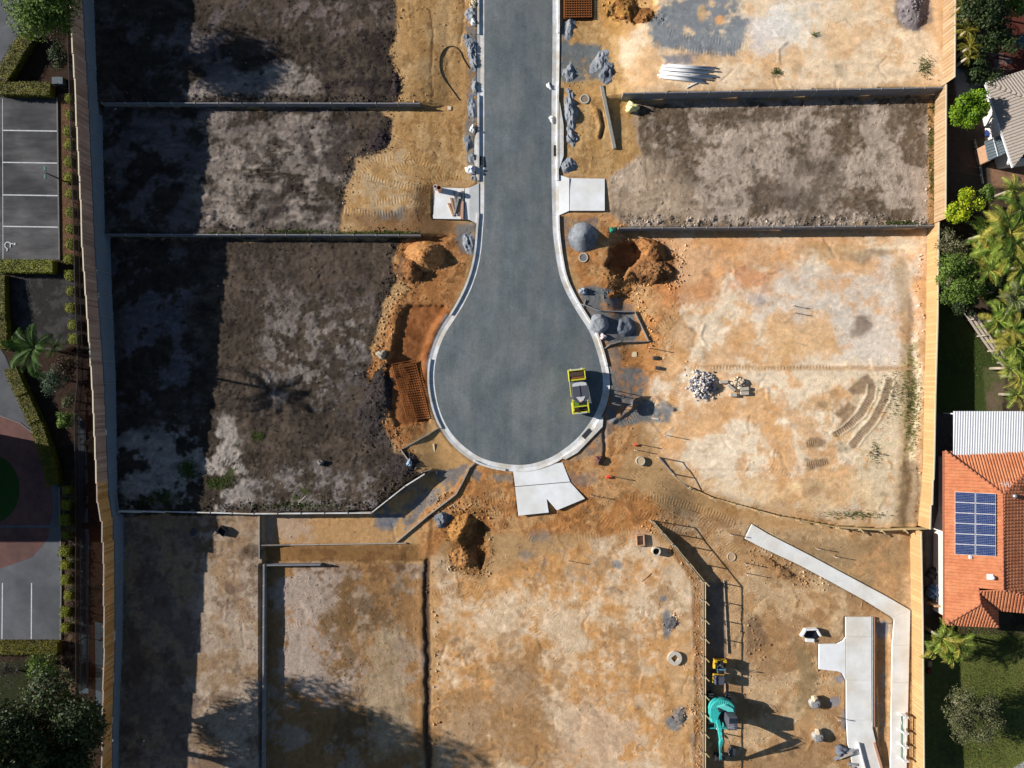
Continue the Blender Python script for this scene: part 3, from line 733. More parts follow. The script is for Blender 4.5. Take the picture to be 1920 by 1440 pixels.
# horizontal tyre scratches in the dark lots
rmv = np.random.default_rng(3)
for k in range(46):
    lot_ = k % 3; y0 = (20, 215, 470)[lot_] + rmv.random() * (150, 210, 470)[lot_]; x0 = 220 + rmv.random() * 380; L_ = 60 + rmv.random() * 140
    dy = rmv.normal() * 8
    raise_(m_line([(x0, y0), (x0 + L_ / 2, y0 + dy), (x0 + L_, y0 + dy * 1.4)], 3.5, 2, 4), -.05 if k % 2 else .05)
for (pl, f_) in (([(1120, -80), (1768, -80), (1767, 160), (1168, 172)], 1.32), ([(1160, 440), (1738, 436), (1727, 984), (1330, 925), (1230, 850)], 1.30), (L6p, 1.14), (L7p, 1.24)):
    s_, m_ = m_poly(pl, 16, 6); COLR[s_] *= (1 + (f_ - 1) * m_)[..., None] * (1 + np.array([-.01, .015, .06]) * m_[..., None])
def aniso(deg, sc_, ratio, seed, warp=10):
    a = R(deg); x = PX + WA * warp; y = PY + WB * warp
    u = x * math.cos(a) + y * math.sin(a); v = -x * math.sin(a) + y * math.cos(a)
    return fbm(u / ratio, v, sc_, 4, seed, .75)
for (pl, dg, am, rt) in ((L1p, 2, .42, 7), (L2p, 1, .48, 7), (L3p, 4, .34, 5), (L3p, 55, .16, 3), (L4p, 80, .14, 4), (L5p, 76, .20, 5), (L6p, 38, .15, 4), (L6p, 95, .10, 4), (L7p, 30, .14, 4), (R1p, -8, .10, 5), (R2p, 88, .20, 5), (R2p, 2, .18, 5), (R3p, 6, .10, 5), (R3p, -40, .08, 4)):
    s_, m_ = m_poly(pl, 6, 4); f_ = aniso(dg, 9, rt, 7 + int(dg) % 11); COLR[s_] *= (1 + am * f_[s_] * m_)[..., None]; REL[s_] += .03 * f_[s_] * m_ * (am * 4)
for V_, dg, am in ((Vl, 88, .16), (Vr, 84, .14), (Vm, 30, .16), (Vc, 60, .18)):
    f_ = aniso(dg, 8, 4, 9 + int(dg) % 7, 18); s_, m_ = V_; COLR[s_] *= (1 + am * f_[s_] * m_)[..., None]; REL[s_] += .018 * f_[s_] * m_
COLR *= np.clip(1 + .13 * N2 + .07 * N3, .5, 1.5)[..., None]
rs_ = np.random.default_rng(21)
for k in range(420):      # scrapes and gouges left by blades and tracks
    x0, y0 = rs_.uniform(230, 1730), rs_.uniform(5, 1435); a = rs_.uniform(0, PI); L_ = rs_.uniform(8, 46); b_ = rs_.normal() * .25 * L_
    if (900 < x0 < 1045 and y0 < 880) or (800 < x0 < 1150 and 560 < y0 < 880): continue
    pts_ = [(x0, y0), (x0 + math.cos(a) * L_ / 2 - math.sin(a) * b_, y0 + math.sin(a) * L_ / 2 + math.cos(a) * b_), (x0 + math.cos(a) * L_, y0 + math.sin(a) * L_)]
    sm = m_line(pts_, rs_.uniform(2.6, 4.5), 1.4, 3); v = rs_.uniform(.015, .05) * (1 if rs_.random() < .5 else -1); raise_(sm, v)
    s_, m_ = sm; COLR[s_] *= (1 + m_ * rs_.uniform(-.28, .12))[..., None]
for k in range(260):      # small damp or dusty spots
    x0, y0 = rs_.uniform(230, 1730), rs_.uniform(5, 1435); r_ = rs_.uniform(3, 13); sm = m_ell(x0, y0, r_, r_ * rs_.uniform(.5, 1), rs_.uniform(0, 180), .5, 7); s_, m_ = sm
    COLR[s_] *= (1 + m_ * rs_.choice([-.3, -.2, .18]))[..., None]
for pth, wd in (([(640, 268), (700, 300), (770, 330), (850, 338)], 9), ([(650, 318), (720, 350), (790, 372)], 9), ([(865, 20), (858, 120), (866, 240), (872, 330)], 8), ([(842, 10), (838, 110), (846, 240), (852, 320)], 8), ([(1095, 110), (1092, 200), (1100, 320)], 8),
                ([(1150, 905), (1230, 950), (1330, 1010), (1420, 1090), (1470, 1170)], 11), ([(1120, 925), (1200, 985), (1300, 1040), (1385, 1110), (1440, 1200)], 11), ([(1270, 620), (1250, 700), (1215, 780), (1190, 860), (1180, 920)], 10), ([(1300, 620), (1282, 700), (1245, 790), (1215, 860)], 10), ([(880, 950), (960, 985), (1060, 980), (1150, 940)], 10),
                ([(240, 300), (420, 292), (620, 300)], 9), ([(240, 322), (420, 316), (630, 322)], 9), ([(240, 560), (460, 590), (700, 560)], 9), ([(240, 585), (460, 615), (700, 588)], 9), ([(240, 90), (500, 80), (730, 96)], 9), ([(240, 110), (500, 102), (730, 118)], 9),
                ([(560, 1080), (640, 1240), (660, 1430)], 9), ([(590, 1080), (672, 1240), (690, 1430)], 9), ([(860, 1110), (1000, 1190), (1120, 1320), (1180, 1440)], 9), ([(890, 1095), (1030, 1175), (1150, 1305), (1215, 1440)], 9)):
    pth = smooth_pts(pth); raise_(m_line(pth, wd, 3, 3), -.014); s_, m_ = m_line(pth, wd, 3, 3); COLR[s_] *= (1 - .09 * m_ * sstep(-.5, .3, N2[s_]))[..., None]; tracks(pth, wd, 4.8, 1.5, .55)
# ---- far west: car park surroundings, drain, beds
wst = XX < interp_line_x(WWEST, YY) - .05
def pw(col, m): COLR[:] += (np.array(alb(col)) - COLR) * (m * wst)[..., None]
pw((64, 46, 36), np.ones_like(XX)); pw((44, 36, 28), sstep(0, .5, N1b)); pw((60, 52, 44), sstep(.1, .6, N3) * .8)
paint(m_poly([(110, 176), (140, 176), (152, 480), (112, 480)], 2, 1), (118, 88, 66)); mottle(m_poly([(110, 176), (140, 176), (152, 480), (112, 480)], 2, 1), (84, 62, 46), N3, .1, .3, .6)
paint(m_poly([(20, 515), (140, 515), (150, 640), (60, 650), (25, 600)], 4, 4), (52, 50, 50)); mottle(m_poly([(20, 515), (140, 515), (150, 640), (60, 650), (25, 600)], 4, 4), (84, 82, 82), N2, .1, .3, .6)
mottle(m_poly([(110, 900), (142, 900), (142, 1300), (110, 1300)], 2, 2), (112, 92, 72), N3, -.1, .4, .8)
paint(m_poly([(-300, 1240), (60, 1240), (60, 1330), (-300, 1330)], 6, 6), (46, 56, 26), .8)
ROU[wst] = 1.6
rough(m_poly([(148, -60), (210, -60), (228, 1500), (150, 1500)], 4, 2), 1.0)
drn = [(141, 600), (146, 780), (141, 1290), (176, 1300), (176, 800)]
# ---- east yards
est = XX > interp_line_x(WEAST, YY) + .1
def pe(col, m): COLR[:] += (np.array(alb(col)) - COLR) * (m * est)[..., None]
pe((84, 70, 56), np.ones_like(XX)); pe((60, 50, 38), sstep(0, .5, N1b))
def pepoly(pl, col, soft=3, rag=3, al=1.0, field=None, thr=0):
    s_, m = m_poly(pl, soft, rag); m = m * est[s_] * (1 if field is None else sstep(thr - .3, thr + .3, field[s_])); paint((s_, m), col, al)
pepoly([(1792, 130), (1850, 130), (1850, 150), (1800, 200), (1795, 195)], (150, 148, 150))
pepoly([(1845, -80), (2100, -80), (2100, 150), (1850, 155)], (104, 56, 46)); pepoly([(1850, 100), (1900, 100), (1900, 160), (1850, 160)], (128, 118, 112), 2, 2, .8, N3, 0)
pepoly([(1775, 200), (1850, 190), (1860, 350), (1790, 360), (1770, 350)], (88, 76, 66)); pepoly([(1855, 305), (1925, 300), (1925, 345), (1860, 352)], (158, 122, 98)); pepoly([(1855, 305), (1925, 300), (1925, 345), (1860, 352)], (128, 92, 74), 3, 3, .7, N2)
pepoly([(1750, 560), (1800, 590), (1870, 680), (1880, 780), (1750, 775)], (66, 80, 36)); pepoly([(1845, 690), (1885, 690), (1880, 775), (1850, 775)], (120, 104, 84)); pepoly([(1845, 690), (1885, 690), (1880, 775), (1850, 775)], (84, 98, 50), 3, 3, .8, N2)
pepoly([(1735, 775), (1790, 775), (1775, 1150), (1735, 1150)], (92, 86, 84))
pepoly([(1735, 1190), (2100, 1190), (2100, 1600), (1720, 1600)], (112, 118, 58)); pepoly([(1735, 1190), (2100, 1190), (2100, 1600), (1720, 1600)], (112, 112, 60), 4, 4, .7, N2, .0)
pepoly([(1740, 1290), (1800, 1280), (1800, 1500), (1740, 1500)], (72, 62, 46), 8, 8, .6, N1b)
pepoly([(1900, 1440), (1925, 1424), (1990, 1424), (1990, 1500), (1890, 1500)], (176, 172, 166), 1, 0)
COLR = np.clip(COLR, .01, .9)
far = (np.abs(XX) > 51) | (np.abs(YY) > 39)
# road and slabs bed: pull the soil below the paving sheets
roadw = poly_sd(XX, YY, ROAD_W)
REL = REL * sstep(.9, 1.6, roadw); TRK[..., 1] *= sstep(.6, .9, roadw)
ZG = ZB + REL + N3 * .006 * np.minimum(ROU, 2) * sstep(.8, 1.5, roadw)
ZG = ZG - .16 * (1 - sstep(.55, .8, roadw))
SLABS = []   # world polygons: soil is lowered a little under them
def sink_under(poly, d=.10):
    SLABS.append(poly)
    global ZG
    q = poly_sd(XX, YY, poly); ZG = np.where(q < .05, ZB - d, ZG)
def ground_z(x, y):
    """relief surface height (bilinear)"""
    i = np.clip(np.searchsorted(GX, x) - 1, 0, nx - 2); j = np.clip(np.searchsorted(GY, y) - 1, 0, ny - 2)
    fx = np.clip((x - GX[i]) / (GX[i + 1] - GX[i]), 0, 1); fy = np.clip((y - GY[j]) / (GY[j + 1] - GY[j]), 0, 1)
    return (ZG[j, i] * (1 - fx) + ZG[j, i + 1] * fx) * (1 - fy) + (ZG[j + 1, i] * (1 - fx) + ZG[j + 1, i + 1] * fx) * fy
# ------------------------------------------------------------------ materials
M_conc = mat("concrete_new", alb((229, 231, 234), 1.2), .8, var=.07, scale=1.2, bump=.01, bscale=60, col2=alb((222, 222, 220), 1.15))
M_conc_road = mat("concrete_kerb", alb((222, 223, 225), 1.1), .8, var=.14, scale=2.5, bump=.01, col2=alb((212, 206, 196), 1.0))
M_path = mat("concrete_path", alb((226, 227, 226), 1.15), .85, var=.10, scale=.9, bump=.01, col2=alb((220, 215, 206), 1.1))
M_wall = mat("concrete_sleeper", alb((132, 134, 140)), .9, var=.18, scale=1.5, bump=.02, bscale=30)
M_wallb = mat("concrete_pale", alb((122, 134, 150)), .9, var=.10, scale=.6, bump=.01)
M_post = mat("galvanised_steel", alb((190, 184, 172)), .5, .4, var=.15)
M_palR = mat("pine_paling", alb((212, 176, 136), .72), .85, var=.14, scale=.5, bump=.01, bscale=25)
M_palR2 = mat("pine_paling_orange", alb((222, 180, 126), .72), .85, var=.12, scale=.5, bump=.01)
M_palW = mat("weathered_paling", alb((200, 165, 145)), .9, var=.22, scale=.5, bump=.01)
M_palW2 = mat("brown_paling", alb((235, 175, 105)), .9, var=.25, scale=.5, bump=.01)
M_cap = mat("timber_cap", alb((228, 216, 190)), .85, var=.08)
M_black = mat("black_paint", (.012, .014, .018), .5, var=.2)
M_steel = mat("dark_steel", alb((92, 94, 98)), .5, .6, var=.2)
M_white = mat("white_plastic", alb((235, 236, 238)), .5, var=.05)
M_rust = mat("rusty_steel", alb((150, 92, 48)), .9, .1, var=.3, scale=6)
M_timber = mat("raw_timber", alb((200, 158, 122)), .85, var=.2, scale=3, streak=(1, 8, 8))
M_timber2 = mat("grey_timber", alb((172, 160, 148)), .85, var=.2, scale=3)
M_greyboard = mat("grey_form_board", alb((150, 152, 156)), .8, var=.2)
M_pink = mat("pink_primed_timber", alb((205, 160, 135)), .8, var=.12)
M_grate = mat("grate_steel", alb((112, 116, 122)), .5, .5, var=.2)
M_rubble = mat("rubble_grey", alb((150, 146, 148)), .95, var=.3, scale=4, bump=.02)
M_dkrock = mat("dark_clod", alb((84, 72, 70)), .95, var=.35, scale=3)
M_orclod = mat("orange_clod", alb((196, 146, 96)), .95, var=.3, scale=3)
M_paint = mat("road_paint", alb((205, 208, 212)), .8, var=.25, scale=6)

# ------------------------------------------------------------------ road sheet
def road_mat():
    m, nt, b = new_mat("road_base_gravel")
    L = nt.links.new; N = nt.nodes.new
    geo = N("ShaderNodeNewGeometry")
    def noise(s, d, r=.6, sc_=None):
        n = N("ShaderNodeTexNoise"); n.inputs["Scale"].default_value = s; n.inputs["Detail"].default_value = d; n.inputs["Roughness"].default_value = r
        if sc_:
            mp = N("ShaderNodeMapping"); mp.inputs["Scale"].default_value = sc_; L(geo.outputs["Position"], mp.inputs[0]); L(mp.outputs[0], n.inputs["Vector"])
        else: L(geo.outputs["Position"], n.inputs["Vector"])
        return n.outputs[0]
    def mr(src, a, c, lo, hi):
        q = N("ShaderNodeMapRange"); q.inputs[1].default_value = a; q.inputs[2].default_value = c
        q.inputs[3].default_value = lo; q.inputs[4].default_value = hi; L(src, q.inputs[0]); return q.outputs[0]
    def mul(a, c):
        q = N("ShaderNodeMath"); q.operation = 'MULTIPLY'; L(a, q.inputs[0]); L(c, q.inputs[1]); return q.outputs[0]
    f = mul(mul(mr(noise(.45, 8, .75), .32, .68, .80, 1.18), mr(noise(1, 6, .7, (2.2, .16, 1)), .3, .7, .90, 1.09)), mul(mr(noise(5, 9, .85), .3, .7, .74, 1.26), mr(noise(40, 3, .8), .25, .75, .84, 1.18)))
    rgb = N("ShaderNodeMix"); rgb.data_type = 'RGBA'
    L(mr(noise(.5, 5, .6, (1, .5, 1)), .42, .6, 0, 1), rgb.inputs[0])
    rgb.inputs[6].default_value = (*alb((106, 115, 120)), 1); rgb.inputs[7].default_value = (*alb((120, 125, 127)), 1)
    vm = N("ShaderNodeVectorMath"); vm.operation = 'SCALE'; L(rgb.outputs[2], vm.inputs[0]); L(f, vm.inputs[3]); L(vm.outputs[0], b.inputs["Base Color"])
    b.inputs["Roughness"].default_value = .95; b.inputs["Specular IOR Level"].default_value = .1
    bp = N("ShaderNodeBump"); bp.inputs["Distance"].default_value = .03; L(noise(14, 8, .85), bp.inputs["Height"]); L(bp.outputs[0], b.inputs["Normal"])
    return m
def densify(pts, step):
    out = []
    for i in range(len(pts) - 1):
        a = np.array(pts[i], float); b = np.array(pts[i + 1], float); n = max(1, int(np.ceil(np.linalg.norm(b - a) / step)))
        for k in range(n): out.append(tuple(a + (b - a) * k / n))
    out.append(tuple(map(float, pts[-1]))); return out
def smooth_path(pts, it=2):
    for _ in range(it):
        q = [pts[0]]
        for i in range(len(pts) - 1):
            a, b = np.array(pts[i], float), np.array(pts[i + 1], float)
            q.append(tuple(a * .75 + b * .25)); q.append(tuple(a * .25 + b * .75))
        q.append(pts[-1]); pts = q
    return pts
def zr(py): return float(lerp(ZROAD, py))
def yz(Y):   # road level at world Y
    z = 0
    for _ in range(4): z = float(lerp(ZROAD, 720 - Y * S * H / (H - z)))
    return z
K_px = smooth_path(KERB_IN, 2)
K_in = [W(a, b, zr(b)) + (zr(b),) for a, b in K_px]
# road: bands across between left and right kerb lines, on a grid following Y
kb = np.array(K_in); imin = int(np.argmin(kb[:, 1]))
lf, rt = kb[:imin + 1], kb[imin:][::-1]
Ys = np.concatenate([np.linspace(kb[0, 1], kb[imin, 1] + 1.0, 180), kb[imin, 1] + np.array([.7, .45, .25, .12, .05, .01])])
nv_ = 24; co = []
for Y in Ys:
    xl = np.interp(-Y, -lf[:, 1], lf[:, 0]); xr = np.interp(-Y, -rt[:, 1], rt[:, 0])
    for k in range(nv_):
        t = k / (nv_ - 1); co.append((xl + (xr - xl) * t, Y, yz(Y) + .004 + .09 * math.sin(PI * t) * min(1, (xr - xl) / 6)))
road = fast_mesh("road", np.array(co), grid_faces(nv_, len(Ys))[:, ::-1], road_mat())
tag(road, kind="structure")

# ------------------------------------------------------------------ kerbs
def offset_path(path, d):
    """offset to the outside (left of travel down the left side is the west)"""
    out = []
    for i, p in enumerate(path):
        a = path[max(i - 1, 0)]; b = path[min(i + 1, len(path) - 1)]
        tx, ty = b[0] - a[0], b[1] - a[1]; L = math.hypot(tx, ty) or 1
        out.append((p[0] + ty / L * d, p[1] - tx / L * d, p[2]))
    return out
K_d = []
for i in range(len(K_in) - 1):
    n = max(1, int(math.dist(K_in[i][:2], K_in[i + 1][:2]) / .6))
    for k in range(n): K_d.append(tuple(np.array(K_in[i]) + (np.array(K_in[i + 1]) - np.array(K_in[i])) * k / n))
K_d.append(K_in[-1])
def src_of(p): return (960 + p[0] * S * H / (H - p[2]), 720 - p[1] * S * H / (H - p[2]))
def upstand(x, y):
    """where the kerb stands up (true) or lies flat as a layback"""
    if x < 960: return not ((92 < y < 174) or (346 < y < 404) or (580 < y < 692) or (795 < y < 858))
    if y > 850 and x < 1060: return False
    return not ((74 < y < 157) or (328 < y < 402) or (700 < y))
kerb = bpy.data.objects.new("kerb", None); COL.objects.link(kerb); kerb["kind"] = "structure"
prof_up = [(0, .0), (0, .015), (.42, -.01), (.46, .165), (.64, .175), (.66, -.25)]      # channel, face, top, back
prof_lo = [(0, .0), (0, .015), (.36, .0), (.46, .02), (.64, .055), (.66, -.25)]
offs = {d: offset_path(K_d, d) for d in sorted(set(a for a, _ in prof_up + prof_lo))}
seg = 4
i = 0
while i < len(K_d) - 1:
    j = min(i + seg, len(K_d) - 1)
    sx, sy = src_of(K_d[(i + j) // 2])
    up_ = upstand(sx, sy); pf = prof_up if up_ else prof_lo
    vs, fs = [], []
    for q in range(i, j + 1):
        for (d, h) in pf:
            p = offs[d][q]
            if q == j and j < len(K_d) - 1:      # 6 mm joint
                p0 = offs[d][q - 1]; L = math.dist(p[:2], p0[:2]) or 1; p = tuple(np.array(p) + (np.array(p0) - np.array(p)) * .012 / L)
            vs.append((p[0], p[1], p[2] + h))
    n = len(pf)
    for a in range(j - i):
        for b_ in range(n - 1):
            fs.append((a * n + b_, (a + 1) * n + b_, (a + 1) * n + b_ + 1, a * n + b_ + 1))
    fs.append(tuple(range(n))); fs.append(tuple((j - i) * n + k for k in range(n))[::-1])
    mb = MB(); mb.add(vs, fs); mb.build("kerb_segment", M_conc_road, kerb)
    i = j

# ------------------------------------------------------------------ slabs
def slab(name, px_pts, dz=.06, th=.25, m=None, parent=None, step=None):
    pts = []
    for a, b in px_pts:
        p = P(a, b); pts.append((p.x, p.y, p.z))
    mb = MB(); mb.prism(pts, -th, dz)
    o = mb.build(name, m or M_conc, parent, bevel=.012)
    sink_under([(p[0], p[1]) for p in pts], .14)
    return o
def flat_slab(name, px_pts, zf, th=.2, m=None, parent=None):
    """slab whose top follows zf(px,py)"""
    pts = [W(a, b, zf(a, b)) + (zf(a, b),) for a, b in px_pts]
    mb = MB(); mb.prism(pts, -th, 0); o = mb.build(name, m or M_conc, parent, bevel=.01)
    sink_under([(p[0], p[1]) for p in pts], .14)
    return o
def setg(name):
    o = bpy.data.objects.new(name, None); COL.objects.link(o); o["kind"] = "structure"; return o
dwl = setg("driveway")
zf = lambda a, b: zr(b) + .16
flat_slab("slab", [(812, 351), (870.5, 353), (870.5, 411), (812, 410)], lambda a, b: zr(380) + .17, parent=dwl)
flat_slab("slab", [(872, 353), (880, 352), (898, 344), (898, 420), (880, 412), (872, 411)], lambda a, b: zr(b) + (.17 if a < 890 else .06), parent=dwl)
dwr = setg("driveway")
flat_slab("slab", [(1069, 334), (1134, 335), (1134, 395), (1069, 395)], lambda a, b: zr(365) + .15, parent=dwr)
flat_slab("slab", [(1047, 327), (1067.5, 334), (1067.5, 395), (1048, 404)], lambda a, b: zr(b) + (.15 if a > 1060 else .05), parent=dwr)
dwb = setg("driveway")
flat_slab("slab", [(962, 882), (1055, 867), (1061, 883), (1069, 903), (966, 912)], lambda a, b: .08, parent=dwb)
flat_slab("slab", [(966, 913.3), (1069.5, 904.5), (1097, 935), (1044, 957), (1025, 935), (1029, 961), (972, 967)], lambda a, b: .09, parent=dwb)

pth = setg("footpath")
def pathpiece(pts, m=None, z=.07): flat_slab("slab", pts, lambda a, b: float(zbase(*W(a, b, -1))) + z + .12, m=m or M_path, parent=pth)
# long path: cut into slabs along its length
A0, B0 = (1410, 983), (1397, 1010)
top_e = [(1410, 983), (1440, 1001), (1520, 1042), (1600, 1085), (1660, 1117), (1707, 1144)]
low_e = [(1397, 1010), (1425, 1025), (1500, 1060), (1560, 1092), (1620, 1125), (1673, 1158)]
for k in range(5):
    g = .8 if k else 0
    t0, l0 = np.array(top_e[k], float), np.array(low_e[k], float); t1, l1 = np.array(top_e[k + 1], float), np.array(low_e[k + 1], float)
    du = (t1 - t0) / np.linalg.norm(t1 - t0) * g * .3
    pathpiece([tuple(t0 + du), tuple(t1), tuple(l1), tuple(l0 + du)], z=-.0)
ys_p = [1144, 1210, 1280, 1350, 1420, 1500]
xr_ = lambda y: 1707 - (y - 1144) * 7 / 296; xl_ = lambda y: 1674 - (y - 1158) * 4 / 282 if y > 1158 else 1673
pathpiece([(1707, 1144.4), (xr_(1210), 1209.7), (xl_(1210), 1209.7), (1677, 1163), (1673, 1158.4)], z=-.0)
for k in range(1, 5): pathpiece([(xr_(ys_p[k]), ys_p[k]), (xr_(ys_p[k + 1]), ys_p[k + 1] - .3), (xl_(ys_p[k + 1]), ys_p[k + 1] - .3), (xl_(ys_p[k]), ys_p[k])], z=-.0)
dwt = setg("driveway")
zt = lambda a, b: ZL7 + .16
c1 = [(1575, 1205), (1581, 1202), (1585, 1196)]; c2 = [(1572, 1259), (1580, 1263), (1585, 1273)]
flat_slab("slab", [(1586, 1157), (1634, 1157), (1634, 1194), (1586, 1194)], zt, parent=dwt, m=M_path)
flat_slab("slab", [(1586, 1194.4), (1634, 1194.4), (1634, 1275), (1587, 1275), (1586.5, 1270)], zt, parent=dwt, m=M_path)
flat_slab("slab", [(1536, 1208), (1570, 1207.5)] + c1 + [(1585.6, 1275)] + c2[::-1] + [(1536, 1255)], zt, parent=dwt)
flat_slab("slab", [(1587, 1275.4), (1634, 1275.4), (1634.5, 1350), (1587.5, 1350)], zt, parent=dwt, m=M_path)
flat_slab("slab", [(1587.5, 1350.4), (1634.5, 1350.4), (1636, 1365), (1656, 1450), (1666, 1500), (1614, 1500), (1590, 1395)], zt, parent=dwt, m=M_path)

# ------------------------------------------------------------------ panelled retaining walls
def sleeper_wall(name, label, line_px, zlow, ztop, m=None, panel=2.0, th=.1, posts=True, lean_posts=None, group=None, cap=None, rows=True):
    """line given in source px where the wall meets the low ground; ztop(X,Y) top level"""
    w3 = []
    for a, b in line_px:
        zz = zlow(a, b) if callable(zlow) else zlow
        w3.append(W(a, b, zz) + (zz,))
    t = thing(name, label, "retaining wall", Vector(w3[0]), group=group)
    for i in range(len(w3) - 1):
        a = Vector(w3[i]); b = Vector(w3[i + 1]); L = (b.xy - a.xy).length
        n = max(1, round(L / panel)); d = (b - a) / n; dirv = Vector((d.x, d.y, 0)).normalized(); nrm = Vector((-dirv.y, dirv.x, 0))
        for k in range(n):
            p0 = a + d * k; p1 = a + d * (k + 1); mid = (p0 + p1) / 2
            zt_ = ztop(mid.x, mid.y); zl_ = min(p0.z, p1.z) - .15
            nr = max(1, round((zt_ - zl_) / .4)) if rows else 1
            for r_ in range(nr):
                za = zl_ + (zt_ - zl_) * r_ / nr; zb_ = zl_ + (zt_ - zl_) * (r_ + 1) / nr - .012
                off = nrm * (th / 2) * 0 + nrm * (rnd.random() - .5) * .006
                q0 = p0 + dirv * .035 + off; q1 = p1 - dirv * .035 + off
                mb = MB(); mb.bar((q0.x, q0.y, (za + zb_) / 2), (q1.x, q1.y, (za + zb_) / 2), th, zb_ - za); mb.build("panel", m or M_wall, t)
            if posts:
                mb = MB(); e = p0 if k or i == 0 else p0
                h_ = zt_ + .03 - zl_
                mb.box((p0.x, p0.y, zl_ + h_ / 2), (.07, .17, h_), math.atan2(dirv.y, dirv.x)); mb.build("post", M_post, t)
    return t
TL = lambda z: (lambda X, Y: z)
def blend_top(zhi, extra=.1):
    return lambda X, Y: max(float(zbase(X, Y + .6)), float(zbase(X, Y)) + .3) + extra
sleeper_wall("retaining_wall", "long grey sleeper wall between the two uppermost dark lots, left of the road", [(200, 199), (500, 199.4), (790, 199.8)], lambda a, b: ZL2, TL(ZL1 + .12))
sleeper_wall("retaining_wall", "thin grey sleeper wall with weeds on its top edge, second from the top left of the road", [(203, 443), (500, 444), (792, 444.7)], lambda a, b: ZL3, TL(ZL2 + .10))
sleeper_wall("retaining_wall", "pale topped wall with an angled end along the bottom of the largest dark lot", [(217, 961), (480, 961), (700, 958), (762, 909), (799, 886)], lambda a, b: float(zbase(*W(a, b + 6, 0))), lambda X, Y: ZL3 + .14, m=M_conc_road)
sleeper_wall("retaining_wall", "tall dark grey wall below the sandy lot at the upper right, white pipes lying above it", [(1164, 187), (1440, 182), (1757, 176)], ZR2, TL(ZR1 + .12))
sleeper_wall("retaining_wall", "grey wall right of the road with green cloth on its road end", [(1156, 433), (1440, 431), (1744, 428)], ZR3, TL(ZR2 + .14))
wv = thing("retaining_wall", "tall narrow blue grey wall casting a shadow between the two lower left lots", "retaining wall", P(500, 1056))
def vwall(t, pts, zl, ztops, th=.12, panel=2.0, m=None, post=True):
    for i in range(len(pts) - 1):
        a = Vector(W(*pts[i], zl) + (zl,)); b = Vector(W(*pts[i + 1], zl) + (zl,)); L = (b - a).length; n = max(1, round(L / panel)); d = (b - a) / n; u = d.normalized()
        for k in range(n):
            p0 = a + d * k; p1 = p0 + d; zt_ = ztops(p0.x, p0.y)
            nr = max(1, round((zt_ - zl) / .4))
            for r_ in range(nr):
                za = zl - .1 + (zt_ - zl + .1) * r_ / nr; zb_ = zl - .1 + (zt_ - zl + .1) * (r_ + 1) / nr - .012
                mb = MB(); q0 = p0 + u * .035; q1 = p1 - u * .035; mb.bar((q0.x, q0.y, (za + zb_) / 2), (q1.x, q1.y, (za + zb_) / 2), th, zb_ - za); mb.build("panel", m or M_wall, t)
            if post:
                mb = MB(); mb.box((p0.x, p0.y, (zl - .1 + zt_ + .03) / 2), (.17, .07, zt_ - zl + .13), 0); mb.build("post", M_post, t)
vwall(wv, [(499, 1056), (497, 1440), (496, 1490)], ZL5, TL(ZL4 + .16), th=.16)
mb = MB(); a = P(499, 1057); b = P(604, 1056); mb.bar((a.x, a.y, ZL5 + .35), (b.x, b.y, ZL5 + .35), .12, .7); mb.build("panel", M_wall, wv)
M_stub = mat("stub_timber", alb((222, 200, 150)), .85, var=.15)
# wall under lot R3, curved, soldier posts reaching south
def post_line(t, pts, zlow, ztop, panel, th=.05, m=None, post_h=.0, stub=True, postw=.09):
    for i in range(len(pts) - 1):
        a = Vector(W(*pts[i], zlow(*pts[i])) + (zlow(*pts[i]),)); b = Vector(W(*pts[i + 1], zlow(*pts[i + 1])) + (zlow(*pts[i + 1]),))
        L = (b - a).length; n = max(1, round(L / panel)); d = (b - a) / n; u = Vector((d.x, d.y, 0)).normalized(); nr_ = Vector((u.y, -u.x, 0))
        for k in range(n):
            p0 = a + d * k; p1 = p0 + d; zt_ = ztop(p0.x, p0.y); rr = max(1, round((zt_ - p0.z) / .3))
            for r_ in range(rr):
                za = p0.z - .1 + (zt_ - p0.z + .1) * r_ / rr; zb_ = p0.z - .1 + (zt_ - p0.z + .1) * (r_ + 1) / rr - .01
                mb = MB(); q0 = p0 + u * .02; q1 = p1 - u * .02; mb.bar((q0.x, q0.y, (za + zb_) / 2), (q1.x, q1.y, (za + zb_) / 2), th, zb_ - za); mb.build("sleeper", m or M_stub, t)
            mb = MB(); q = p0 + nr_ * .10; mb.box((q.x + nr_.x * .02, q.y + nr_.y * .02, (p0.z - .1 + zt_ + post_h) / 2), (postw, postw, zt_ - p0.z + .1 + post_h), math.atan2(u.y, u.x)); mb.build("post", M_palR, t)
            if stub:
                mb = MB(); e_ = Vector((p0.x, p0.y, zt_ + .03)); mb.bar(e_, e_ + Vector((.34, -.36, -.05)), .09, .09); mb.build("stub", M_stub, t)
wc = thing("retaining_wall", "curved timber wall with stub posts along the bottom of the large sandy right hand lot", "retaining wall", P(1290, 900))
zl37 = lambda a, b: float(zbase(*W(a, b + 10, -.8)))
post_line(wc, [(1290, 912), (1330, 930), (1450, 963), (1560, 984), (1640, 989), (1728, 988)], zl37, lambda X, Y: ZR3 + .08, 1.85)
w67 = thing("retaining_wall", "brown timber wall with many short posts left of the teal digger", "retaining wall", P(1319, 1090))
post_line(w67, [(1222, 975), (1262, 1020), (1319, 1088), (1319, 1440), (1319, 1500)], lambda a, b: float(zbase(*W(a + 10, b, -1))), lambda X, Y: float(zbase(X - .6, Y)) + .10, 1.88)
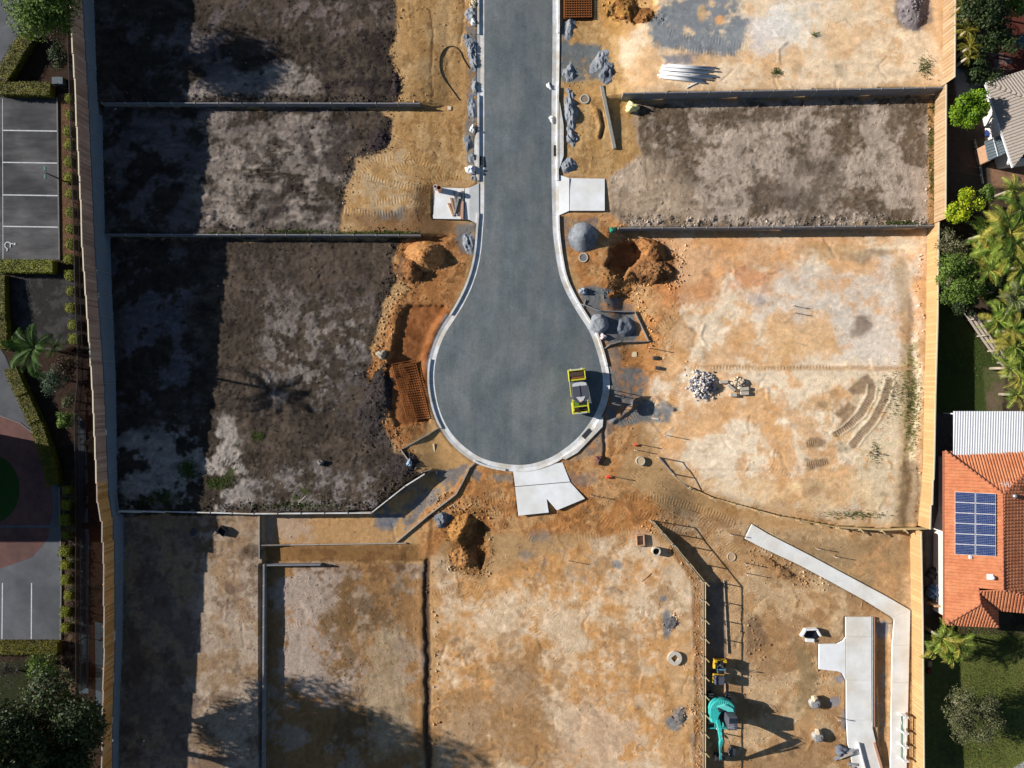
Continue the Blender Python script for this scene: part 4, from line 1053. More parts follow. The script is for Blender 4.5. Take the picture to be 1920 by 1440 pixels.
# safety rail standing above w67: posts and one top rail (their shadows fall far to the east)
sr = thing("safety_rail", "thin steel edge rail above the brown timber wall by the teal digger", "railing", P(1319, 1200))
sp_ = []
def walk(pts, step):
    out = []; acc = 0
    for i in range(len(pts) - 1):
        a = np.array(pts[i], float); b = np.array(pts[i + 1], float); L = np.linalg.norm(b - a)
        n = max(1, round(L / step))
        for k in range(n): out.append(tuple(a + (b - a) * k / n))
    out.append(tuple(pts[-1])); return out
for (a, b) in walk([(1222, 975), (1262, 1020), (1317, 1088), (1317, 1300), (1317, 1480)], 37.6):
    p = P(a - 3, b); sp_.append(p)
    mb = MB(); mb.box((p.x, p.y, p.z + .5), (.09, .09, 1.15)); mb.build("post", M_post, sr)
for a, b in zip(sp_[:-1], sp_[1:]):
    mb = MB(); mb.bar((a.x, a.y, a.z + 1.04), (b.x, b.y, b.z + 1.04), .07, .06); mb.build("rail", M_post, sr)
sr2 = thing("safety_rail", "short steel rail at the start of the curved timber wall near the round concrete lid", "railing", P(1240, 870))
sp2 = []
for (a, b) in [(1233, 857), (1260, 888), (1290, 915)]:
    p = P(a, b); sp2.append(p); mb = MB(); mb.box((p.x, p.y, p.z + .5), (.09, .09, 1.15)); mb.build("post", M_post, sr2)
for a, b in zip(sp2[:-1], sp2[1:]):
    mb = MB(); mb.bar((a.x, a.y, a.z + 1.04), (b.x, b.y, b.z + 1.04), .05, .05); mb.build("rail", M_post, sr2)
    mb = MB(); mb.bar((a.x, a.y, a.z + .12), (b.x, b.y, b.z + .12), .08, .25); mb.build("board", M_timber2, sr2)

# ------------------------------------------------------------------ west boundary: concrete base wall + stepped paling fence on it
def paling_fence(name, label, pts, base_z, heights, m, cap_m, pal_w=.165, bay=2.4, stepz=0.0, face=1, caps=True, tilt=0.0, mats=None):
    """pts world (x,y) polyline from north to south"""
    t = thing(name, label, "fence", (pts[0][0], pts[0][1], base_z(*pts[0])))
    bays = []
    for i in range(len(pts) - 1):
        a = Vector(pts[i]); b = Vector(pts[i + 1]); L = (b - a).length; n = max(1, round(L / bay))
        for k in range(n): bays.append((a + (b - a) * k / n, a + (b - a) * (k + 1) / n))
    meshes = {}
    for bi, (a, b) in enumerate(bays):
        mid = (a + b) / 2; z0 = min(base_z(a.x, a.y), base_z(b.x, b.y)) - .03; h = heights(mid.x, mid.y)
        z1 = round((base_z(mid.x, mid.y) + h) / .12) * .12 if stepz else base_z(mid.x, mid.y) + h
        L = (b - a).length; n = max(1, round(L / pal_w)); u = (b - a).normalized(); nrm = Vector((u.y, -u.x))
        hh = z1 - z0
        for k in range(n):
            pp = a + (b - a) * ((k + .5) / n)
            key = (round(L / n, 2), round(hh, 1))
            if key not in meshes:
                with local_space():
                    q = MB(); q.box((0, 0, key[1] / 2), (key[0] * 1.06, .018, key[1])); tmp = q.build("paling", m)
                meshes[key] = tmp.data; COL.objects.unlink(tmp); bpy.data.objects.remove(tmp)
            o = bpy.data.objects.new("paling", meshes[key]); COL.objects.link(o); o.parent = t
            lap = .013 if k % 2 else -.013
            o.location = Vector((pp.x + nrm.x * lap, pp.y + nrm.y * lap, z0 + (hh - key[1]) + rnd.uniform(-.012, .012))) - t.location
            o.rotation_euler = (0, rnd.uniform(-.006, .006), math.atan2(u.y, u.x) + rnd.uniform(-.012, .012))
            if mats and rnd.random() < .5:
                o.material_slots[0].link = 'OBJECT'; o.material_slots[0].material = rnd.choice(mats)
        if caps:
            q = MB(); q.bar((a.x + u.x * .01, a.y + u.y * .01, z1 + .035), (b.x - u.x * .01, b.y - u.y * .01, z1 + .035), .11, .045); q.build("capping", cap_m, t)
        q = MB(); off = nrm * (-.08 * face)
        for zz in (.25, .75): q.bar((a.x + off.x, a.y + off.y, z0 + hh * zz), (b.x + off.x, b.y + off.y, z0 + hh * zz), .05, .09)
        q.build("rails", m, t)
        q = MB(); q.box((a.x + off.x * 1.6, a.y + off.y * 1.6, z0 + hh * .48), (.1, .1, hh * .96)); q.build("post", m, t)
    return t
zw = lambda X, Y: float(lerp(ZWEST, 720 - Y * S * 1.012))
def wseg(y0, y1, n=12): return [(float(interp_line_x(WWEST, y)) - .02, float(y)) for y in np.linspace(y0, y1, n)]
def Yof(py, z): return (720 - py) / S * (H - z) / H
yA, yB, yC = Yof(-60, 4.4), Yof(964, .1), Yof(1500, 0)
# base wall panels
def base_wall(label, y0, y1, zl):
    t = thing("retaining_wall", label, "retaining wall", (float(interp_line_x(WWEST, y0)), y0, zl(y0)))
    n = round(abs(y1 - y0) / 2.0)
    for k in range(n):
        ya = y0 + (y1 - y0) * k / n; yb = y0 + (y1 - y0) * (k + 1) / n
        xa = float(interp_line_x(WWEST, ya)); xb = float(interp_line_x(WWEST, yb)); zt_ = zw(xa, (ya + yb) / 2) - .02; z0 = zl((ya + yb) / 2) - .2
        nr = max(1, round((zt_ - z0) / .6))
        for r_ in range(nr):
            za = z0 + (zt_ - z0) * r_ / nr; zb_ = z0 + (zt_ - z0) * (r_ + 1) / nr - .008
            q = MB(); q.bar((xa, ya - .01, (za + zb_) / 2), (xb, yb + .01, (za + zb_) / 2), .18, zb_ - za); q.build("panel", M_wallb, t)
        q = MB(); q.box((xa + .03, ya, (z0 + zt_) / 2), (.2, .05, zt_ - z0)); q.build("post", M_post, t)
    return t
zlA = lambda y: ZL1 if y > W12[0][1] else (ZL2 if y > W23[0][1] else ZL3)
base_wall("long smooth blue grey wall under the left paling fence, above the dark lots", yA, yB + .02, zlA)
base_wall("smooth blue grey wall under the orange brown fence at the lower left", yB, yC, lambda y: ZL4)
hW = lambda X, Y: float(np.interp(Y, [-40, -12, 0, 20, 40], [1.7, 1.8, 1.85, 1.95, 1.9]))
paling_fence("paling_fence", "long weathered brown paling fence with stepped cream capping at the left boundary", wseg(yA, Yof(900, 2.0)), zw, hW, M_palW, M_cap, stepz=1, face=-1, mats=[M_palW, mat("paling_dull", alb((176, 142, 124)), .9, var=.25), mat("paling_pale", alb((216, 184, 164)), .9, var=.2)])
paling_fence("paling_fence", "orange brown paling fence at the lower left beside the lawn tree", wseg(Yof(900, 2.0) - .02, yB, 3) + wseg(yB - .03, yC, 8), zw, hW, M_palW2, M_timber2, stepz=1, face=-1, mats=[mat("paling_ochre", alb((212, 152, 84)), .9, var=.25), mat("paling_tan", alb((244, 192, 128)), .9, var=.2)])
# ------------------------------------------------------------------ east boundary fences
zeL = lambda X, Y: float(zbase(X - .5, Y)) - .05
def eseg(py0, py1, z, x0, x1): a = W(x0, py0, z); b = W(x1, py1, z); return [a, b]
matsR = [mat("paling_warm", alb((222, 188, 150), .72), .85, var=.14), mat("paling_sand", alb((206, 170, 130), .66), .85, var=.16)]
matsR2 = [mat("paling_honey", alb((232, 190, 136), .76), .85, var=.12), mat("paling_amber", alb((222, 178, 124), .76), .85, var=.14)]
h2 = lambda X, Y: 2.0
paling_fence("paling_fence", "tan paling fence at the upper right beside the yellow green palms", eseg(-60, 161, ZR1, 1769, 1767), zeL, h2, M_palR, M_cap, mats=matsR, face=1)
paling_fence("paling_fence", "tan paling fence between the grey brown lot and the round lime tree", eseg(166, 418, ZR2, 1752, 1751), zeL, h2, M_palR, M_cap, mats=matsR, face=1)
paling_fence("paling_fence", "long golden paling fence beside the large sandy lot and the palm garden", [W(*p, ZR3) for p in [(1739, 424), (1737, 600), (1733, 740), (1731, 850), (1727, 987)]], zeL, h2, M_palR2, M_cap, mats=matsR2, face=1, stepz=1)
paling_fence("paling_fence", "pale golden paling fence at the lower right beside the concrete footpath and the lawn", [W(*p, -1.1) for p in [(1708, 991), (1711, 1150), (1714, 1500)]], zeL, lambda X, Y: 2.1, M_palR2, M_cap, mats=matsR2, face=1)
# ------------------------------------------------------------------ heaps of loose material
M_heap = attr_mat("loose_heap", .4, .09, 9.0)
M_fine = attr_mat("fine_gravel_heap", .16, .02, 25.0)
def mound(name, label, cat, cx, cy, rx, ry, h, ang=0, col=(120, 124, 130), prof="cone", lump=.25, wob=.18, m=None, col2=None, seed=0, kind=None, group=None, ridge=0):
    h *= (.62 if prof == 'dome' and m is None else .8); lump = lump * .62; c = P(cx, cy); rx, ry = rx / S, ry / S; n = int(max(rx, ry) * 2.6 / .075) + 4; n = min(n, 90)
    u = np.linspace(-1.3, 1.3, n); U, V = np.meshgrid(u * rx, u * ry)
    a = -R(ang); X = c.x + U * math.cos(a) - V * math.sin(a); Y = c.y + U * math.sin(a) + V * math.cos(a)
    d = np.sqrt((U / rx) ** 2 + (V / ry) ** 2)
    nz = fbm(X * 20, Y * 20, 16, 4, 40 + seed, .6); nf = fbm(X * 20, Y * 20, 5, 3, 50 + seed, .7)
    gv = prof == 'dome' and m is None
    d = d + (wob * 1.7 if gv else wob) * fbm(X * 20, Y * 20, 13 if gv else 22, 4, 44 + seed, .6)
    if prof == "cone": sh = np.clip(1 - d, -.3, 1) ** 1 if False else np.clip(1.02 - d, -.3, 1) * 1.15 - .15 * np.clip(1 - d * 3, 0, 1)
    elif prof == "dome": sh = np.where(d < 1, np.clip(1 - d * d, 0, 1) ** 1.5, -(d - 1) * 1.2)
    else: sh = np.where(d < 1, 1 - sstep(.55, 1.0, d), -(d - 1))
    if prof == 'dome' and (m is None): sh = np.where(d < 1, sh * (1.15 - 1.1 * np.abs(fbm(X * 20 + Y * 6, Y * 12, 9, 3, 70 + seed, .6))), sh)
    if ridge: sh = sh * (1 + ridge * np.sin(V * 8 + nz * 2.5))
    gz = ground_z(X, Y)
    Z = gz + h * sh * (1 + lump * nz) + np.where(d < 1, 1, 0) * lump * .10 * nf * min(1, h)
    Z = np.where(d > 1.03, gz - .12 - (d - 1) * .3, Z)
    co = np.stack([X, Y, Z], -1).reshape(-1, 3)
    c0 = np.array(alb(col)); c1 = np.array(alb(col2 or col))
    t = sstep(-.2, .3, nz)[..., None]; cc = (c0 * (1 - t) + c1 * t) * (1 + .15 * nf[..., None])
    keep = (d < 1.15).reshape(-1); f = grid_faces(n, n); f = f[keep[f].all(1)]
    o = fast_mesh(name, co, f, m or M_fine, True, {"albedo": ('FLOAT_COLOR', np.concatenate([cc, np.ones((n, n, 1))], -1).reshape(-1, 4)), "rough_amt": ('FLOAT', np.full(n * n, 1.0))})
    # drop loose vertices, put the origin at the base
    used = np.unique(f); remap = -np.ones(n * n, int); remap[used] = np.arange(len(used))
    me = o.data; bpy.data.objects.remove(o); bpy.data.meshes.remove(me)
    base = np.array([c.x, c.y, c.z])
    alb_ = np.concatenate([cc, np.ones((n, n, 1))], -1).reshape(-1, 4)[used]
    o = fast_mesh(name, co[used] - base, remap[f], m or M_fine, True, {"albedo": ('FLOAT_COLOR', alb_), "rough_amt": ('FLOAT', np.full(len(used), 1.0))})
    o.location = base
    # loose lumps lying on the heap and spilled round its foot
    rg = np.random.default_rng(500 + seed); Z2 = np.where(d < 1.0, Z, ground_z(X, Y)); pool = np.where((d < 1.32).ravel())[0]; nl = int(rx * ry * (150 if m is M_heap else 60)) + 10
    pk = rg.choice(pool, nl); pr_ = rg.random(nl) < (1.35 - d.ravel()[pk]) ; pk = pk[pr_]; nl = len(pk)
    bs = np.array([(0, 0, 1), (.9, 0, .1), (-.35, .85, .15), (-.4, -.8, .1), (.1, .1, -.6)]); F_ = np.array([(0, 1, 2), (0, 2, 3), (0, 3, 1), (1, 4, 2), (1, 3, 4), (2, 4, 3)])
    s_ = ((.03 + .13 * rg.random(nl) ** 3) if m is M_heap else (.02 + .06 * rg.random(nl) ** 3))[:, None, None]; th = rg.random(nl) * 6.28; V = bs[None] * (.7 + .6 * rg.random((nl, 5, 3))) * s_
    V = np.stack([V[..., 0] * np.cos(th)[:, None] - V[..., 1] * np.sin(th)[:, None], V[..., 0] * np.sin(th)[:, None] + V[..., 1] * np.cos(th)[:, None], V[..., 2] * .8], -1)
    V += (np.stack([X.ravel()[pk] + rg.normal(size=nl) * .04, Y.ravel()[pk] + rg.normal(size=nl) * .04, Z2.ravel()[pk]], 1) - base)[:, None]
    cl = cc.reshape(-1, 3)[pk] * rg.uniform(.65, 1.3, nl)[:, None]
    q = fast_mesh("loose_lumps", V.reshape(-1, 3), (F_[None] + (np.arange(nl) * 5)[:, None, None]).reshape(-1, 3), m or M_fine, False, {"albedo": ('FLOAT_COLOR', np.concatenate([np.repeat(cl, 5, 0), np.ones((nl * 5, 1))], 1)), "rough_amt": ('FLOAT', np.full(nl * 5, .6))}); q.parent = o; q["kind"] = "stuff"
    return tag(o, label, cat, group, kind)
G1, G2 = (146, 151, 158), (118, 124, 133)
mound("gravel_heap", "round cone of blue grey gravel beside the manhole ring right of the road", "gravel heap", 1093, 445, 27, 27, 1.35, 0, G1, "cone", .05, .04, col2=(116, 122, 130))
mound("gravel_heap", "long smooth ridge of blue grey gravel by the kerb, opposite the upper right wall", "gravel heap", 1070, 205, 13, 34, .6, -5, G1, "dome", .3, .2, seed=3)
mound("gravel_heap", "small crumpled heap of blue grey gravel just below the long gravel ridge", "gravel heap", 1071, 258, 11, 19, .55, -15, G1, "dome", .5, .25, seed=5)
mound("gravel_heap", "low lump of grey gravel right above the right hand driveway slab", "gravel heap", 1064, 311, 14, 17, .55, 15, G1, "dome", .35, .18, seed=9)
mound("gravel_heap", "folded ridge of dark grey gravel above the long grey beam", "gravel heap", 1137, 138, 13, 22, .5, 20, G2, "dome", .7, .3, seed=12)
mound("gravel_heap", "furrowed ridge of grey gravel at the right edge of the spill below the steel grid", "gravel heap", 1124, 114, 11, 24, .45, 32, G1, "dome", .6, .2, seed=14)
mound("gravel_heap", "thin crest of grey gravel beside the kerb below the steel grid", "gravel heap", 1069, 50, 9, 24, .4, 8, G1, "dome", .5, .2, seed=15)
mound("gravel_heap", "pointed tongue of grey gravel at the lower left of the wide spill", "gravel heap", 1067, 137, 11, 22, .4, 5, G1, "dome", .5, .25, seed=18)
mound("gravel_heap", "steep sided pile of grey sand in the boarded bay beside the kerb, nearer the road", "gravel heap", 1122, 608, 20, 20, .7, 0, G1, "flat", .25, .15, seed=20)
mound("gravel_heap", "scooped grey sand bank at the far end of the boarded bay", "gravel heap", 1172, 612, 21, 18, .55, 10, (116, 122, 132), "flat", .3, .2, seed=22)
for k, (x, y, rx, ry, h, an, lb) in enumerate([
    (886, 27, 12, 15, .5, 0, "dark grey gravel lump at the top of the left kerb"), (884, 24 + 4, 1, 1, 0, 0, None),
    (882, 88, 10, 22, .5, -18, "narrow grey gravel ridge above the first white bag on the left kerb"),
    (884, 72 + 40, 1, 1, 0, 0, None),
    (881, 80, 1, 1, 0, 0, None), (883, 92, 1, 1, 0, 0, None),
    (888, 100, 13, 30, .6, -14, "large rippled blue grey gravel ridge left of the road near the black hose"),
    (893, 162, 8, 18, .45, 0, "small dark gravel lump on the left kerb below the hose loop"),
    (887, 205, 9, 24, .4, 0, "long low gravel ridge on the left kerb just above the white sack"),
    (879, 270, 9, 16, .4, 0, "flattened gravel heap on the left kerb below the white sack"),
    (886, 297, 7, 8, .4, 0, "little round gravel heap above the torn white bags"),
    (889, 332, 6, 7, .3, 0, "tiny gravel heap just above the left driveway slab"),
    (880, 460, 13, 22, .35, -10, "grey gravel lump on the verge below the left driveway slab")]):
    if lb is None: continue
    mound("gravel_heap", lb, "gravel heap", x, y, rx, ry, h, an, G1, "dome", .6, .3, seed=30 + k, col2=G2)
mound("gravel_heap", "dark grey gravel lump at the end of the long diagonal board", "gravel heap", 828, 974, 18, 14, .6, -10, (108, 112, 120), "dome", .5, .25, seed=51, col2=G2)
mound("spoil_heap", "bright orange cone of sandy soil left of the road neck with a deep shadow", "soil heap", 797, 480, 38, 30, 1.7, 0, (206, 150, 96), "cone", .1, .08, m=M_heap, col2=(196, 138, 84), seed=60)
mound("spoil_heap", "dark brown clod pile overlapping the orange cone on its left", "soil heap", 772, 505, 26, 30, 1.0, 0, (112, 84, 64), "dome", .5, .25, m=M_heap, col2=(158, 110, 70), seed=61)
mound("spoil_heap", "dug up orange soil ridge curving round the hole right of the gravel cone", "soil heap", 1222, 470, 30, 20, .9, 35, (190, 136, 86), "dome", .5, .3, m=M_heap, col2=(140, 94, 58), seed=62)
mound("spoil_heap", "crumbly brown spoil pile with pale streak at the lower right of the dug hole", "soil heap", 1225, 508, 36, 24, 1.0, -10, (160, 116, 76), "dome", .6, .3, m=M_heap, col2=(120, 84, 56), seed=63)
mound("spoil_heap", "low orange bank between the dug hole and the wire bay", "soil heap", 1165, 520, 34, 18, .55, 10, (184, 134, 84), "dome", .5, .3, m=M_heap, seed=64)
mound("spoil_heap", "orange spoil mound beside the excavation at the top edge", "soil heap", 1172, 12, 24, 26, .9, 0, (196, 144, 80), "dome", .5, .25, m=M_heap, col2=(150, 104, 58), seed=65)
mound("spoil_heap", "brown spoil mound at the top edge right of the excavation", "soil heap", 1205, 30, 22, 14, .5, -20, (150, 104, 60), "dome", .5, .25, m=M_heap, seed=66)
mound("spoil_heap", "tall yellow brown clod heap below the bulb, deep shadow on its right", "soil heap", 868, 990, 30, 32, 1.25, 0, (190, 138, 80), "dome", .5, .25, m=M_heap, col2=(150, 104, 60), seed=67)
mound("spoil_heap", "lower orange spoil lump with dark hollow below the tall clod heap", "soil heap", 872, 1045, 26, 22, .8, 0, (184, 134, 84), "dome", .6, .3, m=M_heap, seed=68)
mound("spoil_heap", "grey brown compacted spoil pile with a dark crease in the top right lot", "soil heap", 1710, 18, 27, 36, .8, 0, (158, 148, 148), "dome", .5, .2, m=M_heap, col2=(136, 126, 130), seed=69)
mound("rubble_heap", "small grey rubble pile left of the teal digger's fence wall", "rubble", 1276, 1345, 13, 15, .16, 0, (142, 134, 130), "dome", .9, .3, m=M_heap, seed=70)
mound("rubble_heap", "dark broken concrete crumbs on the sandy lot north of the concrete disc", "rubble", 1258, 1167, 14, 10, .16, -20, (120, 116, 116), "dome", .9, .3, m=M_heap, seed=71)
mound("soil_ridge", "low crumbly ridge of clods beside the concrete footpath's upper end", "soil heap", 1450, 1062, 52, 12, .35, 32, (176, 136, 94), "dome", .8, .3, m=M_heap, seed=72)
mound("soil_ridge", "broken clod ridge beside the dug earth under the wire bay", "soil heap", 1160, 548, 26, 9, .3, -15, (170, 120, 74), "dome", .8, .3, m=M_heap, seed=73)
# banks of clods along lot edges (dark)
mound("clod_bank", "dark clod bank along the right edge of the second dark lot", "soil heap", 716, 262, 20, 20, .3, 0, (66, 56, 58), "dome", .9, .35, m=M_heap, seed=80)
mound("clod_bank", "dark clod bank at the lower right corner of the top dark lot", "soil heap", 742, 160, 10, 34, .35, 0, (66, 56, 56), "dome", .9, .35, m=M_heap, seed=81)
mound("clod_bank", "dark brown clod bank facing the rusty mesh pit", "soil heap", 708, 760, 24, 70, .26, 12, (78, 70, 68), "dome", .6, .3, m=M_heap, col2=(60, 53, 50), seed=82)
mound("clod_bank", "dark clod bank above the angled white topped wall", "soil heap", 756, 872, 34, 22, .25, -40, (72, 64, 62), "dome", .6, .3, m=M_heap, seed=83)

# ------------------------------------------------------------------ loose objects
def stick(name, label, cat, a, b, w, h, m, z=0.0, group=None, ends=0.0):
    """a straight board lying on the ground from px a to px b"""
    pa, pb = P(*a), P(*b); t = 0
    q = MB(); q.bar((pa.x, pa.y, ground_z(pa.x, pa.y) + h / 2 + z), (pb.x, pb.y, ground_z(pb.x, pb.y) + h / 2 + z + ends), w, h)
    o = q.build(name, m, bevel=.006); centre(o); return tag(o, label, cat, group)
pa, pb = P(1133.5, 192), P(1152, 279); dv = (pa - pb) * (118 / 88); pa = pb + dv
q = MB(); q.bar((pa.x, pa.y, ground_z(pa.x, pa.y) + .12), (pb.x, pb.y, ground_z(pb.x, pb.y) + .10), .3, .16); o = q.build("steel_beam", M_post, bevel=.006); centre(o); tag(o, "long pale grey steel beam lying on the sand right of the road", "beam")
stick("timber_plank", "narrow white plank lying upright in the sandy bay near the angled wall", "plank", (813, 832), (819, 888), .13, .07, M_cap, .02)
stick("timber_plank", "pale stick on the sand left of the short rail, below the square concrete frame", "plank", (1221, 1074), (1203, 1090), .08, .05, M_timber)
stick("timber_plank", "short white pole lying below the stack of white pipes", "plank", (1287, 165), (1307, 155), .09, .07, M_white, .02)
stick("timber_plank", "pale stick lying across the head of the concrete driveway, lower right", "plank", (1610, 1157), (1616, 1130), .07, .05, M_timber)
stick("timber_plank", "small white stake on the sand below the roller's shadow", "plank", (1222, 784), (1235, 786), .09, .06, M_white)
stick("timber_plank", "thin stick on the orange lot near the right edge fence", "plank", (1490, 642), (1513, 648), .05, .05, M_timber2)
stick("timber_plank", "pale offcut on the dark lot's left part, just right of the long shadow", "plank", (505, 711), (505, 718), .10, .06, M_cap)
stick("timber_plank", "weathered board end lying in the dark lot above the white topped wall", "plank", (560, 942), (573, 930), .12, .06, M_timber2)
# white pipe stack
wp = thing("pipe_stack", "stack of long white plastic pipes on the sandy lot above the tall grey wall", "pipes", P(1285, 135))
pr = random.Random(2)
for k in range(13):
    y = 122 + k * 1.95; x0 = 1234 + pr.uniform(-2, 9) + (8 if k < 2 else 0); x1 = 1338 - max(0, k - 8) * 5 + pr.uniform(-12, 5); 
    if k in (4, 6): x1 -= 40
    a = P(x0, y); b = P(x1, y + 6 + k * .35); zz = .09 + (.16 if k in (5, 9, 2) else 0)
    q = MB(); q.tube([(a.x, a.y, a.z + zz), (b.x, b.y, b.z + zz)], .085, 8); q.build("pipe", M_white if k % 4 else mat("pale_pipe%d" % 0, alb((206, 210, 216)), .5) if k == 0 else M_white, wp, True)
# sacks
def sack(label, px, py, r, col, sz=(1, .8, .5), seed=1, name="sandbag", cat="sandbag", group=None, rz=0):
    c = P(px, py); rg = np.random.default_rng(seed); nu, nv2 = 22, 12; co = []
    for i in range(nv2):
        th = PI * i / (nv2 - 1)
        for j in range(nu):
            ph = 2 * PI * j / nu; x, y, z = math.sin(th) * math.cos(ph), math.sin(th) * math.sin(ph), math.cos(th)
            w_ = 1 + .16 * math.sin(3 * ph + seed) * math.sin(th) + .12 * math.sin(5 * x + 7 * y + seed * 2) + .07 * math.sin(11 * y - 9 * z + seed)
            z2 = max(z, -.45)
            X_, Y_ = x * sz[0] * w_, y * sz[1] * w_; co.append(((X_ * math.cos(rz) - Y_ * math.sin(rz)) * r, (X_ * math.sin(rz) + Y_ * math.cos(rz)) * r, (z2 + .45) * sz[2] * w_ * r))
    f = []
    for i in range(nv2 - 1):
        for j in range(nu): f.append((i * nu + j, (i + 1) * nu + j, (i + 1) * nu + (j + 1) % nu, i * nu + (j + 1) % nu))
    q = MB(); q.add(co, f); o = q.build(name, mat("sack_cloth_%02d" % seed, alb(col), .8, var=.12, scale=5, bump=.03, bscale=8), None, True); o.location = (c.x, c.y, ground_z(c.x, c.y) - .02)
    return tag(o, label, cat, group)
sack("pale yellow cloth covered bundle below the left end of the tall grey wall", 1184, 203, .6, (238, 232, 170), (1, .75, .9), 2, "covered_bundle", "bundle")
sack("white sandbag tucked against the left kerb near the top of the road", 887.5, 43, .33, (232, 234, 240), (.65, 1.1, .8), 3)
sack("white rectangular sack on the left kerb below the upper left wall", 886.5, 243, .34, (240, 240, 240), (.7, 1.05, .9), 4)
sack("torn white plastic bag heap on the left kerb above the left driveway slab", 883, 319, .48, (232, 236, 244), (1, .8, .8), 5, "plastic_bags", "bags")
sack("white sack lying on the right channel, upper one of the two", 1029.5, 162, .34, (238, 238, 236), (.6, 1.1, .8), 6, rz=.5)
sack("white sack lying on the right channel, lower one of the two", 1034.5, 224, .34, (238, 238, 236), (.65, 1.1, .8), 7, rz=.4)
sack("small pinkish white sack on the grey sand of the boarded bay", 1131, 631, .3, (226, 208, 210), (1, .9, .9), 8)
sack("crumpled green tarpaulin at the road end of the grey wall", 1148, 431, .42, (50, 140, 116), (.8, .7, .7), 9, "green_tarpaulin", "tarpaulin", rz=.6)
sack("blue and white plastic sheet bundled by the corner of the timber rails", 768, 868, .36, (150, 175, 200), (.7, 1, .8), 10, "plastic_sheet", "plastic sheet")
sack("pile of blue white offcuts and wrapping above the board bay on the right kerb", 1093, 546, .4, (150, 160, 175), (1, .8, .8), 11, "plastic_sheet", "plastic sheet")
sack("grey boulder among the clods at the edge of the rusty mesh pit", 716, 665, .45, (168, 160, 146), (1, .9, .9), 12, "boulder", "boulder")
sack("dark boulder lying alone on the large dark lot", 602, 867, .32, (120, 114, 114), (1, .8, .8), 13, "boulder", "boulder")
sack("green bush sized tuft of plastic left of the gravel cone", 1104, 1000, .01, (90, 100, 60), (1, .8, .8), 14) if False else None
# black covers in lot 4
def pbox(name, label, cat, px, py, dims, rz, m, z=0.0, group=None, bev=.01, taper=None):
    c = P(px, py); q = MB(); q.box((0, 0, dims[2] / 2), dims, rz, taper=taper)
    o = q.build(name, m, None, bevel=bev); o.location = (c.x, c.y, ground_z(c.x, c.y) + z); return tag(o, label, cat, group)
M_blk = mat("black_plastic", (.02, .022, .028), .55, var=.3)
cr = thing("black_crate", "open black plastic crate on the pale brown lot under the white topped wall", "crate", P(419, 995), R(-35))
with local_space():
    q = MB(); q.box((0, 0, .03), (.8, .65, .06)); q.build("base", M_blk, cr)
    for (x, y, w, d) in ((0, .31, .8, .04), (0, -.31, .8, .04), (.38, 0, .04, .58), (-.38, 0, .04, .58)):
        q = MB(); q.box((x, y, .25), (w, d, .38)); q.build("side", M_blk, cr)
sack("small white stone lump beside the open black crate", 405, 998, .16, (200, 196, 190), (1, .9, .8), 15, "stone", "stone")
sack("dark grey sack at the edge of the long shadow left of the black crate", 362, 998, .3, (70, 74, 84), (.8, 1.1, .7), 16, "dark_sack", "sack")
# manhole things
M_rimc = mat("precast_concrete", alb((206, 198, 184)), .85, var=.1)
def manhole(label, px, py, ro, ri, h, lid=True, m=None, lidm=None, cat="manhole", sunk=0):
    c = P(px, py); t = thing("manhole", label, cat, Vector((c.x, c.y, ground_z(c.x, c.y))))
    with local_space():
        q = MB(); q.ring((0, 0, h / 2), ro, ri, h, 28); q.build("rim", m or M_rimc, t)
        q = MB(); q.cyl((0, 0, (h - .05) if lid else .01), ri - .005, .02, 24); q.build("lid" if lid else "floor", lidm or M_steel, t)
    return t
M_lid = mat("lid_gritty", alb((150, 132, 118)), .8, var=.3, scale=10)
manhole("round manhole with white rim beside the long gravel ridge", 1096, 186, .43, .34, .09, lidm=M_lid)
manhole("round manhole with white rim just below the gravel cone", 1093.5, 483, .43, .34, .09, lidm=mat("lid_grey", alb((128, 126, 126)), .8, var=.3, scale=10))
manhole("black mouthed round pipe ring set in dark gravel by the square frame", 1229, 1032, .40, .31, .55, False, lidm=M_black)
manhole("flat round sand coloured cover right of the railed wall", 1371, 1044, .40, .36, .10, lidm=mat("lid_sand", alb((198, 166, 128)), .9, var=.12))
manhole("round sandy concrete riser casting a crescent shadow, right of the bulb", 1200, 864, .42, .36, .32, lidm=mat("lid_sand2", alb((206, 180, 140)), .9, var=.12))
ds = thing("concrete_disc", "large round concrete disc with a square hole on the lower middle sandy lot", "concrete disc", P(1264.5, 1233))
with local_space():
    n = 32; q = MB(); ri_ = .33; ang0 = R(38)
    outer = [(.66 * math.cos(2 * PI * k / n), .66 * math.sin(2 * PI * k / n)) for k in range(n)]
    def sq(k):
        a = 2 * PI * k / n - ang0; cx_, sx_ = math.cos(a), math.sin(a); m_ = max(abs(cx_), abs(sx_)); x, y = ri_ * .8 * cx_ / m_, ri_ * .8 * sx_ / m_
        return (x * math.cos(ang0) - y * math.sin(ang0), x * math.sin(ang0) + y * math.cos(ang0))
    inner = [sq(k) for k in range(n)]
    vs = [(x, y, z) for z in (0, .26) for x, y in outer] + [(x, y, z) for z in (0, .26) for x, y in inner]
    fs = []
    for k in range(n):
        k2 = (k + 1) % n; fs += [(k, k2, n + k2, n + k), (n + k, n + k2, 3 * n + k2, 3 * n + k), (3 * n + k, 3 * n + k2, 2 * n + k2, 2 * n + k)]
    q.add(vs, fs); q.build("disc", M_rimc, ds)
sf = thing("square_frame", "open rectangular timber form frame on the sand left of the black pipe ring", "frame", P(1200, 1012), R(3))
with local_space():
    for (x, y, w, d) in ((0, .48, .78, .1), (0, -.48, .78, .1), (.34, 0, .1, .86), (-.34, 0, .1, .86)):
        q = MB(); q.box((x, y, .17), (w, d, .34)); q.build("side", M_timber, sf)
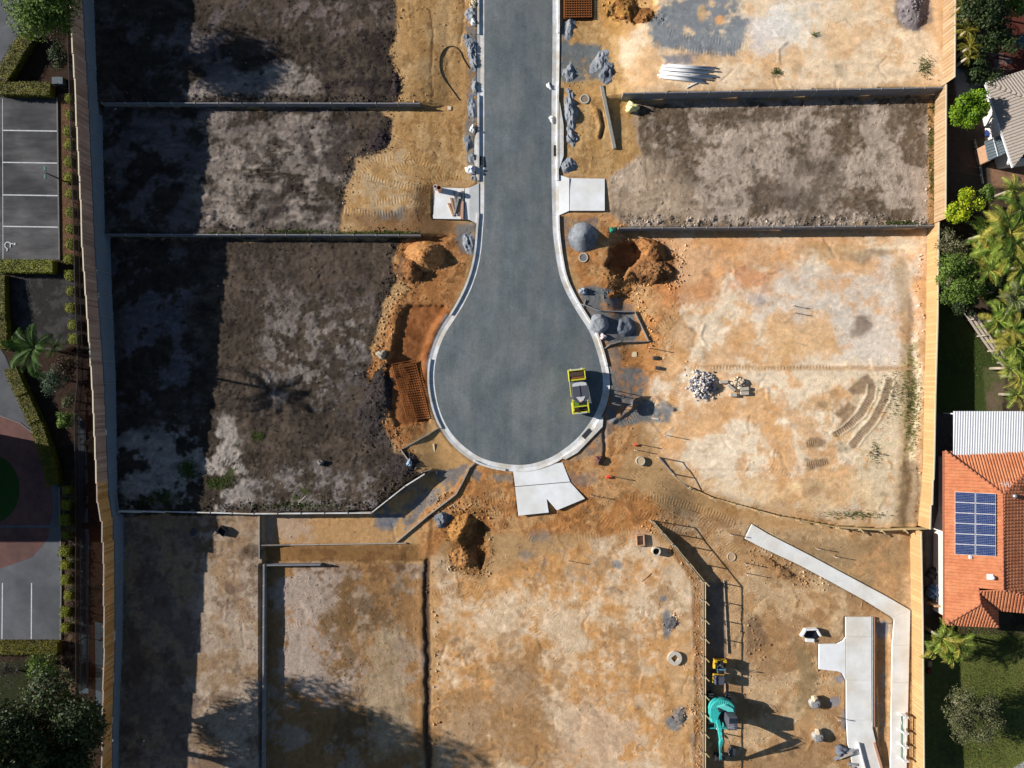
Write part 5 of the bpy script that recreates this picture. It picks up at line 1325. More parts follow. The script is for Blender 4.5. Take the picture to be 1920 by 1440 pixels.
# kerb inlets
def inlet(label, px, py, w, d, rz, z=.03):
    p = W(px, py, zr(py)); t = thing("drain_grate", label, "drain grate", (p[0], p[1], zr(py) + z), rz)
    with local_space():
        q = MB(); q.box((0, 0, .0), (w, d, .02)); q.build("pit", M_black, t)
        for (x, y, ww, dd) in ((0, d / 2, w, .05), (0, -d / 2, w, .05), (w / 2, 0, .05, d), (-w / 2, 0, .05, d)):
            q = MB(); q.box((x, y, .03), (ww, dd, .04)); q.build("frame", M_grate, t)
        for k in range(7):
            q = MB(); q.box((0, -d / 2 + d * (k + .5) / 7, .03), (w, .035, .03)); q.build("bar", M_grate, t)
inlet("steel grate in the right kerb above the right hand driveway", 1043.5, 283, .5, .95, 0, .04)
inlet("steel grate in the left kerb above the left driveway slab", 902.5, 303, .42, .9, 0, .04)
inlet("steel grate in the lower right kerb of the turning circle", 1101, 814, .95, .55, R(48), .05)
# widened kerb slabs
for nm, pts_, z_ in (("pit_apron", [(1048.5, 185), (1053, 210), (1057, 235), (1057, 292), (1048.5, 318)], .14), ("pit_apron", [(1131.5, 782), (1130, 800), (1083, 849), (1060, 862), (1052, 858), (1085, 838), (1112, 808), (1124, 784)], .15), ("pit_apron", [(895, 245), (890, 260), (889, 300), (892, 325), (896, 340)], .14)):
    o = flat_slab(nm, pts_, lambda a, b: zr(b) + z_, m=M_conc_road); centre(o); tag(o, kind="structure")
# rusty reinforcing meshes
def rebar(label, corners, nu, nv2, z, thick=.035, sag=.0):
    P0, P1, P2, P3 = [P(*c) for c in corners]; t = thing("rebar_mesh", label, "steel mesh", (P0 + P1 + P2 + P3) / 4)
    rg = random.Random(4)
    def at(u, v):
        p = P0 * (1 - u) * (1 - v) + P1 * u * (1 - v) + P2 * u * v + P3 * (1 - u) * v
        return Vector((p.x, p.y, z(p.x, p.y) + sag * math.sin(u * 5 + v * 7) * .5))
    for i in range(nu + 1):
        q = MB(); q.tube([at(i / nu, k / 6) for k in range(7)], thick, 5); q.build("bar", M_rust, t)
    for j in range(nv2 + 1):
        q = MB(); q.tube([at(k / 6, j / nv2) + Vector((0, 0, thick * 1.6)) for k in range(7)], thick, 5); q.build("bar", M_rust, t)
rebar("rusty brown reinforcing grid over a pit at the top edge, right of the road", [(1058, -14), (1109, -14), (1109, 34), (1058, 35)], 11, 11, lambda x, y: float(zbase(x, y)) + .22, .045)
pt_ = flat_slab("pit_box", [(1056, -14), (1111, -14), (1111, 36), (1056, 36)], lambda a, b: zr(b) + .08, m=mat("rust_soil", alb((88, 48, 26)), .95)); centre(pt_); tag(pt_, "flat rust stained soil tray under the reinforcing grid at the top edge", "tray")
rebar("long sagging sheet of rusty reinforcing mesh in the brown pit left of the bulb", [(735, 683), (778, 675), (807, 783), (764, 788)], 10, 24, lambda x, y: ground_z(x, y) + .24, .04, .08)
# hose loop
hp = smooth_path([(862, 188), (845, 165), (826, 140), (823, 112), (833, 90), (850, 85), (863, 95), (868, 110), (880, 128)], 2)
q = MB(); q.tube([(P(*a).x, P(*a).y, ground_z(P(*a).x, P(*a).y) + .035) for a in hp], .034, 6); o = q.build("hose", M_black, None, True); centre(o); tag(o, "thin black hose lying in a loop on the sand left of the road", "hose")
# ---- stakes with string flags
def stake(label, px, py, h, col=None, group="survey stakes standing in the soil"):
    c = P(px, py); t = thing("stake", label, "stake", Vector((c.x, c.y, ground_z(c.x, c.y))), group=group)
    with local_space():
        q = MB(); q.box((0, 0, h / 2), (.06, .06, h)); q.build("shaft", M_timber, t)
        q = MB(); q.box((.05, 0, h - .1), (.22, .05, .18)); q.build("flag", mat("flag_%d" % (hash(col) % 97), alb(col or (232, 232, 236)), .7), t)
for (x, y, h, c_, lb) in [(1244, 815, 1.0, None, "stake at the edge of the sandy lot right of the bulb"), (1366, 1000, 1.0, None, "white topped stake left of the footpath's upper end"), (1395, 1055, 1.1, None, "white topped stake right of the flat round cover"),
    (1397, 1074, 1.1, None, "white topped stake below the flat round cover, lower of a pair"), (1567, 1344, .9, None, "thin white stake left of the lower concrete driveway"), (1529, 1027, .9, None, "white topped stake in the brown soil above the footpath"), (1562, 1042, .9, None, "second white topped stake above the footpath, nearer the fence"),
    (1486, 573, .7, None, "small stake in the upper part of the large sandy lot"), (1488, 586, .7, None, "lower of two small stakes in the large sandy lot"), (1639, 849, .6, None, "short white stake on the damp patch near the golden fence"), (1066, 1051, .8, None, "stake standing on the sand below the white driveway slab"), (1107, 928, .9, None, "stake right beside the corner of the white driveway slab"),
    (1189, 843, .9, (236, 240, 240), "white stake beside the red flagged one"), (1216, 652, 1.0, None, "stake by the outer corner of the boarded bay"), (800, 205, .0, None, None)]:
    if lb: stake(lb, x, y, h, c_)
stake("red flagged stake on the sand right of the bulb", 1194, 832, 1.0, (214, 60, 36), None)
stake("red flagged stake right of the white driveway below the bulb", 1143, 892, 1.0, (220, 56, 34), None)
sack("red plastic lump at the foot of the red flagged stake below the bulb", 1141, 894, .2, (214, 56, 34), (1, .8, .9), 17, "plastic_wrap", "plastic sheet")
sack("orange red lump at the foot of the upper red flagged stake", 1192, 834, .18, (200, 80, 50), (1, .8, .9), 18, "plastic_wrap", "plastic sheet")
sack("bundle of dark reddish hardware on the soil beside the turning circle", 1122, 862, .42, (112, 78, 74), (.8, 1, .8), 19, "hardware_bundle", "bundle")
# dark blocks by the haul track
pbox("grey_block", "grey concrete block beside the track, upper of two near the boarded bay", "block", 1228, 671, (.42, .3, .25), R(5), M_steel)
pbox("grey_block", "grey concrete block beside the track, lower of two near the boarded bay", "block", 1233, 690, (.5, .3, .25), R(-5), M_steel)
pbox("cream_pad", "flat cream square of paper on the orange soil right of the kerb", "pad", 1189, 664.5, (.5, .48, .03), R(4), mat("cream_pad", alb((228, 206, 168)), .8, var=.1))
pbox("service_lid", "small pale square service lid at the end of the upper left wall", "lid", 843, 203, (.3, .34, .08), 0, M_cap)
# white stone pile and concrete blocks
def stone_pile(name, label, cat, cx, cy, rx, ry, h, n, r0, cols, seed, core=None):
    c = P(cx, cy); t = thing(name, label, cat, Vector((c.x, c.y, ground_z(c.x, c.y)))); rg = random.Random(seed)
    ms = [mat("%s_%d" % (name, i), alb(cc), .9, var=.2, scale=8) for i, cc in enumerate(cols)]
    if core:
        q = MB(); nn = 20; vs = [(0, 0, h * .8)] + [(rx / S * .85 * math.cos(2 * PI * k / nn), ry / S * .85 * math.sin(2 * PI * k / nn), -.05) for k in range(nn)]; q.add(vs, [(0, 1 + k, 1 + (k + 1) % nn) for k in range(nn)])
        with local_space(): q.build("core", mat(name + "_core", alb(core), .95, var=.3, scale=10), t)
    shared = []
    with local_space():
        for k in range(6):
            q = MB(); q.rock((0, 0, 0), 1.0, rg, .8); o_ = q.build("stone", None, t); shared.append(o_.data); bpy.data.objects.remove(o_)
    for me in shared: me.materials.append(ms[0])
    for k in range(n):
        a = rg.random() * 2 * PI; d = math.sqrt(rg.random()) * (1.0 if k % 6 else 1.25); x, y = d * math.cos(a) * rx / S, d * math.sin(a) * ry / S
        z = h * max(0, 1 - d) * .95 + r0 * .35; s_ = r0 * rg.uniform(.55, 1.35)
        o = bpy.data.objects.new("stone", shared[k % 6]); COL.objects.link(o); o.parent = t; o.location = (x, y, z); o.scale = (s_, s_ * rg.uniform(.7, 1), s_ * rg.uniform(.6, 1)); o.rotation_euler = (rg.random() * 6, rg.random() * 6, rg.random() * 6)
        o.material_slots[0].link = 'OBJECT'; o.material_slots[0].material = ms[rg.randrange(len(ms))]
    return t
stone_pile("stone_pile", "heap of white and blue grey stones on the sandy lot right of the roller", "stone pile", 1318, 722, 26, 25, .8, 290, .13, [(226, 222, 224), (170, 170, 184), (200, 190, 184), (120, 122, 138), (236, 228, 214)], 5, core=(190, 168, 140))
stone_pile("rubble_pile", "small pile of beige broken rock behind the concrete blocks", "rubble", 1385, 718, 15, 9, .35, 60, .17, [(214, 196, 168), (186, 168, 148), (226, 214, 196)], 6)
for (x, y, w, d, rz, lb) in [(1356, 716, .75, .28, R(4), "pale slim concrete block lying alone nearest the stone heap"), (1370, 727, .28, .85, R(50), "concrete block lying aslant between the stone heap and the rubble"), (1374, 740, .62, .36, 0, "short grey concrete block in front of the others"),
                          (1395, 729, .75, .32, R(4), "upper of two parallel concrete blocks by the rubble pile"), (1395, 737, .75, .34, R(2), "lower of two parallel concrete blocks by the rubble pile")]:
    pbox("concrete_block", lb, "concrete block", x, y, (w, d, .3), rz, mat("block_conc", alb((196, 186, 172)), .9, var=.12) if x == 1356 else bpy.data.materials["block_conc"], 0, "loose concrete blocks beside the rubble")
stone_pile("stone_heap", "cream stones dumped at the top of the left kerb", "stones", 889, 8, 6, 8, .25, 26, .16, [(226, 214, 190), (200, 186, 160)], 8)
# timbers & pipes on the left driveway slab
zs = zr(380) + .17
def onslab(a, b, z=0): p = W(a, b, zs); return Vector((p[0], p[1], zs + z))
for k, (a, b, w, lb, m_) in enumerate([((840.5, 381), (850, 405), .16, "short timber at the left of the timber pile on the left driveway slab", M_timber), ((845, 371), (852, 400), .16, "second timber from the left in the pile on the driveway slab", M_timber), ((851, 358), (856, 400), .14, "grey brown timber behind the leaning board in the driveway pile", M_timber2),
    ((863, 361), (852, 404), .14, "dark board lying aslant across the timber pile", M_greyboard), ((860, 372), (859, 402), .2, "wide raw timber in the middle of the driveway pile", M_timber), ((866, 358), (865.5, 378), .2, "upper short timber at the right of the driveway pile", M_timber2), ((867, 378), (866, 411), .24, "broad pinkish timber at the right edge of the driveway pile", M_pink)]):
    A, B = onslab(*a), onslab(*b); zz = .06 + (.12 if k in (3,) else 0); q = MB(); q.bar(A + Vector((0, 0, zz)), B + Vector((0, 0, zz)), w, .11); o = q.build("timber", m_, bevel=.008); centre(o); tag(o, lb, "timber", "timbers piled on the left driveway slab")
for (x, y, h, r_, lb) in [(817.5, 353.5, .8, .17, "shorter cut pipe standing at the corner of the left driveway slab"), (825, 357.5, 1.15, .23, "taller white pipe standing on end on the left driveway slab")]:
    p = onslab(x, y); t = thing("standing_pipe", lb, "pipe", p)
    with local_space():
        q = MB(); q.ring((0, 0, h / 2), r_, r_ - .035, h, 24); q.build("pipe_wall", M_pink if h > 1 else M_white, t, False); q = MB(); q.cyl((0, 0, .03), r_ - .04, .04, 20); q.build("inside", M_rust, t)
# form boards: poly-lines of boards standing on edge with stakes
def boards(label, pts, h=.22, th=.06, m=None, step=2.4, stakes=True, z0=0):
    t = thing("form_boards", label, "formwork", P(*pts[0]))
    ps = walk(pts, step * S)
    for (a, b) in zip(ps[:-1], ps[1:]):
        A, B = P(*a), P(*b); za, zb_ = ground_z(A.x, A.y), ground_z(B.x, B.y); u = (B - A).normalized() * .01
        q = MB(); q.bar((A.x + u.x, A.y + u.y, za + h / 2 + z0), (B.x - u.x, B.y - u.y, zb_ + h / 2 + z0), th, h); q.build("board", m or M_greyboard, t)
        if stakes:
            q = MB(); q.box((A.x + .08, A.y + .06, za + h * .6), (.05, .05, h * 1.5)); q.build("stake", M_timber2, t)
    return t
boards("timber edge boards round the grey sand bay on the right verge", [(1082, 569), (1095, 572), (1123, 583), (1190, 585), (1216, 640), (1160, 641), (1142, 647), (1131, 655)], .22, .08)
boards("long straight pale form board left of the lower sandy lots", [(490, 1022), (600, 1020.5), (762, 1018)], .16, .10, M_timber2, stakes=False)
boards("double form boards running down beside the small left strip", [(487, 965), (487, 1048)], .18, .08)
boards("long diagonal boards running from the bulb down to the left", [(890, 868), (880, 877), (868, 902), (855, 926), (800, 968), (742, 1017)], .22, .12, M_timber2)
boards("short form boards from the kerb to the corner of the white topped wall", [(823, 802), (790, 822), (752, 843)], .2, .08)
boards("double timber rails slanting down to the white topped wall", [(752, 843), (770, 868), (790, 890)], .24, .10, M_timber2)
boards("timber frame pieces at the end of the white topped wall", [(790, 886), (808, 880), (800, 893)], .2, .08, M_timber2)
boards("short boards beside the kerb end of the boarded sand bay", [(1093, 577), (1098, 562)], .16, .06, M_timber2)
# formwork beside the lower driveway
fw = thing("slab_formwork", "long pinkish timber form along the right side of the lower concrete driveway", "formwork", P(1638, 1160))
for (ya, yb) in ((1157, 1210), (1210.5, 1262), (1262.5, 1312), (1312.5, 1363)):
    a, b = W(1638.5, ya, ZL7 + .2), W(1638.5, yb, ZL7 + .2)
    q = MB(); q.bar((a[0], a[1], ZL7 + .1), (b[0], b[1], ZL7 + .1), .16, .26); q.build("board", M_pink, fw)
    q = MB(); q.bar((a[0] - .12, a[1], ZL7 + .14), (b[0] - .12, b[1], ZL7 + .14), .06, .26); q.build("board", M_greyboard, fw)
    q = MB(); q.box((a[0] + .18, a[1] - .4, ZL7 + .1), (.5, .05, .05)); q.build("peg", M_timber2, fw)
fw2 = thing("slab_formwork", "slanting pink timber form at the bottom edge right of the lower concrete driveway", "formwork", P(1640, 1392))
for (a, b) in (((1639, 1392), (1653, 1440)), ((1653.3, 1441), (1664, 1480))):
    A, B = W(*a, ZL7 + .2), W(*b, ZL7 + .2); q = MB(); q.bar((A[0], A[1], ZL7 + .1), (B[0], B[1], ZL7 + .1), .22, .26); q.build("board", M_pink, fw2)
tr2 = [(1646, 1175), (1647, 1300), (1652, 1370), (1662, 1440)]
# loose boards and props at the foot of the lower driveway
ct = thing("board_stack", "heap of tilted timber boards beside a wrapped bundle at the lower edge", "timber stack", P(1578, 1405))
for k, (a, b, w) in enumerate([((1563, 1423), (1598, 1401), .30), ((1571, 1421), (1595, 1407), .22), ((1588, 1430), (1606, 1432), .24), ((1590, 1436), (1600, 1437), .2)]):
    A, B = P(*a), P(*b); zz = ZL7 + .12 + k * .05; q = MB(); q.bar((A.x, A.y, zz), (B.x, B.y, zz + (.35 if k < 2 else 0)), w, .05); q.build("board", M_timber2 if k % 2 else M_greyboard, ct)
sack("crumpled silver and black plastic wrap beside the tilted boards at the lower edge", 1576, 1405, .6, (110, 116, 130), (1, .8, .6), 20, "plastic_wrap", "plastic sheet")
pbox("plywood_square", "brown square of plywood lying on the lower concrete driveway", "plywood", 1597.5, 1387, (.62, .52, .04), R(4), mat("ply", alb((182, 160, 136)), .8, var=.1), .17)
kk = thing("kerb_board", "long raised concrete upstand with a blue shadow crossing the lower driveway", "upstand", P(1610, 1395))
for (a, b) in (((1609, 1393), (1616, 1420)), ((1616.2, 1420.8), (1632, 1480))):
    A, B = W(*a, ZL7 + .3), W(*b, ZL7 + .3); q = MB(); q.bar((A[0], A[1], ZL7 + .26), (B[0], B[1], ZL7 + .26), .12, .3); q.build("upstand_piece", M_conc, kk)
# headwall and wrapped pits
hw = thing("headwall", "white angled concrete headwall open over a black pit", "headwall", P(1524, 1188))
for (a, b) in (((1503, 1194), (1511, 1181)), ((1511, 1181), (1532, 1180)), ((1532, 1180), (1539, 1193))):
    A, B = PT(*a, .45), PT(*b, .45); q = MB(); q.bar((A.x, A.y, ZL7 + .25), (B.x, B.y, ZL7 + .25), .14, .5); q.build("wall", M_conc, hw)
q = MB(); a = P(1521, 1188); q.prism([W(*p_, ZL7) for p_ in ((1508, 1194), (1513, 1183), (1531, 1182), (1536, 1192), (1530, 1198), (1512, 1198))], ZL7 + .01, ZL7 + .05); q.build("pit", M_black, hw)
q = MB(); A, B = P(1510, 1199), P(1525, 1200); q.bar((A.x, A.y, ZL7 + .12), (B.x, B.y, ZL7 + .12), .3, .2); q.build("sill", M_conc, hw)
M_mesh = mat("woven_bag", alb((158, 158, 158)), .8, var=.25, scale=10, bump=.03)
def wrapped(label, px, py, seed):
    c = P(px, py); t = thing("bulk_bag", label, "bulk bag", Vector((c.x, c.y, ground_z(c.x, c.y)))); rg = random.Random(seed)
    with local_space():
        q = MB(); n = 14; pts = []
        vs = []; 
        for zi, (zz, rr) in enumerate([(0, .46), (.3, .5), (.55, .46), (.62, .36)]):
            for k in range(n): a = 2 * PI * k / n; r_ = rr * (1 + rg.uniform(-.06, .06)) * (1.08 if k % 4 == 1 else 1); vs.append((r_ * math.cos(a), r_ * .95 * math.sin(a), zz))
        fs = [(z_ * n + k, z_ * n + (k + 1) % n, (z_ + 1) * n + (k + 1) % n, (z_ + 1) * n + k) for z_ in range(3) for k in range(n)] + [tuple(3 * n + k for k in range(n))]
        q.add(vs, fs); q.build("bag", M_mesh, t)
        for j in range(4):
            q = MB(); q.tube([((.51 - j * .01) * math.cos(2 * PI * k / 16), .49 * math.sin(2 * PI * k / 16), .10 + j * .14) for k in range(17)], .018, 4); q.build("wire", M_post, t)
        q = MB(); q.rock((-.05, .45, .45), .38, rg, .8); q.build("filling", mat("fill_%d" % seed, alb((222, 202, 170)), .9, var=.2), t)
        q = MB(); q.box((.05, -.1, .65), (.3, .34, .05), .3); q.build("flap", M_rubble, t)
wrapped("bulky grey woven bag bound with wire, upper of two near the lower driveway", 1525, 1316, 3)
wrapped("bulky grey woven bag with cream filling, lower of two near the lower driveway", 1531, 1378, 5)
# white and green barrier on the footpath
br = thing("barrier", "white and green plastic barrier standing on the footpath at the lower right", "barrier", P(1697, 1380))
zb0 = P(1697, 1380).z + .12
for k, (y0, y1) in enumerate([(1342, 1373), (1374, 1399), (1400, 1425)]):
    A, B = W(1692.5, y0, zb0 + .9), W(1692.5, y1, zb0 + .9)
    q = MB(); q.bar((A[0], A[1] - .1, zb0 + .75), (B[0], B[1] + .1, zb0 + .75), .05, .3); q.build("panel", mat("barrier_green", alb((96, 128, 112)), .6) if k == 0 else bpy.data.materials["barrier_green"], br)
    q = MB(); q.bar((A[0] + .25, A[1], zb0 + .95), (B[0] + .25, B[1], zb0 + .95), .06, .06); q.build("rail", M_white, br)
for y in (1342, 1372, 1398, 1424):
    A = W(1695, y, zb0 + .5); q = MB(); q.box((A[0], A[1], zb0 + .5), (.5, .16, 1.0)); q.box((A[0], A[1], zb0 + .06), (.75, .3, .1)); q.build("foot", M_white, br, bevel=.02)
q = MB(); A, B = W(1688, 1345, zb0 + .8), W(1694, 1370, zb0 + .8); q.bar((A[0], A[1], zb0 + .8), (B[0], B[1], zb0 + .8), .05, .05); q.build("brace", M_white, br)
# wire edging boards in lot 7 next to the shaded strip
boards("thin twin boards along the edge of the shaded strip beside the teal digger", [(1357, 1088), (1364, 1225)], .14, .05, M_timber2)
boards("thin boards along the shaded strip below the small yellow roller", [(1359, 1280), (1362, 1330)], .14, .05, M_timber2)
# ------------------------------------------------------------------ machines
M_lime = mat("lime_paint", alb((214, 212, 60)), .4, var=.12, scale=5, spec=.5)
M_limed = mat("green_hood", alb((110, 150, 40)), .45, var=.15, spec=.5)
M_dgrey = mat("dark_grey_canopy", alb((84, 86, 98)), .5, var=.1, spec=.4)
M_lgrey = mat("light_grey_panel", alb((206, 208, 212)), .5, var=.06)
M_rub = mat("rubber", (.015, .015, .016), .8, var=.2)
M_drum = mat("drum_steel", alb((112, 92, 78)), .45, .6, var=.3, scale=6)
M_teal = mat("teal_paint", alb((52, 186, 182)), .6, var=.22, scale=4, spec=.5)
M_tealp = mat("teal_paint_light", alb((106, 216, 208)), .55, var=.08, spec=.5)
M_glass = mat("dark_glass", (.02, .03, .04), .1, spec=.6)
M_yel = mat("yellow_paint", alb((226, 180, 40)), .4, var=.12, spec=.5)
M_hyd = mat("hydraulic_rod", alb((200, 205, 208)), .25, .7)
def part(t, name, m, fn, bevel=.02, smooth=False):
    q = MB(); fn(q); o = q.build(name, m, t, smooth, bevel); return o
c = W(1083.5, 734, zr(734)); 
rl = thing("road_roller", "lime yellow tandem road roller with dark canopy parked on the turning circle", "road roller", (c[0] - .0, c[1], zr(734) + .06), R(6.5))
with local_space():
    for sy in (1.52, -1.45):
        part(rl, "drum", M_drum, lambda q: q.cyl((0, sy, .55), .55, 1.28, 28, 'X'), 0)
        for sx in (-.74, .74):
            part(rl, "yoke", M_lime, lambda q: q.box((sx, sy, .78), (.10, 1.02, .62)), .02)
    part(rl, "front_bumper", M_lime, lambda q: (q.box((0, 2.04, .98), (1.58, .12, .30)), q.box((0, 1.98, 1.14), (1.3, .10, .05))), .02)
    part(rl, "front_crossbar", M_lime, lambda q: q.box((0, 1.10, 1.02), (1.5, .14, .2)), .02)
    part(rl, "front_bumper_plate", M_lgrey, lambda q: q.box((0, 2.045, 1.15), (1.1, .08, .03)), .0)
    part(rl, "scraper", M_rust, lambda q: q.box((0, 1.28, 1.06), (1.25, .12, .06)), .0)
    part(rl, "rear_bumper", M_lime, lambda q: (q.box((0, -1.98, .98), (1.58, .12, .30)), q.box((0, -1.9, 1.14), (1.4, .08, .05))), .02)
    part(rl, "rear_bumper_plate", M_lgrey, lambda q: q.box((0, -1.985, 1.15), (1.1, .08, .03)), .0)
    part(rl, "engine_hood", M_limed, lambda q: q.box((-.05, -1.02, 1.16), (1.3, .62, .5), taper=(.9, .92)), .04)
    part(rl, "hood_rim", M_lime, lambda q: (q.box((0, -.74, 1.40), (1.5, .16, .1)), q.box((.68, -1.2, 1.38), (.12, .9, .1)), q.box((-.68, -1.2, 1.38), (.14, 1.1, .1)), q.box((0, -1.36, 1.38), (1.4, .1, .08))), .015)
    part(rl, "air_grille", M_rub, lambda q: q.box((.2, -1.05, 1.425), (.72, .34, .03)), 0)
    part(rl, "chassis", M_steel, lambda q: q.box((0, 0, .85), (.8, 1.9, .5)), .03)
    part(rl, "deck", M_rub, lambda q: q.box((0, .1, 1.12), (1.3, 1.2, .06)), .0)
    st_ = part(rl, "seat", M_rub, lambda q: q.box((.15, -.1, 1.35), (.5, .45, .3)), .05); part(st_, "backrest", M_rub, lambda q: q.box((.15, -.35, 1.65), (.5, .1, .4)), .04)
    part(rl, "steering_column", M_steel, lambda q: (q.tube([(.15, .5, 1.15), (.15, .35, 1.65)], .04, 8), q.ring((.15, .34, 1.67), .19, .16, .03, 16)), 0)
    for sx in (-.62, .62):
        for sy in (.62, -.62): part(rl, "canopy_post", M_rub, lambda q: q.tube([(sx, sy, 1.1), (sx * .95, sy * .95, 2.45)], .035, 8), 0)
    cn = part(rl, "canopy", M_dgrey, lambda q: (q.box((0, .07, 2.50), (1.46, 1.36, .12)), q.prism([(-.73, -.61), (.73, -.61), (.42, -.98), (-.42, -.98)], 2.44, 2.55)), .03)
    part(cn, "canopy_rib", M_rub, lambda q: q.box((0, .05, 2.575), (.05, 1.1, .035)), 0)
    part(cn, "front_visor", M_lgrey, lambda q: q.prism([(-.66, .52), (.66, .52), (.60, .78), (.3, .86), (-.3, .86), (-.60, .78)], 2.50, 2.585), .01)
    part(cn, "rear_visor", M_lgrey, lambda q: q.prism([(-.42, -.45), (.42, -.45), (.12, -.92), (-.12, -.92)], 2.50, 2.585), .01)
    part(cn, "beacon", mat("beacon_orange", alb((240, 150, 40)), .3), lambda q: q.cyl((0, -.85, 2.62), .06, .12, 12), 0)
    for sx in (-.5, .5): part(rl, "headlight", M_white, lambda q: q.cyl((sx, 2.12, 1.02), .07, .05, 12, 'Y'), 0)
    part(rl, "side_rail", M_lime, lambda q: q.box((-.76, .55, 1.12), (.06, 1.9, .12)), .01)
# small yellow roller
c = P(1345, 1254)
ry = thing("small_roller", "small yellow and black ride on roller parked above the teal digger", "road roller", c, R(-3))
with local_space():
    part(ry, "drum", M_steel, lambda q: q.cyl((0, -.75, .36), .36, .95, 24, 'X'), 0)
    part(ry, "drum", M_drum, lambda q: q.cyl((0, .72, .36), .36, .95, 24, 'X'), 0)
    part(ry, "rear_frame", M_yel, lambda q: (q.box((-.55, .72, .62), (.1, .9, .45)), q.box((.55, .72, .62), (.1, .9, .45)), q.box((0, 1.12, .72), (1.2, .12, .35)), q.box((0, .35, .72), (1.0, .14, .3))), .02)
    part(ry, "engine_bay", M_rub, lambda q: (q.box((0, .68, .95), (.98, .74, .26)), q.box((.12, .75, 1.12), (.4, .35, .1))), .04)
    part(ry, "engine_pipe", M_hyd, lambda q: q.tube([(-.3, .5, 1.1), (-.1, .8, 1.16), (.25, .55, 1.2)], .03, 6), 0)
    part(ry, "corner_panel", M_yel, lambda q: (q.box((-.45, 1.0, .98), (.3, .2, .2)), q.box((.42, 1.02, .98), (.34, .16, .2)), q.box((-.52, .55, .98), (.14, .4, .2))), .03)
    part(ry, "roll_hoop", M_rub, lambda q: q.tube([(-.45, .45, .9), (-.45, .45, 1.75), (.45, .45, 1.75), (.45, .45, .9)], .03, 8), 0)
    part(ry, "blue_fender", mat("blue_fender", alb((120, 190, 220)), .35, var=.1), lambda q: q.box((.1, .28, 1.05), (.85, .22, .14)), .04)
    part(ry, "pivot", M_steel, lambda q: q.box((0, 0, .6), (.35, .4, .35)), .03)
    part(ry, "front_frame", M_yel, lambda q: (q.box((-.52, -.7, .5), (.09, .85, .35)), q.box((.52, -.7, .5), (.09, .85, .35)), q.box((0, -.3, .62), (1.0, .1, .25))), .02)
    part(ry, "front_hood", M_dgrey, lambda q: q.box((0, -.72, .9), (.92, .82, .5)), .05)
    part(ry, "seat", M_rub, lambda q: q.box((0, .1, 1.15), (.45, .35, .2)), .04)
    part(ry, "steering_wheel", M_rub, lambda q: q.ring((0, -.15, 1.35), .18, .15, .03, 16), 0)
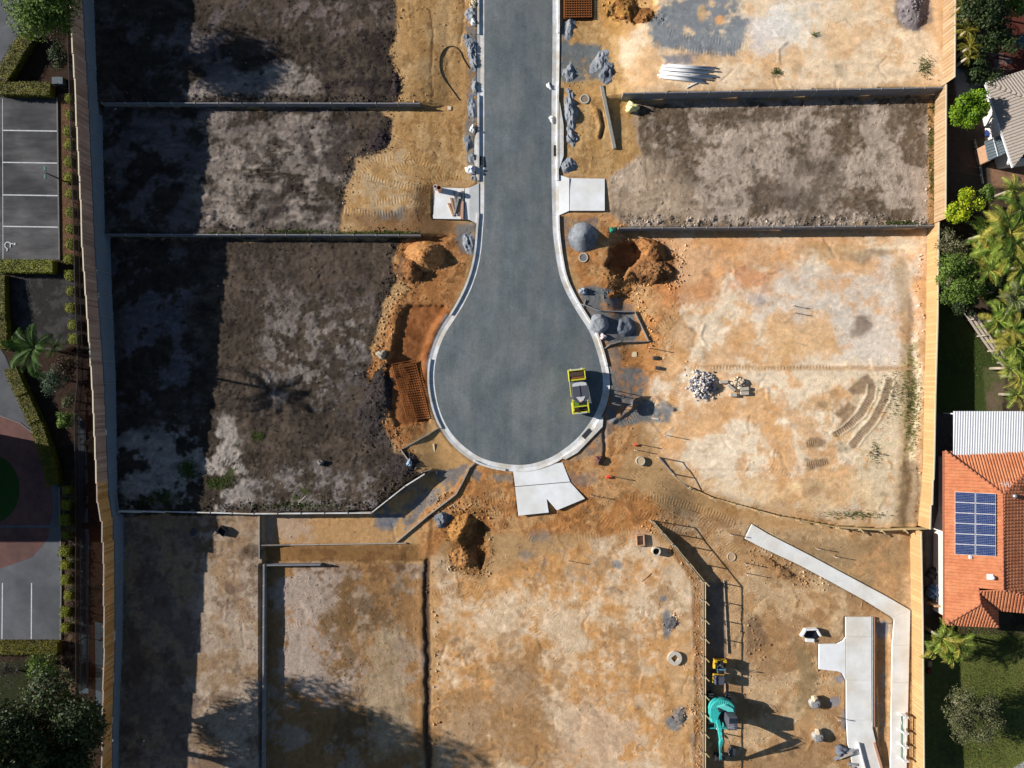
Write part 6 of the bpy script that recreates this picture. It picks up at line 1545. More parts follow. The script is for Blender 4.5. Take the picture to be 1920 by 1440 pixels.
# excavator: body north, boom reaching south
c = P(1346, 1322)
ex = thing("excavator", "teal tracked excavator with its boom and bucket reaching towards the bottom edge", "excavator", c, R(0))
with local_space():
    for sx in (-.82, .82):
        part(ex, "track", M_rub, lambda q: q.prism([(sx - .24, -1.5), (sx + .24, -1.5), (sx + .24, 1.4), (sx - .24, 1.4)], .05, .68), .12)
        for k in range(14): part(ex, "track_shoe", M_steel, lambda q: q.box((sx, -1.42 + k * .21, .70), (.50, .11, .05)), .0)
    part(ex, "undercarriage", M_steel, lambda q: q.box((0, 0, .45), (1.2, 1.2, .4)), .03)
    part(ex, "slew_ring", M_steel, lambda q: q.cyl((0, 0, .8), .55, .2, 24), 0)
    part(ex, "dozer_blade", M_teal, lambda q: (q.box((0, -1.95, .38), (2.05, .1, .55)), q.box((-.4, -1.7, .4), (.1, .5, .12)), q.box((.4, -1.7, .4), (.1, .5, .12))), .02)
    n = 20
    def counter(q):
        pts = []
        for k in range(n + 1):
            a = R(-12 + 204 * k / n); pts.append((1.18 * math.cos(a) * (1.0), .15 + 1.02 * math.sin(a)))
        pts += [(-1.16, -.35), (-.9, -.95), (-.55, -1.05), (-.35, -.3), (-.1, .1), (.55, .25), (1.12, .1)]
        q.prism(pts, .92, 1.75)
    part(ex, "counterweight", M_teal, counter, .09)
    part(ex, "engine_cover", M_tealp, lambda q: q.prism([(-.6, .62), (.2, .85), (.95, .45), (1.05, .1), (.5, .12), (-.05, .38)], 1.70, 1.92), .05)
    for k in range(9):
        a = R(60 + 12 * k); part(ex, "vent_rib", M_tealp, lambda q: q.bar((.72 * math.cos(a), .15 + .62 * math.sin(a), 1.77), (1.1 * math.cos(a), .15 + .95 * math.sin(a), 1.765), .04, .03), 0)
    part(ex, "exhaust_recess", M_rub, lambda q: q.box((-.28, .28, 1.78), (.3, .4, .08), .4), .02)
    part(ex, "exhaust", M_steel, lambda q: q.tube([(-.3, .32, 1.75), (-.3, .32, 2.1)], .06, 10), 0)
    part(ex, "side_tank", M_teal, lambda q: q.box((-.85, -.55, 1.35), (.5, .85, .72)), .07)
    part(ex, "floor", M_steel, lambda q: q.box((0, -.3, .98), (2.1, 1.6, .14)), .02)
    cb = part(ex, "cab", M_dgrey, lambda q: q.box((.68, -.62, 1.82), (.98, 1.35, 1.75), taper=(.92, .88)), .07)
    part(cb, "roof_window", M_glass, lambda q: q.box((.68, -.35, 2.71), (.6, .45, .03)), 0)
    for k in range(4): part(cb, "roof_louvre", M_lgrey, lambda q: q.box((.52 + .1 * (k % 2), -.72 - .12 * k, 2.715), (.5, .03, .02)), 0)
    part(cb, "windscreen", M_glass, lambda q: q.box((.68, -1.285, 1.95), (.78, .03, 1.1)), 0)
    part(cb, "side_window", M_glass, lambda q: q.box((1.165, -.6, 2.05), (.02, .95, .8)), 0)
    part(ex, "handrail", M_rub, lambda q: q.tube([(1.1, .1, 1.8), (1.15, .35, 2.0), (1.0, .75, 1.95), (.9, .9, 1.75)], .025, 6), 0)
    # boom: foot, knee, elbow (bent upwards), stick down, bucket
    Bf, Bk, Be, Bs = Vector((-.42, -.7, 1.3)), Vector((-.5, -1.15, 2.5)), Vector((-.6, -1.95, 3.45)), Vector((-.05, -4.5, 1.25))
    def beam(q, a, b, w0, w1, h0, h1):
        d = (b - a).normalized(); s_ = Vector((1, 0, 0)); s_ = (s_ - d * s_.dot(d)).normalized(); u_ = s_.cross(d).normalized(); vs = []
        for p, w_, h_ in ((a, w0, h0), (b, w1, h1)):
            for x, z in ((-1, -1), (1, -1), (1, 1), (-1, 1)): vs.append(p + s_ * x * w_ / 2 + u_ * z * h_ / 2)
        q.add(vs, [(0, 1, 2, 3), (7, 6, 5, 4), (0, 4, 5, 1), (1, 5, 6, 2), (2, 6, 7, 3), (3, 7, 4, 0)])
    part(ex, "boom", M_teal, lambda q: (beam(q, Bf, Bk, .34, .34, .3, .5), beam(q, Bk, Be, .335, .27, .5, .3)), .02)
    part(ex, "stick", M_teal, lambda q: (beam(q, Be + Vector((0, .35, .18)), Be + Vector((0, -.3, -.28)), .28, .28, .3, .42), beam(q, Be + Vector((0, -.3, -.28)), Bs, .27, .2, .42, .22)), .02)
    for a, b, nm in ((Vector((-.62, -.9, 1.1)), Bk + Vector((-.24, -.1, 0)), "boom_cylinder"), (Vector((-.1, -.9, 1.1)), Bk + Vector((.24, -.1, 0)), "boom_cylinder"), (Bk + Vector((.06, -.1, .42)), Be + Vector((0, .45, .35)), "stick_cylinder"), (Be + Vector((0, -.4, .15)), Bs + Vector((0, .2, .28)), "bucket_cylinder")):
        m_ = (a + b) / 2; o_ = part(ex, nm, M_teal if "stick" in nm else M_steel, lambda q: q.tube([a, m_], .075, 10), 0, True); part(o_, "rod", M_hyd, lambda q: q.tube([m_, b], .04, 8), 0, True)
    part(ex, "hose", M_rub, lambda q: q.tube([Bk + Vector((.2, 0, .25)), (Bk + Be) / 2 + Vector((.24, 0, .3)), Be + Vector((.2, .1, .35)), Be + Vector((.18, -.6, -.2))], .03, 6), 0)
    part(ex, "quick_hitch", M_steel, lambda q: q.box((-.02, -4.55, 1.05), (.3, .4, .35)), .02)
    def bucket(q):
        prof = [(0, 0), (-.35, -.12), (-.6, -.45), (-.5, -.85), (-.1, -1.0), (.02, -.95)]
        for w in (-.38, .38):
            q.add([(w - .03, -4.5 + p[0], 1.0 + p[1]) for p in prof] + [(w + .03, -4.5 + p[0], 1.0 + p[1]) for p in prof], [tuple(range(6)), tuple(range(11, 5, -1))] + [(i, (i + 1) % 6, 6 + (i + 1) % 6, 6 + i) for i in range(6)])
        for a, b in zip(prof[:-1], prof[1:]): q.bar((-.0, -4.5 + (a[0] + b[0]) / 2, 1.0 + (a[1] + b[1]) / 2), (.001, -4.5 + (a[0] + b[0]) / 2, 1.0 + (a[1] + b[1]) / 2), .1, .1)
        vs = []; 
        for p in prof: vs += [(-.38, -4.5 + p[0], 1.0 + p[1]), (.38, -4.5 + p[0], 1.0 + p[1])]
        q.add(vs, [(2 * i, 2 * i + 1, 2 * i + 3, 2 * i + 2) for i in range(5)])
    part(ex, "bucket", M_steel, bucket, 0)
# spare bucket on the ground by the digger
sb = thing("spare_bucket", "rounded grey spare bucket lying on the ground right of the digger's boom", "bucket", P(1370, 1406), R(-15))
with local_space():
    def bk(q):
        n = 8; vs = []; fs = []
        for i in range(n + 1):
            a = R(-90 + 180 * i / n); vs += [(.55 * math.cos(a) - .2, .5 * math.sin(a), .0), (.48 * math.cos(a) - .2, .44 * math.sin(a), .5)]
        for i in range(n): fs.append((2 * i, 2 * i + 2, 2 * i + 3, 2 * i + 1))
        q.add(vs, fs); q.add([(-.2, -.5, 0), (.45, -.4, .0), (.45, .4, 0), (-.2, .5, 0), (-.2, -.46, .5), (.35, -.35, .5), (.35, .35, .5), (-.2, .46, .5)], [(4, 5, 6, 7), (0, 4, 7, 3)])
    part(sb, "shell", M_steel, bk, 0); part(sb, "bracket", M_steel, lambda q: q.box((-.28, 0, .4), (.18, .35, .35)), .02); part(sb, "cutting_edge", M_post, lambda q: q.box((-.22, 0, .52), (.06, .9, .04)), 0)
# ------------------------------------------------------------------ plants
def leaf_mat(name, c1, c2, rough=.6, var=.35, trans=.25):
    m, nt, b = new_mat(name); L = nt.links.new; N = nt.nodes.new
    geo = N("ShaderNodeNewGeometry"); n = N("ShaderNodeTexNoise"); n.inputs["Scale"].default_value = 1.3; n.inputs["Detail"].default_value = 6; n.inputs["Roughness"].default_value = .7
    L(geo.outputs["Position"], n.inputs["Vector"])
    mr = N("ShaderNodeMapRange"); mr.inputs[1].default_value = .38; mr.inputs[2].default_value = .62; L(n.outputs[0], mr.inputs[0])
    mx = N("ShaderNodeMix"); mx.data_type = 'RGBA'; mx.inputs[6].default_value = (*c1, 1); mx.inputs[7].default_value = (*c2, 1); L(mr.outputs[0], mx.inputs[0])
    wn_ = N("ShaderNodeTexWhiteNoise"); sn = N("ShaderNodeVectorMath"); sn.operation = 'SNAP'; sn.inputs[1].default_value = (.12, .12, .12)
    L(geo.outputs["Position"], sn.inputs[0]); L(sn.outputs[0], wn_.inputs["Vector"])
    m2 = N("ShaderNodeMapRange"); m2.inputs[3].default_value = 1 - var; m2.inputs[4].default_value = 1 + var; L(wn_.outputs["Value"], m2.inputs[0])
    vm = N("ShaderNodeVectorMath"); vm.operation = 'SCALE'; L(mx.outputs[2], vm.inputs[0]); L(m2.outputs[0], vm.inputs[3]); L(vm.outputs[0], b.inputs["Base Color"])
    b.inputs["Roughness"].default_value = rough; b.inputs["Specular IOR Level"].default_value = .3
    tr = N("ShaderNodeBsdfTranslucent"); L(vm.outputs[0], tr.inputs[0]); ms = N("ShaderNodeMixShader"); ms.inputs[0].default_value = trans
    L(b.outputs[0], ms.inputs[1]); L(tr.outputs[0], ms.inputs[2]); L(ms.outputs[0], nt.nodes["Material Output"].inputs[0])
    return m
def G(r, g, b_): return alb((r, g, b_))
L_lime = leaf_mat("leaf_lime", G(128, 160, 24), G(66, 104, 14), trans=.15)
L_yel = leaf_mat("leaf_yellow", G(200, 206, 40), G(130, 160, 30))
L_dark = leaf_mat("leaf_dark", G(66, 84, 40), G(34, 48, 22), trans=.1)
L_mid = leaf_mat("leaf_mid", G(124, 150, 62), G(66, 92, 36))
L_olive = leaf_mat("leaf_olive", G(124, 126, 88), G(86, 88, 58), var=.4)
L_palm = leaf_mat("leaf_palm", G(196, 212, 100), G(122, 156, 58))
L_palmy = leaf_mat("leaf_palm_yellow", G(214, 200, 100), G(150, 152, 60))
L_hedge = leaf_mat("leaf_hedge", G(112, 106, 12), G(84, 84, 10), trans=.05)
L_hedge2 = leaf_mat("leaf_hedge_bright", G(132, 134, 16), G(96, 104, 10), trans=.05)
L_grass = leaf_mat("leaf_grass", G(98, 112, 44), G(60, 80, 26))
M_bark = mat("bark", G(120, 100, 84), .9, var=.3, scale=6)
M_barkp = mat("pale_bark", G(190, 176, 156), .9, var=.2, scale=6)
def leaves(blobs, n, size, rg, up=.35, shell=.55, flat=1.0, aspect=.55):
    """blobs: (x,y,z,rx,ry,rz). returns co, faces of small leaf quads"""
    vol = np.array([b[3] * b[4] * b[5] for b in blobs]); w = vol ** .7 / (vol ** .7).sum()
    idx = rg.choice(len(blobs), n, p=w); B = np.array(blobs)[idx]
    d = rg.normal(size=(n, 3)); d /= np.linalg.norm(d, axis=1)[:, None]
    r = (shell + (1 - shell) * rg.random(n)) ; r *= 1 + .12 * rg.normal(size=n)
    C = B[:, :3] + d * B[:, 3:] * r[:, None]
    nrm = d * .8 + rg.normal(size=(n, 3)) * .6; nrm[:, 2] += up; nrm /= np.linalg.norm(nrm, axis=1)[:, None]
    t = np.cross(nrm, rg.normal(size=(n, 3))); t /= np.linalg.norm(t, axis=1)[:, None]; bt = np.cross(nrm, t)
    s_ = size * (.6 + .8 * rg.random(n))[:, None]
    p0, p1, p2, p3 = C - t * s_, C + bt * s_ * aspect, C + t * s_, C - bt * s_ * aspect
    co = np.stack([p0, p1, p2, p3], 1).reshape(-1, 3); f = np.arange(n * 4).reshape(-1, 4)
    return co, f
def tree(name, label, px, py, hh, R_, m, n=5000, size=.12, seed=1, cat="tree", trunk_h=None, blobs=None, bark=None, flat=.75, nb=14, group=None, limbs=5, apparent=True, shell=.55, clump=.42, cname="crown"):
    """px,py is where the crown centre shows in the photo"""
    g = PT(px, py, hh) if apparent else P(px, py, hh); base = Vector((g.x, g.y, float(zbase(g.x, g.y)))); rg = np.random.default_rng(seed)
    t = thing(name, label, cat, base, group=group); z0 = g.z - base.z
    bl = []
    for k in range(nb):
        a = rg.random() * 2 * PI; q = math.sqrt(rg.random()) * .72; rr = R_ * clump * (.7 + .6 * rg.random())
        bl.append((q * R_ * math.cos(a), q * R_ * math.sin(a), z0 + (rg.random() - .45) * R_ * flat * (1 - q * .6), rr, rr, rr * .75))
    co, f = leaves(bl, n, size, rg, shell=shell)
    o = fast_mesh(cname, co, f, m, False); o.parent = t
    with local_space():
        q = MB(); q.tube([(0, 0, -.1), (.05, .03, z0 * .5), (0, 0, z0)], [R_ * .045 + .04, R_ * .03 + .03, .03], 8); q.build("trunk", bark or M_bark, t, True)
        for k in range(limbs):
            b = bl[k]; q = MB(); q.tube([(0, 0, z0 * .45), (b[0] * .5, b[1] * .5, z0 * .7), (b[0], b[1], b[2])], [R_ * .035 + .02, R_ * .025 + .015, .015], 6); q.build("limb", bark or M_bark, t, True)
    return t
def make_frond(L, w, droop, nl=22, rg=None, lift=.35):
    """one palm leaf along +X: bowed midrib with two rows of leaflets"""
    q = MB(); pts = []
    for k in range(9):
        u = k / 8; pts.append(Vector((L * u * (1 - .12 * u * u), 0, L * (lift * math.sin(u * 1.6) - droop * u * u))))
    q.tube(pts, [.03 * (1 - .8 * k / 8) + .006 for k in range(9)], 4)
    for i in range(nl):
        u = .08 + .92 * (i + .5) / nl; k = min(7, int(u * 8)); f = u * 8 - k; p = pts[k].lerp(pts[k + 1], f)
        ll = w * (math.sin(PI * min(1, u * .86 + .14)) ** .6) * (.85 + .3 * rg.random())
        for s_ in (-1, 1):
            tip = p + Vector((ll * .55, s_ * ll * .85, -ll * (.25 + .2 * rg.random()))); wd = L * .0085
            q.add([p + Vector((-wd, 0, 0)), p + Vector((wd, 0, 0)), (p + tip) / 2 + Vector((wd * 1.1, 0, .06 * ll)), tip, (p + tip) / 2 + Vector((-wd * .9, 0, .06 * ll))], [(0, 1, 2, 3, 4)])
    return q
frond_cache = {}
def frond_mesh(kind, m):
    key = (kind, m.name)
    if key not in frond_cache:
        L, w, dr, nl, lift = {"big": (3.0, .62, .38, 34, .45), "mid": (2.1, .46, .42, 25, .5), "small": (1.4, .36, .45, 18, .5), "broad": (1.6, .36, .5, 15, .6)}[kind]
        out = []
        with local_space():
            for v in range(3):
                q = make_frond(L * (.9 + .1 * v), w, dr * (.8 + .3 * v), nl, random.Random(v + 3), lift); o = q.build("frond", m); out.append(o.data); bpy.data.objects.remove(o)
        frond_cache[key] = out
    return frond_cache[key]
def palm(label, px, py, h, kind="big", n=13, m=None, seed=0, sc_=1.0, name="palm_tree", cat="palm", ms=None, group=None):
    g = PT(px, py, h); base = Vector((g.x, g.y, float(zbase(g.x, g.y)))); rg = random.Random(seed)
    t = thing(name, label, cat, base, group=group); m = m or L_palm
    for k in range(n):
        mm = rg.choice(ms) if ms else m
        me = frond_mesh(kind, mm)[rg.randrange(3)]; o = bpy.data.objects.new("frond", me); COL.objects.link(o); o.parent = t
        o.location = (0, 0, g.z - base.z); a = 2 * PI * k / n + rg.uniform(-.25, .25); tl = rg.uniform(-.55, .35)
        o.rotation_euler = (rg.uniform(-.3, .3), tl, a); s_ = sc_ * rg.uniform(.75, 1.1); o.scale = (s_, s_, s_)
    with local_space():
        q = MB(); z0 = g.z - base.z; q.tube([(0, 0, -.1), (0, 0, z0 * .6), (0, 0, z0)], [.16, .12, .1], 10); q.build("trunk", M_barkp, t, True)
    return t
# hedges: leafy box following a path
def hedge(label, pts, w, h, m, seed=1, dens=260, name="hedge"):
    ps = [P(*p) for p in pts]; t = thing(name, label, "hedge", ps[0]); rg = np.random.default_rng(seed)
    core = MB(); allc, allf, off = [], [], 0
    for a, b in zip(ps[:-1], ps[1:]):
        d = (b - a); L = d.length; d = d / L; nrm = Vector((-d.y, d.x, 0)); z0 = min(a.z, b.z)
        core.bar((a.x, a.y, z0 + h * .45), (b.x, b.y, z0 + h * .45), w * .9, h * .9)
        n = int(L * dens * (w + h)); u = rg.random(n) * L; side = rg.random(n)
        x = np.where(side < .55, (rg.random(n) - .5) * w, np.sign(rg.random(n) - .5) * w / 2); z = np.where(side < .55, h, rg.random(n) * h)
        C = np.stack([a.x + d.x * u + nrm.x * x, a.y + d.y * u + nrm.y * x, z0 + z], 1) + rg.normal(size=(n, 3)) * .03
        nn = rg.normal(size=(n, 3)) * .7; nn[:, 2] += .9; nn /= np.linalg.norm(nn, axis=1)[:, None]; tt = np.cross(nn, rg.normal(size=(n, 3))); tt /= np.linalg.norm(tt, axis=1)[:, None]; bt = np.cross(nn, tt)
        s_ = .045
        co = np.stack([C - tt * s_, C + bt * s_ * .7, C + tt * s_, C - bt * s_ * .7], 1).reshape(-1, 3); allc.append(co); allf.append(np.arange(n * 4).reshape(-1, 4) + off); off += n * 4
    core.build("body", m, t); o = fast_mesh("leaf_cover", np.concatenate(allc) - np.array(ps[0]), np.concatenate(allf), m, False); o.parent = t; o["kind"] = "stuff"
    return t
# ------------------------------------------------------------------ west: car park
def drape(name, px_pts, dz, m, ystep=.8, kind="structure"):
    """sheet following the ground inside an outline given in px (spans along x)"""
    pts = [tuple(P(a, b))[:2] for a, b in px_pts]; ys_ = [p[1] for p in pts]; y0, y1 = min(ys_), max(ys_)
    Y = sorted(set([y0 + 1e-4, y1 - 1e-4] + [p[1] + e for p in pts for e in (-1e-4, 1e-4) if y0 < p[1] + e < y1] + list(np.arange(y0, y1, ystep)))); vs, fs = [], []
    for y in Y:
        xs_ = []
        for i in range(len(pts)):
            (xa, ya), (xb, yb) = pts[i], pts[(i + 1) % len(pts)]
            if (ya > y) != (yb > y): xs_.append(xa + (xb - xa) * (y - ya) / (yb - ya))
        if len(xs_) < 2: xs_ = [vs[-2][0], vs[-1][0]] if vs else [pts[0][0], pts[0][0] + .01]
        for x in (min(xs_), max(xs_)): vs.append((x, y, float(lerp(ZWEST if x < 0 else ZEAST, 720 - y * S * 1.012)) + dz))
    for i in range(len(Y) - 1): fs.append((2 * i, 2 * i + 1, 2 * i + 3, 2 * i + 2))
    q = MB(); q.add(vs, fs); o = q.build(name, m); centre(o); 
    if kind: o["kind"] = kind
    return o
M_asph = mat("carpark_asphalt", G(92, 91, 93), .9, var=.5, scale=.8, streak=(.35, 1.5, 1), col2=G(64, 64, 68))
M_drv = mat("drive_concrete", G(98, 100, 106), .9, var=.2, scale=.8, col2=G(84, 86, 92))
M_red = mat("red_paving", G(112, 78, 72), .9, var=.22, scale=1.2, col2=G(96, 70, 66))
M_lawn = mat("roundabout_lawn", G(34, 74, 20), .95, var=.2, scale=4, bump=.03)
M_edge = mat("kerb_edge_strip", G(120, 118, 116), .9, var=.15)
cp = drape("car_park", [(-160, 180), (106, 183), (111, 487), (-160, 487)], .02, M_asph)
drape("access_drive", [(-160, -80), (34, -80), (48, 60), (50, 72), (0, 150), (-6, 179), (-160, 179)], .02, M_drv)
drape("access_drive", [(-160, 600), (-10, 640), (10, 668), (25, 705), (58, 770), (84, 830), (96, 905), (110, 912), (113, 1199), (-160, 1199)], .02, M_drv)
ringp = [(-160, 775), (0, 778), (35, 792), (66, 815), (88, 860), (96, 905), (100, 960), (90, 1010), (60, 1045), (0, 1066), (-160, 1070)]
drape("red_paving", ringp, .026, M_red)
circ = [(-20 + 57 * math.cos(R(a)), 917 + 66 * math.sin(R(a))) for a in range(0, 360, 12)]
drape("lawn_island", circ, .034, M_lawn)
def wline_obj(name, pts, w, h, m, parent=None, dz=.02):
    q = MB()
    for a, b in zip(pts[:-1], pts[1:]):
        A, B = P(*a), P(*b); u = (B - A).normalized(); L = (B - A).length; n = max(1, int(L / 3))
        for k in range(n):
            p0, p1 = A + (B - A) * k / n, A + (B - A) * (k + 1) / n
            for p in (p0, p1): p.z = float(lerp(ZWEST, 720 - p.y * S * 1.012))
            q.bar((p0.x, p0.y, p0.z + dz + h / 2), (p1.x, p1.y, p1.z + dz + h / 2), w, h)
    o = q.build(name, m, parent); return o
for (a, b) in (((5, 244.5), (109, 246)), ((5, 304.5), (109, 306)), ((6, 365.5), (110, 367)), ((6, 424.5), (111, 426)), ((5, 185), (6, 487)), ((5, 1093), (4, 1198)), ((59.5, 1093), (59, 1198))):
    o = wline_obj("parking_line", [a, b], .10 if a[0] != b[0] - 1 or a[1] > 1000 else .05, .004, M_paint, cp, .024)
wline_obj("edge_strip", [(108, 183), (112, 487)], .12, .10, M_edge, cp, 0)
wline_obj("edge_strip", [(112, 912), (114, 1199)], .14, .10, M_edge, cp, 0)
wline_obj("edge_strip", [(97, 905), (90, 862), (70, 818), (38, 793), (0, 779)], .10, .05, M_edge, cp, .02)
# wheelchair symbol painted on the bay
ws = []
def wp_(a, b): p = W(a, b, 3.42); return (p[0], p[1], 3.42)
sym = [[(15 + 5.5 * math.cos(R(t)), 460 + 6 * math.sin(R(t))) for t in range(100, 330, 20)], [(20, 455), (20, 464)], [(20, 457), (27, 457)], [(15, 466), (13, 471)]]
q = MB()
for pl in sym:
    for a, b in zip(pl[:-1], pl[1:]):
        A, B = P(*a), P(*b); za = float(lerp(ZWEST, a[1])) + .03; q.bar((A.x, A.y, za), (B.x, B.y, za), .09, .006)
A = P(27.5, 457.5); q.cyl((A.x, A.y, float(lerp(ZWEST, 457)) + .03), .11, .006, 12); q.build("wheelchair_symbol", M_paint, cp)
hedge("slanting yellow green clipped hedge under the tree at the top left", [(63, 68), (38, 108), (12, 152)], 1.35, .9, L_hedge, 1)
hedge("short horizontal clipped hedge above the parking bays", [(6, 171), (104, 173)], 1.15, .9, L_hedge, 2)
hedge("horizontal clipped hedge below the bay with the wheelchair sign", [(2, 501), (108, 502)], 1.15, .9, L_hedge2, 3)
hedge("dark vertical hedge at the left edge beside the shaded bed", [(7, 518), (10, 600), (14, 655)], 1.0, .9, L_hedge, 4)
hedge("long curving clipped hedge beside the red paving", [(28, 690), (50, 740), (74, 790), (92, 840), (104, 880), (108, 908)], 1.15, .9, L_hedge, 5)
hedge("straight clipped hedge at the bottom of the lower parking bays", [(-40, 1211), (60, 1211), (116, 1211)], 1.1, .85, L_hedge, 6)
# cube shrubs
def cube_shrub():
    t = thing("clipped_shrub", "small cube clipped yellow green shrub in the row beside the car park", "shrub", (0, 0, 0), group="row of clipped cube shrubs beside the car park")
    with local_space():
        q = MB(); q.box((0, 0, .34), (.66, .66, .68), taper=(.95, .95)); q.build("body", L_hedge2, t, bevel=.06)
    rg = np.random.default_rng(8); n = 520; C = (rg.random((n, 3)) - .5) * np.array([.82, .82, .8]); f = rg.integers(0, 5, n)
    for k, (ax, v) in enumerate(((2, .40), (0, .40), (0, -.40), (1, .40), (1, -.40))): C[f == k, ax] = v
    C[:, 2] += .38; C += rg.normal(size=(n, 3)) * .025
    nn = rg.normal(size=(n, 3)); nn[:, 2] += .8; nn /= np.linalg.norm(nn, axis=1)[:, None]; tt = np.cross(nn, rg.normal(size=(n, 3))); tt /= np.linalg.norm(tt, axis=1)[:, None]; bt = np.cross(nn, tt); s_ = .05
    o = fast_mesh("leaf_cover", np.stack([C - tt * s_, C + bt * s_ * .7, C + tt * s_, C - bt * s_ * .7], 1).reshape(-1, 3), np.arange(n * 4).reshape(-1, 4), L_hedge2, False); o.parent = t; o["kind"] = "stuff"
    return t
ORD = "first second third fourth fifth sixth seventh eighth ninth tenth eleventh twelfth thirteenth fourteenth fifteenth sixteenth".split()
sh0 = cube_shrub()
shr = [(129, 183), (130, 214), (127, 245), (128, 270), (128, 302), (129, 333), (130, 362), (131, 397), (131, 428), (131, 457), (129, 486), (131, 516), (131, 545), (132, 577), (136, 609), (139, 635),
       (125, 919), (124, 947), (122, 975), (123, 1003), (121, 1034), (122, 1060), (122, 1088), (127, 1118), (122, 1148), (121, 1179)]
for i, (a, b) in enumerate(shr):
    p = PT(a, b, .6); p.z = float(zbase(p.x, p.y)); sc1 = rnd.uniform(.82, 1.15)
    o = sh0 if i == 0 else dup(sh0, p, rnd.uniform(-.15, .15))
    if i == 0: o.location = p
    o["label"] = (ORD[i] + " cube clipped shrub from the top, beside the parking bays and shaded bed") if i < 16 else (ORD[i - 16] + " cube clipped shrub of the lower row, counted down from the curving hedge")
    o.scale = (sc1, sc1 * rnd.uniform(.9, 1.1), sc1)
# lamp post
lp = P(128, 343); lt = thing("lamp_post", "dark lamp post with twin heads standing beside the parking bays", "lamp post", lp)
with local_space():
    q = MB(); q.tube([(0, 0, 0), (0, 0, 3.4)], [.07, .045], 8); q.build("pole", M_black, lt)
    q = MB(); q.box((0, 0, .06), (.3, .3, .12)); q.build("base", M_black, lt)
    for s_ in (-.35, .35):
        q = MB(); q.box((-.05, s_, 3.42), (.16, .36, .1)); q.build("lamp_head", mat("lamp_teal", G(90, 140, 130), .4) if s_ < 0 else bpy.data.materials["lamp_teal"], lt, bevel=.02)
    q = MB(); q.bar((0, -.5, 3.36), (0, .5, 3.36), .04, .04); q.build("arm", M_black, lt)
pbox("utility_box", "grey square utility box beside the upper hedge", "utility box", 114, 155, (.95, .62, .55), 0, mat("utility_grey", G(84, 96, 104), .6))
# black mesh fence with posts
def mesh_fence(label, pts, h, seed=0):
    t = thing("mesh_fence", label, "fence", P(*pts[0])); ps = walk(pts, 48)
    for a, b in zip(ps[:-1], ps[1:]):
        A, B = P(*a), P(*b); A.z = float(lerp(ZWEST, a[1])); B.z = float(lerp(ZWEST, b[1])); L = (B - A).length; n = max(3, int(L / .075))
        q = MB()
        for k in range(n):
            p = A + (B - A) * (k + .5) / n; q.box((p.x, p.y, p.z + h / 2), (.012, .045, h), math.atan2((B - A).y, (B - A).x) + PI / 2)
        o = q.build("slats", M_black, t); o["kind"] = "stuff"
        for zz in (.08, h * .5, h): q = MB(); q.bar((A.x, A.y, A.z + zz), (B.x, B.y, B.z + zz), .05, .05); q.build("rail", M_black, t)
        q = MB(); q.box((A.x, A.y, A.z + h / 2), (.08, .08, h + .1)); q.build("post", M_black, t)
mesh_fence("black slatted fence between the cube shrubs and the stepped paling fence", [(142, -60), (146, 60), (150, 180), (153, 300), (157, 430), (160, 560), (164, 660), (164, 715), (158, 770), (160, 900), (160, 1100), (161, 1290)], 1.65)
drape("concrete_drain", [(147, 780), (160, 790), (165, 900), (166, 1100), (166, 1300), (148, 1300), (147, 900)], .012, mat("drain_concrete", G(70, 84, 96), .9, var=.25))
drape("concrete_drain", [(178, 1165), (196, 1170), (200, 1340), (180, 1345)], .012, bpy.data.materials["drain_concrete"])
# trees and bushes on the west side
tree("leafy_tree", "green leafy tree at the top left corner over the pale drive", 72, 8, 4.5, 3.2, L_mid, 12000, .11, 11, nb=24)
tree("large_tree", "very large dark green tree filling the bottom left corner", 78, 1385, 6.8, 5.8, L_dark, 30000, .13, 12, nb=42, clump=.30)
tree("large_tree", "tall dark tree beyond the left edge, behind the large corner tree", -90, 1500, 12.0, 6.6, L_dark, 14000, .2, 13, nb=36, clump=.34)
palm("dark broad leaved palm clump beside the upper left mesh fence bend", 66, 652, 5.2, "big", 16, leaf_mat("leaf_broad", G(84, 120, 40), G(44, 70, 30)), 3, .85)
palm("shiny leaved clump just right of the dark palm clump", 105, 650, 2.6, "broad", 13, bpy.data.materials["leaf_broad"], 4, .85)
palm("low palm clump reaching over the curving hedge's upper end", 35, 648, 2.6, "broad", 11, bpy.data.materials["leaf_broad"], 5, .75)
tree("bush", "silver green bush below the dark palm clump", 100, 712, 1.6, 1.3, leaf_mat("leaf_silver", G(92, 112, 84), G(44, 60, 46)), 2600, .07, 14, "bush")
tree("bush", "brown leaved bush beside the mesh fence below the palm clump", 133, 690, 1.4, 1.3, leaf_mat("leaf_brown", G(84, 62, 44), G(60, 50, 34)), 2200, .07, 15, "bush")
tree("bush", "small round olive bush beside the mesh fence bend", 126, 752, 1.0, .7, L_olive, 1200, .06, 16, "bush")
tree("bush", "low bright green bush in the dark bed right of the curving hedge", 122, 788, .8, .9, L_mid, 1500, .07, 17, "bush")
tree("bush", "dark shrubs below the bottom hedge beside the large tree", 78, 1250, 1.2, 1.5, L_mid, 2400, .08, 18, "bush")
tree("bush", "bare greyish shrub at the left edge below the bottom hedge", 20, 1265, 1.1, 1.4, leaf_mat("leaf_bare", G(96, 88, 84), G(60, 54, 48)), 1500, .05, 19, "bush", shell=.2)
tree("bush", "dark green shrubs in the bed above the utility box", 112, 105, 1.2, 1.3, L_dark, 2200, .07, 20, "bush")
tree("bush", "loose dark bush under the top left tree", 105, 45, 1.5, 1.6, leaf_mat("leaf_red_brown", G(70, 66, 40), G(60, 40, 26)), 2200, .07, 21, "bush")
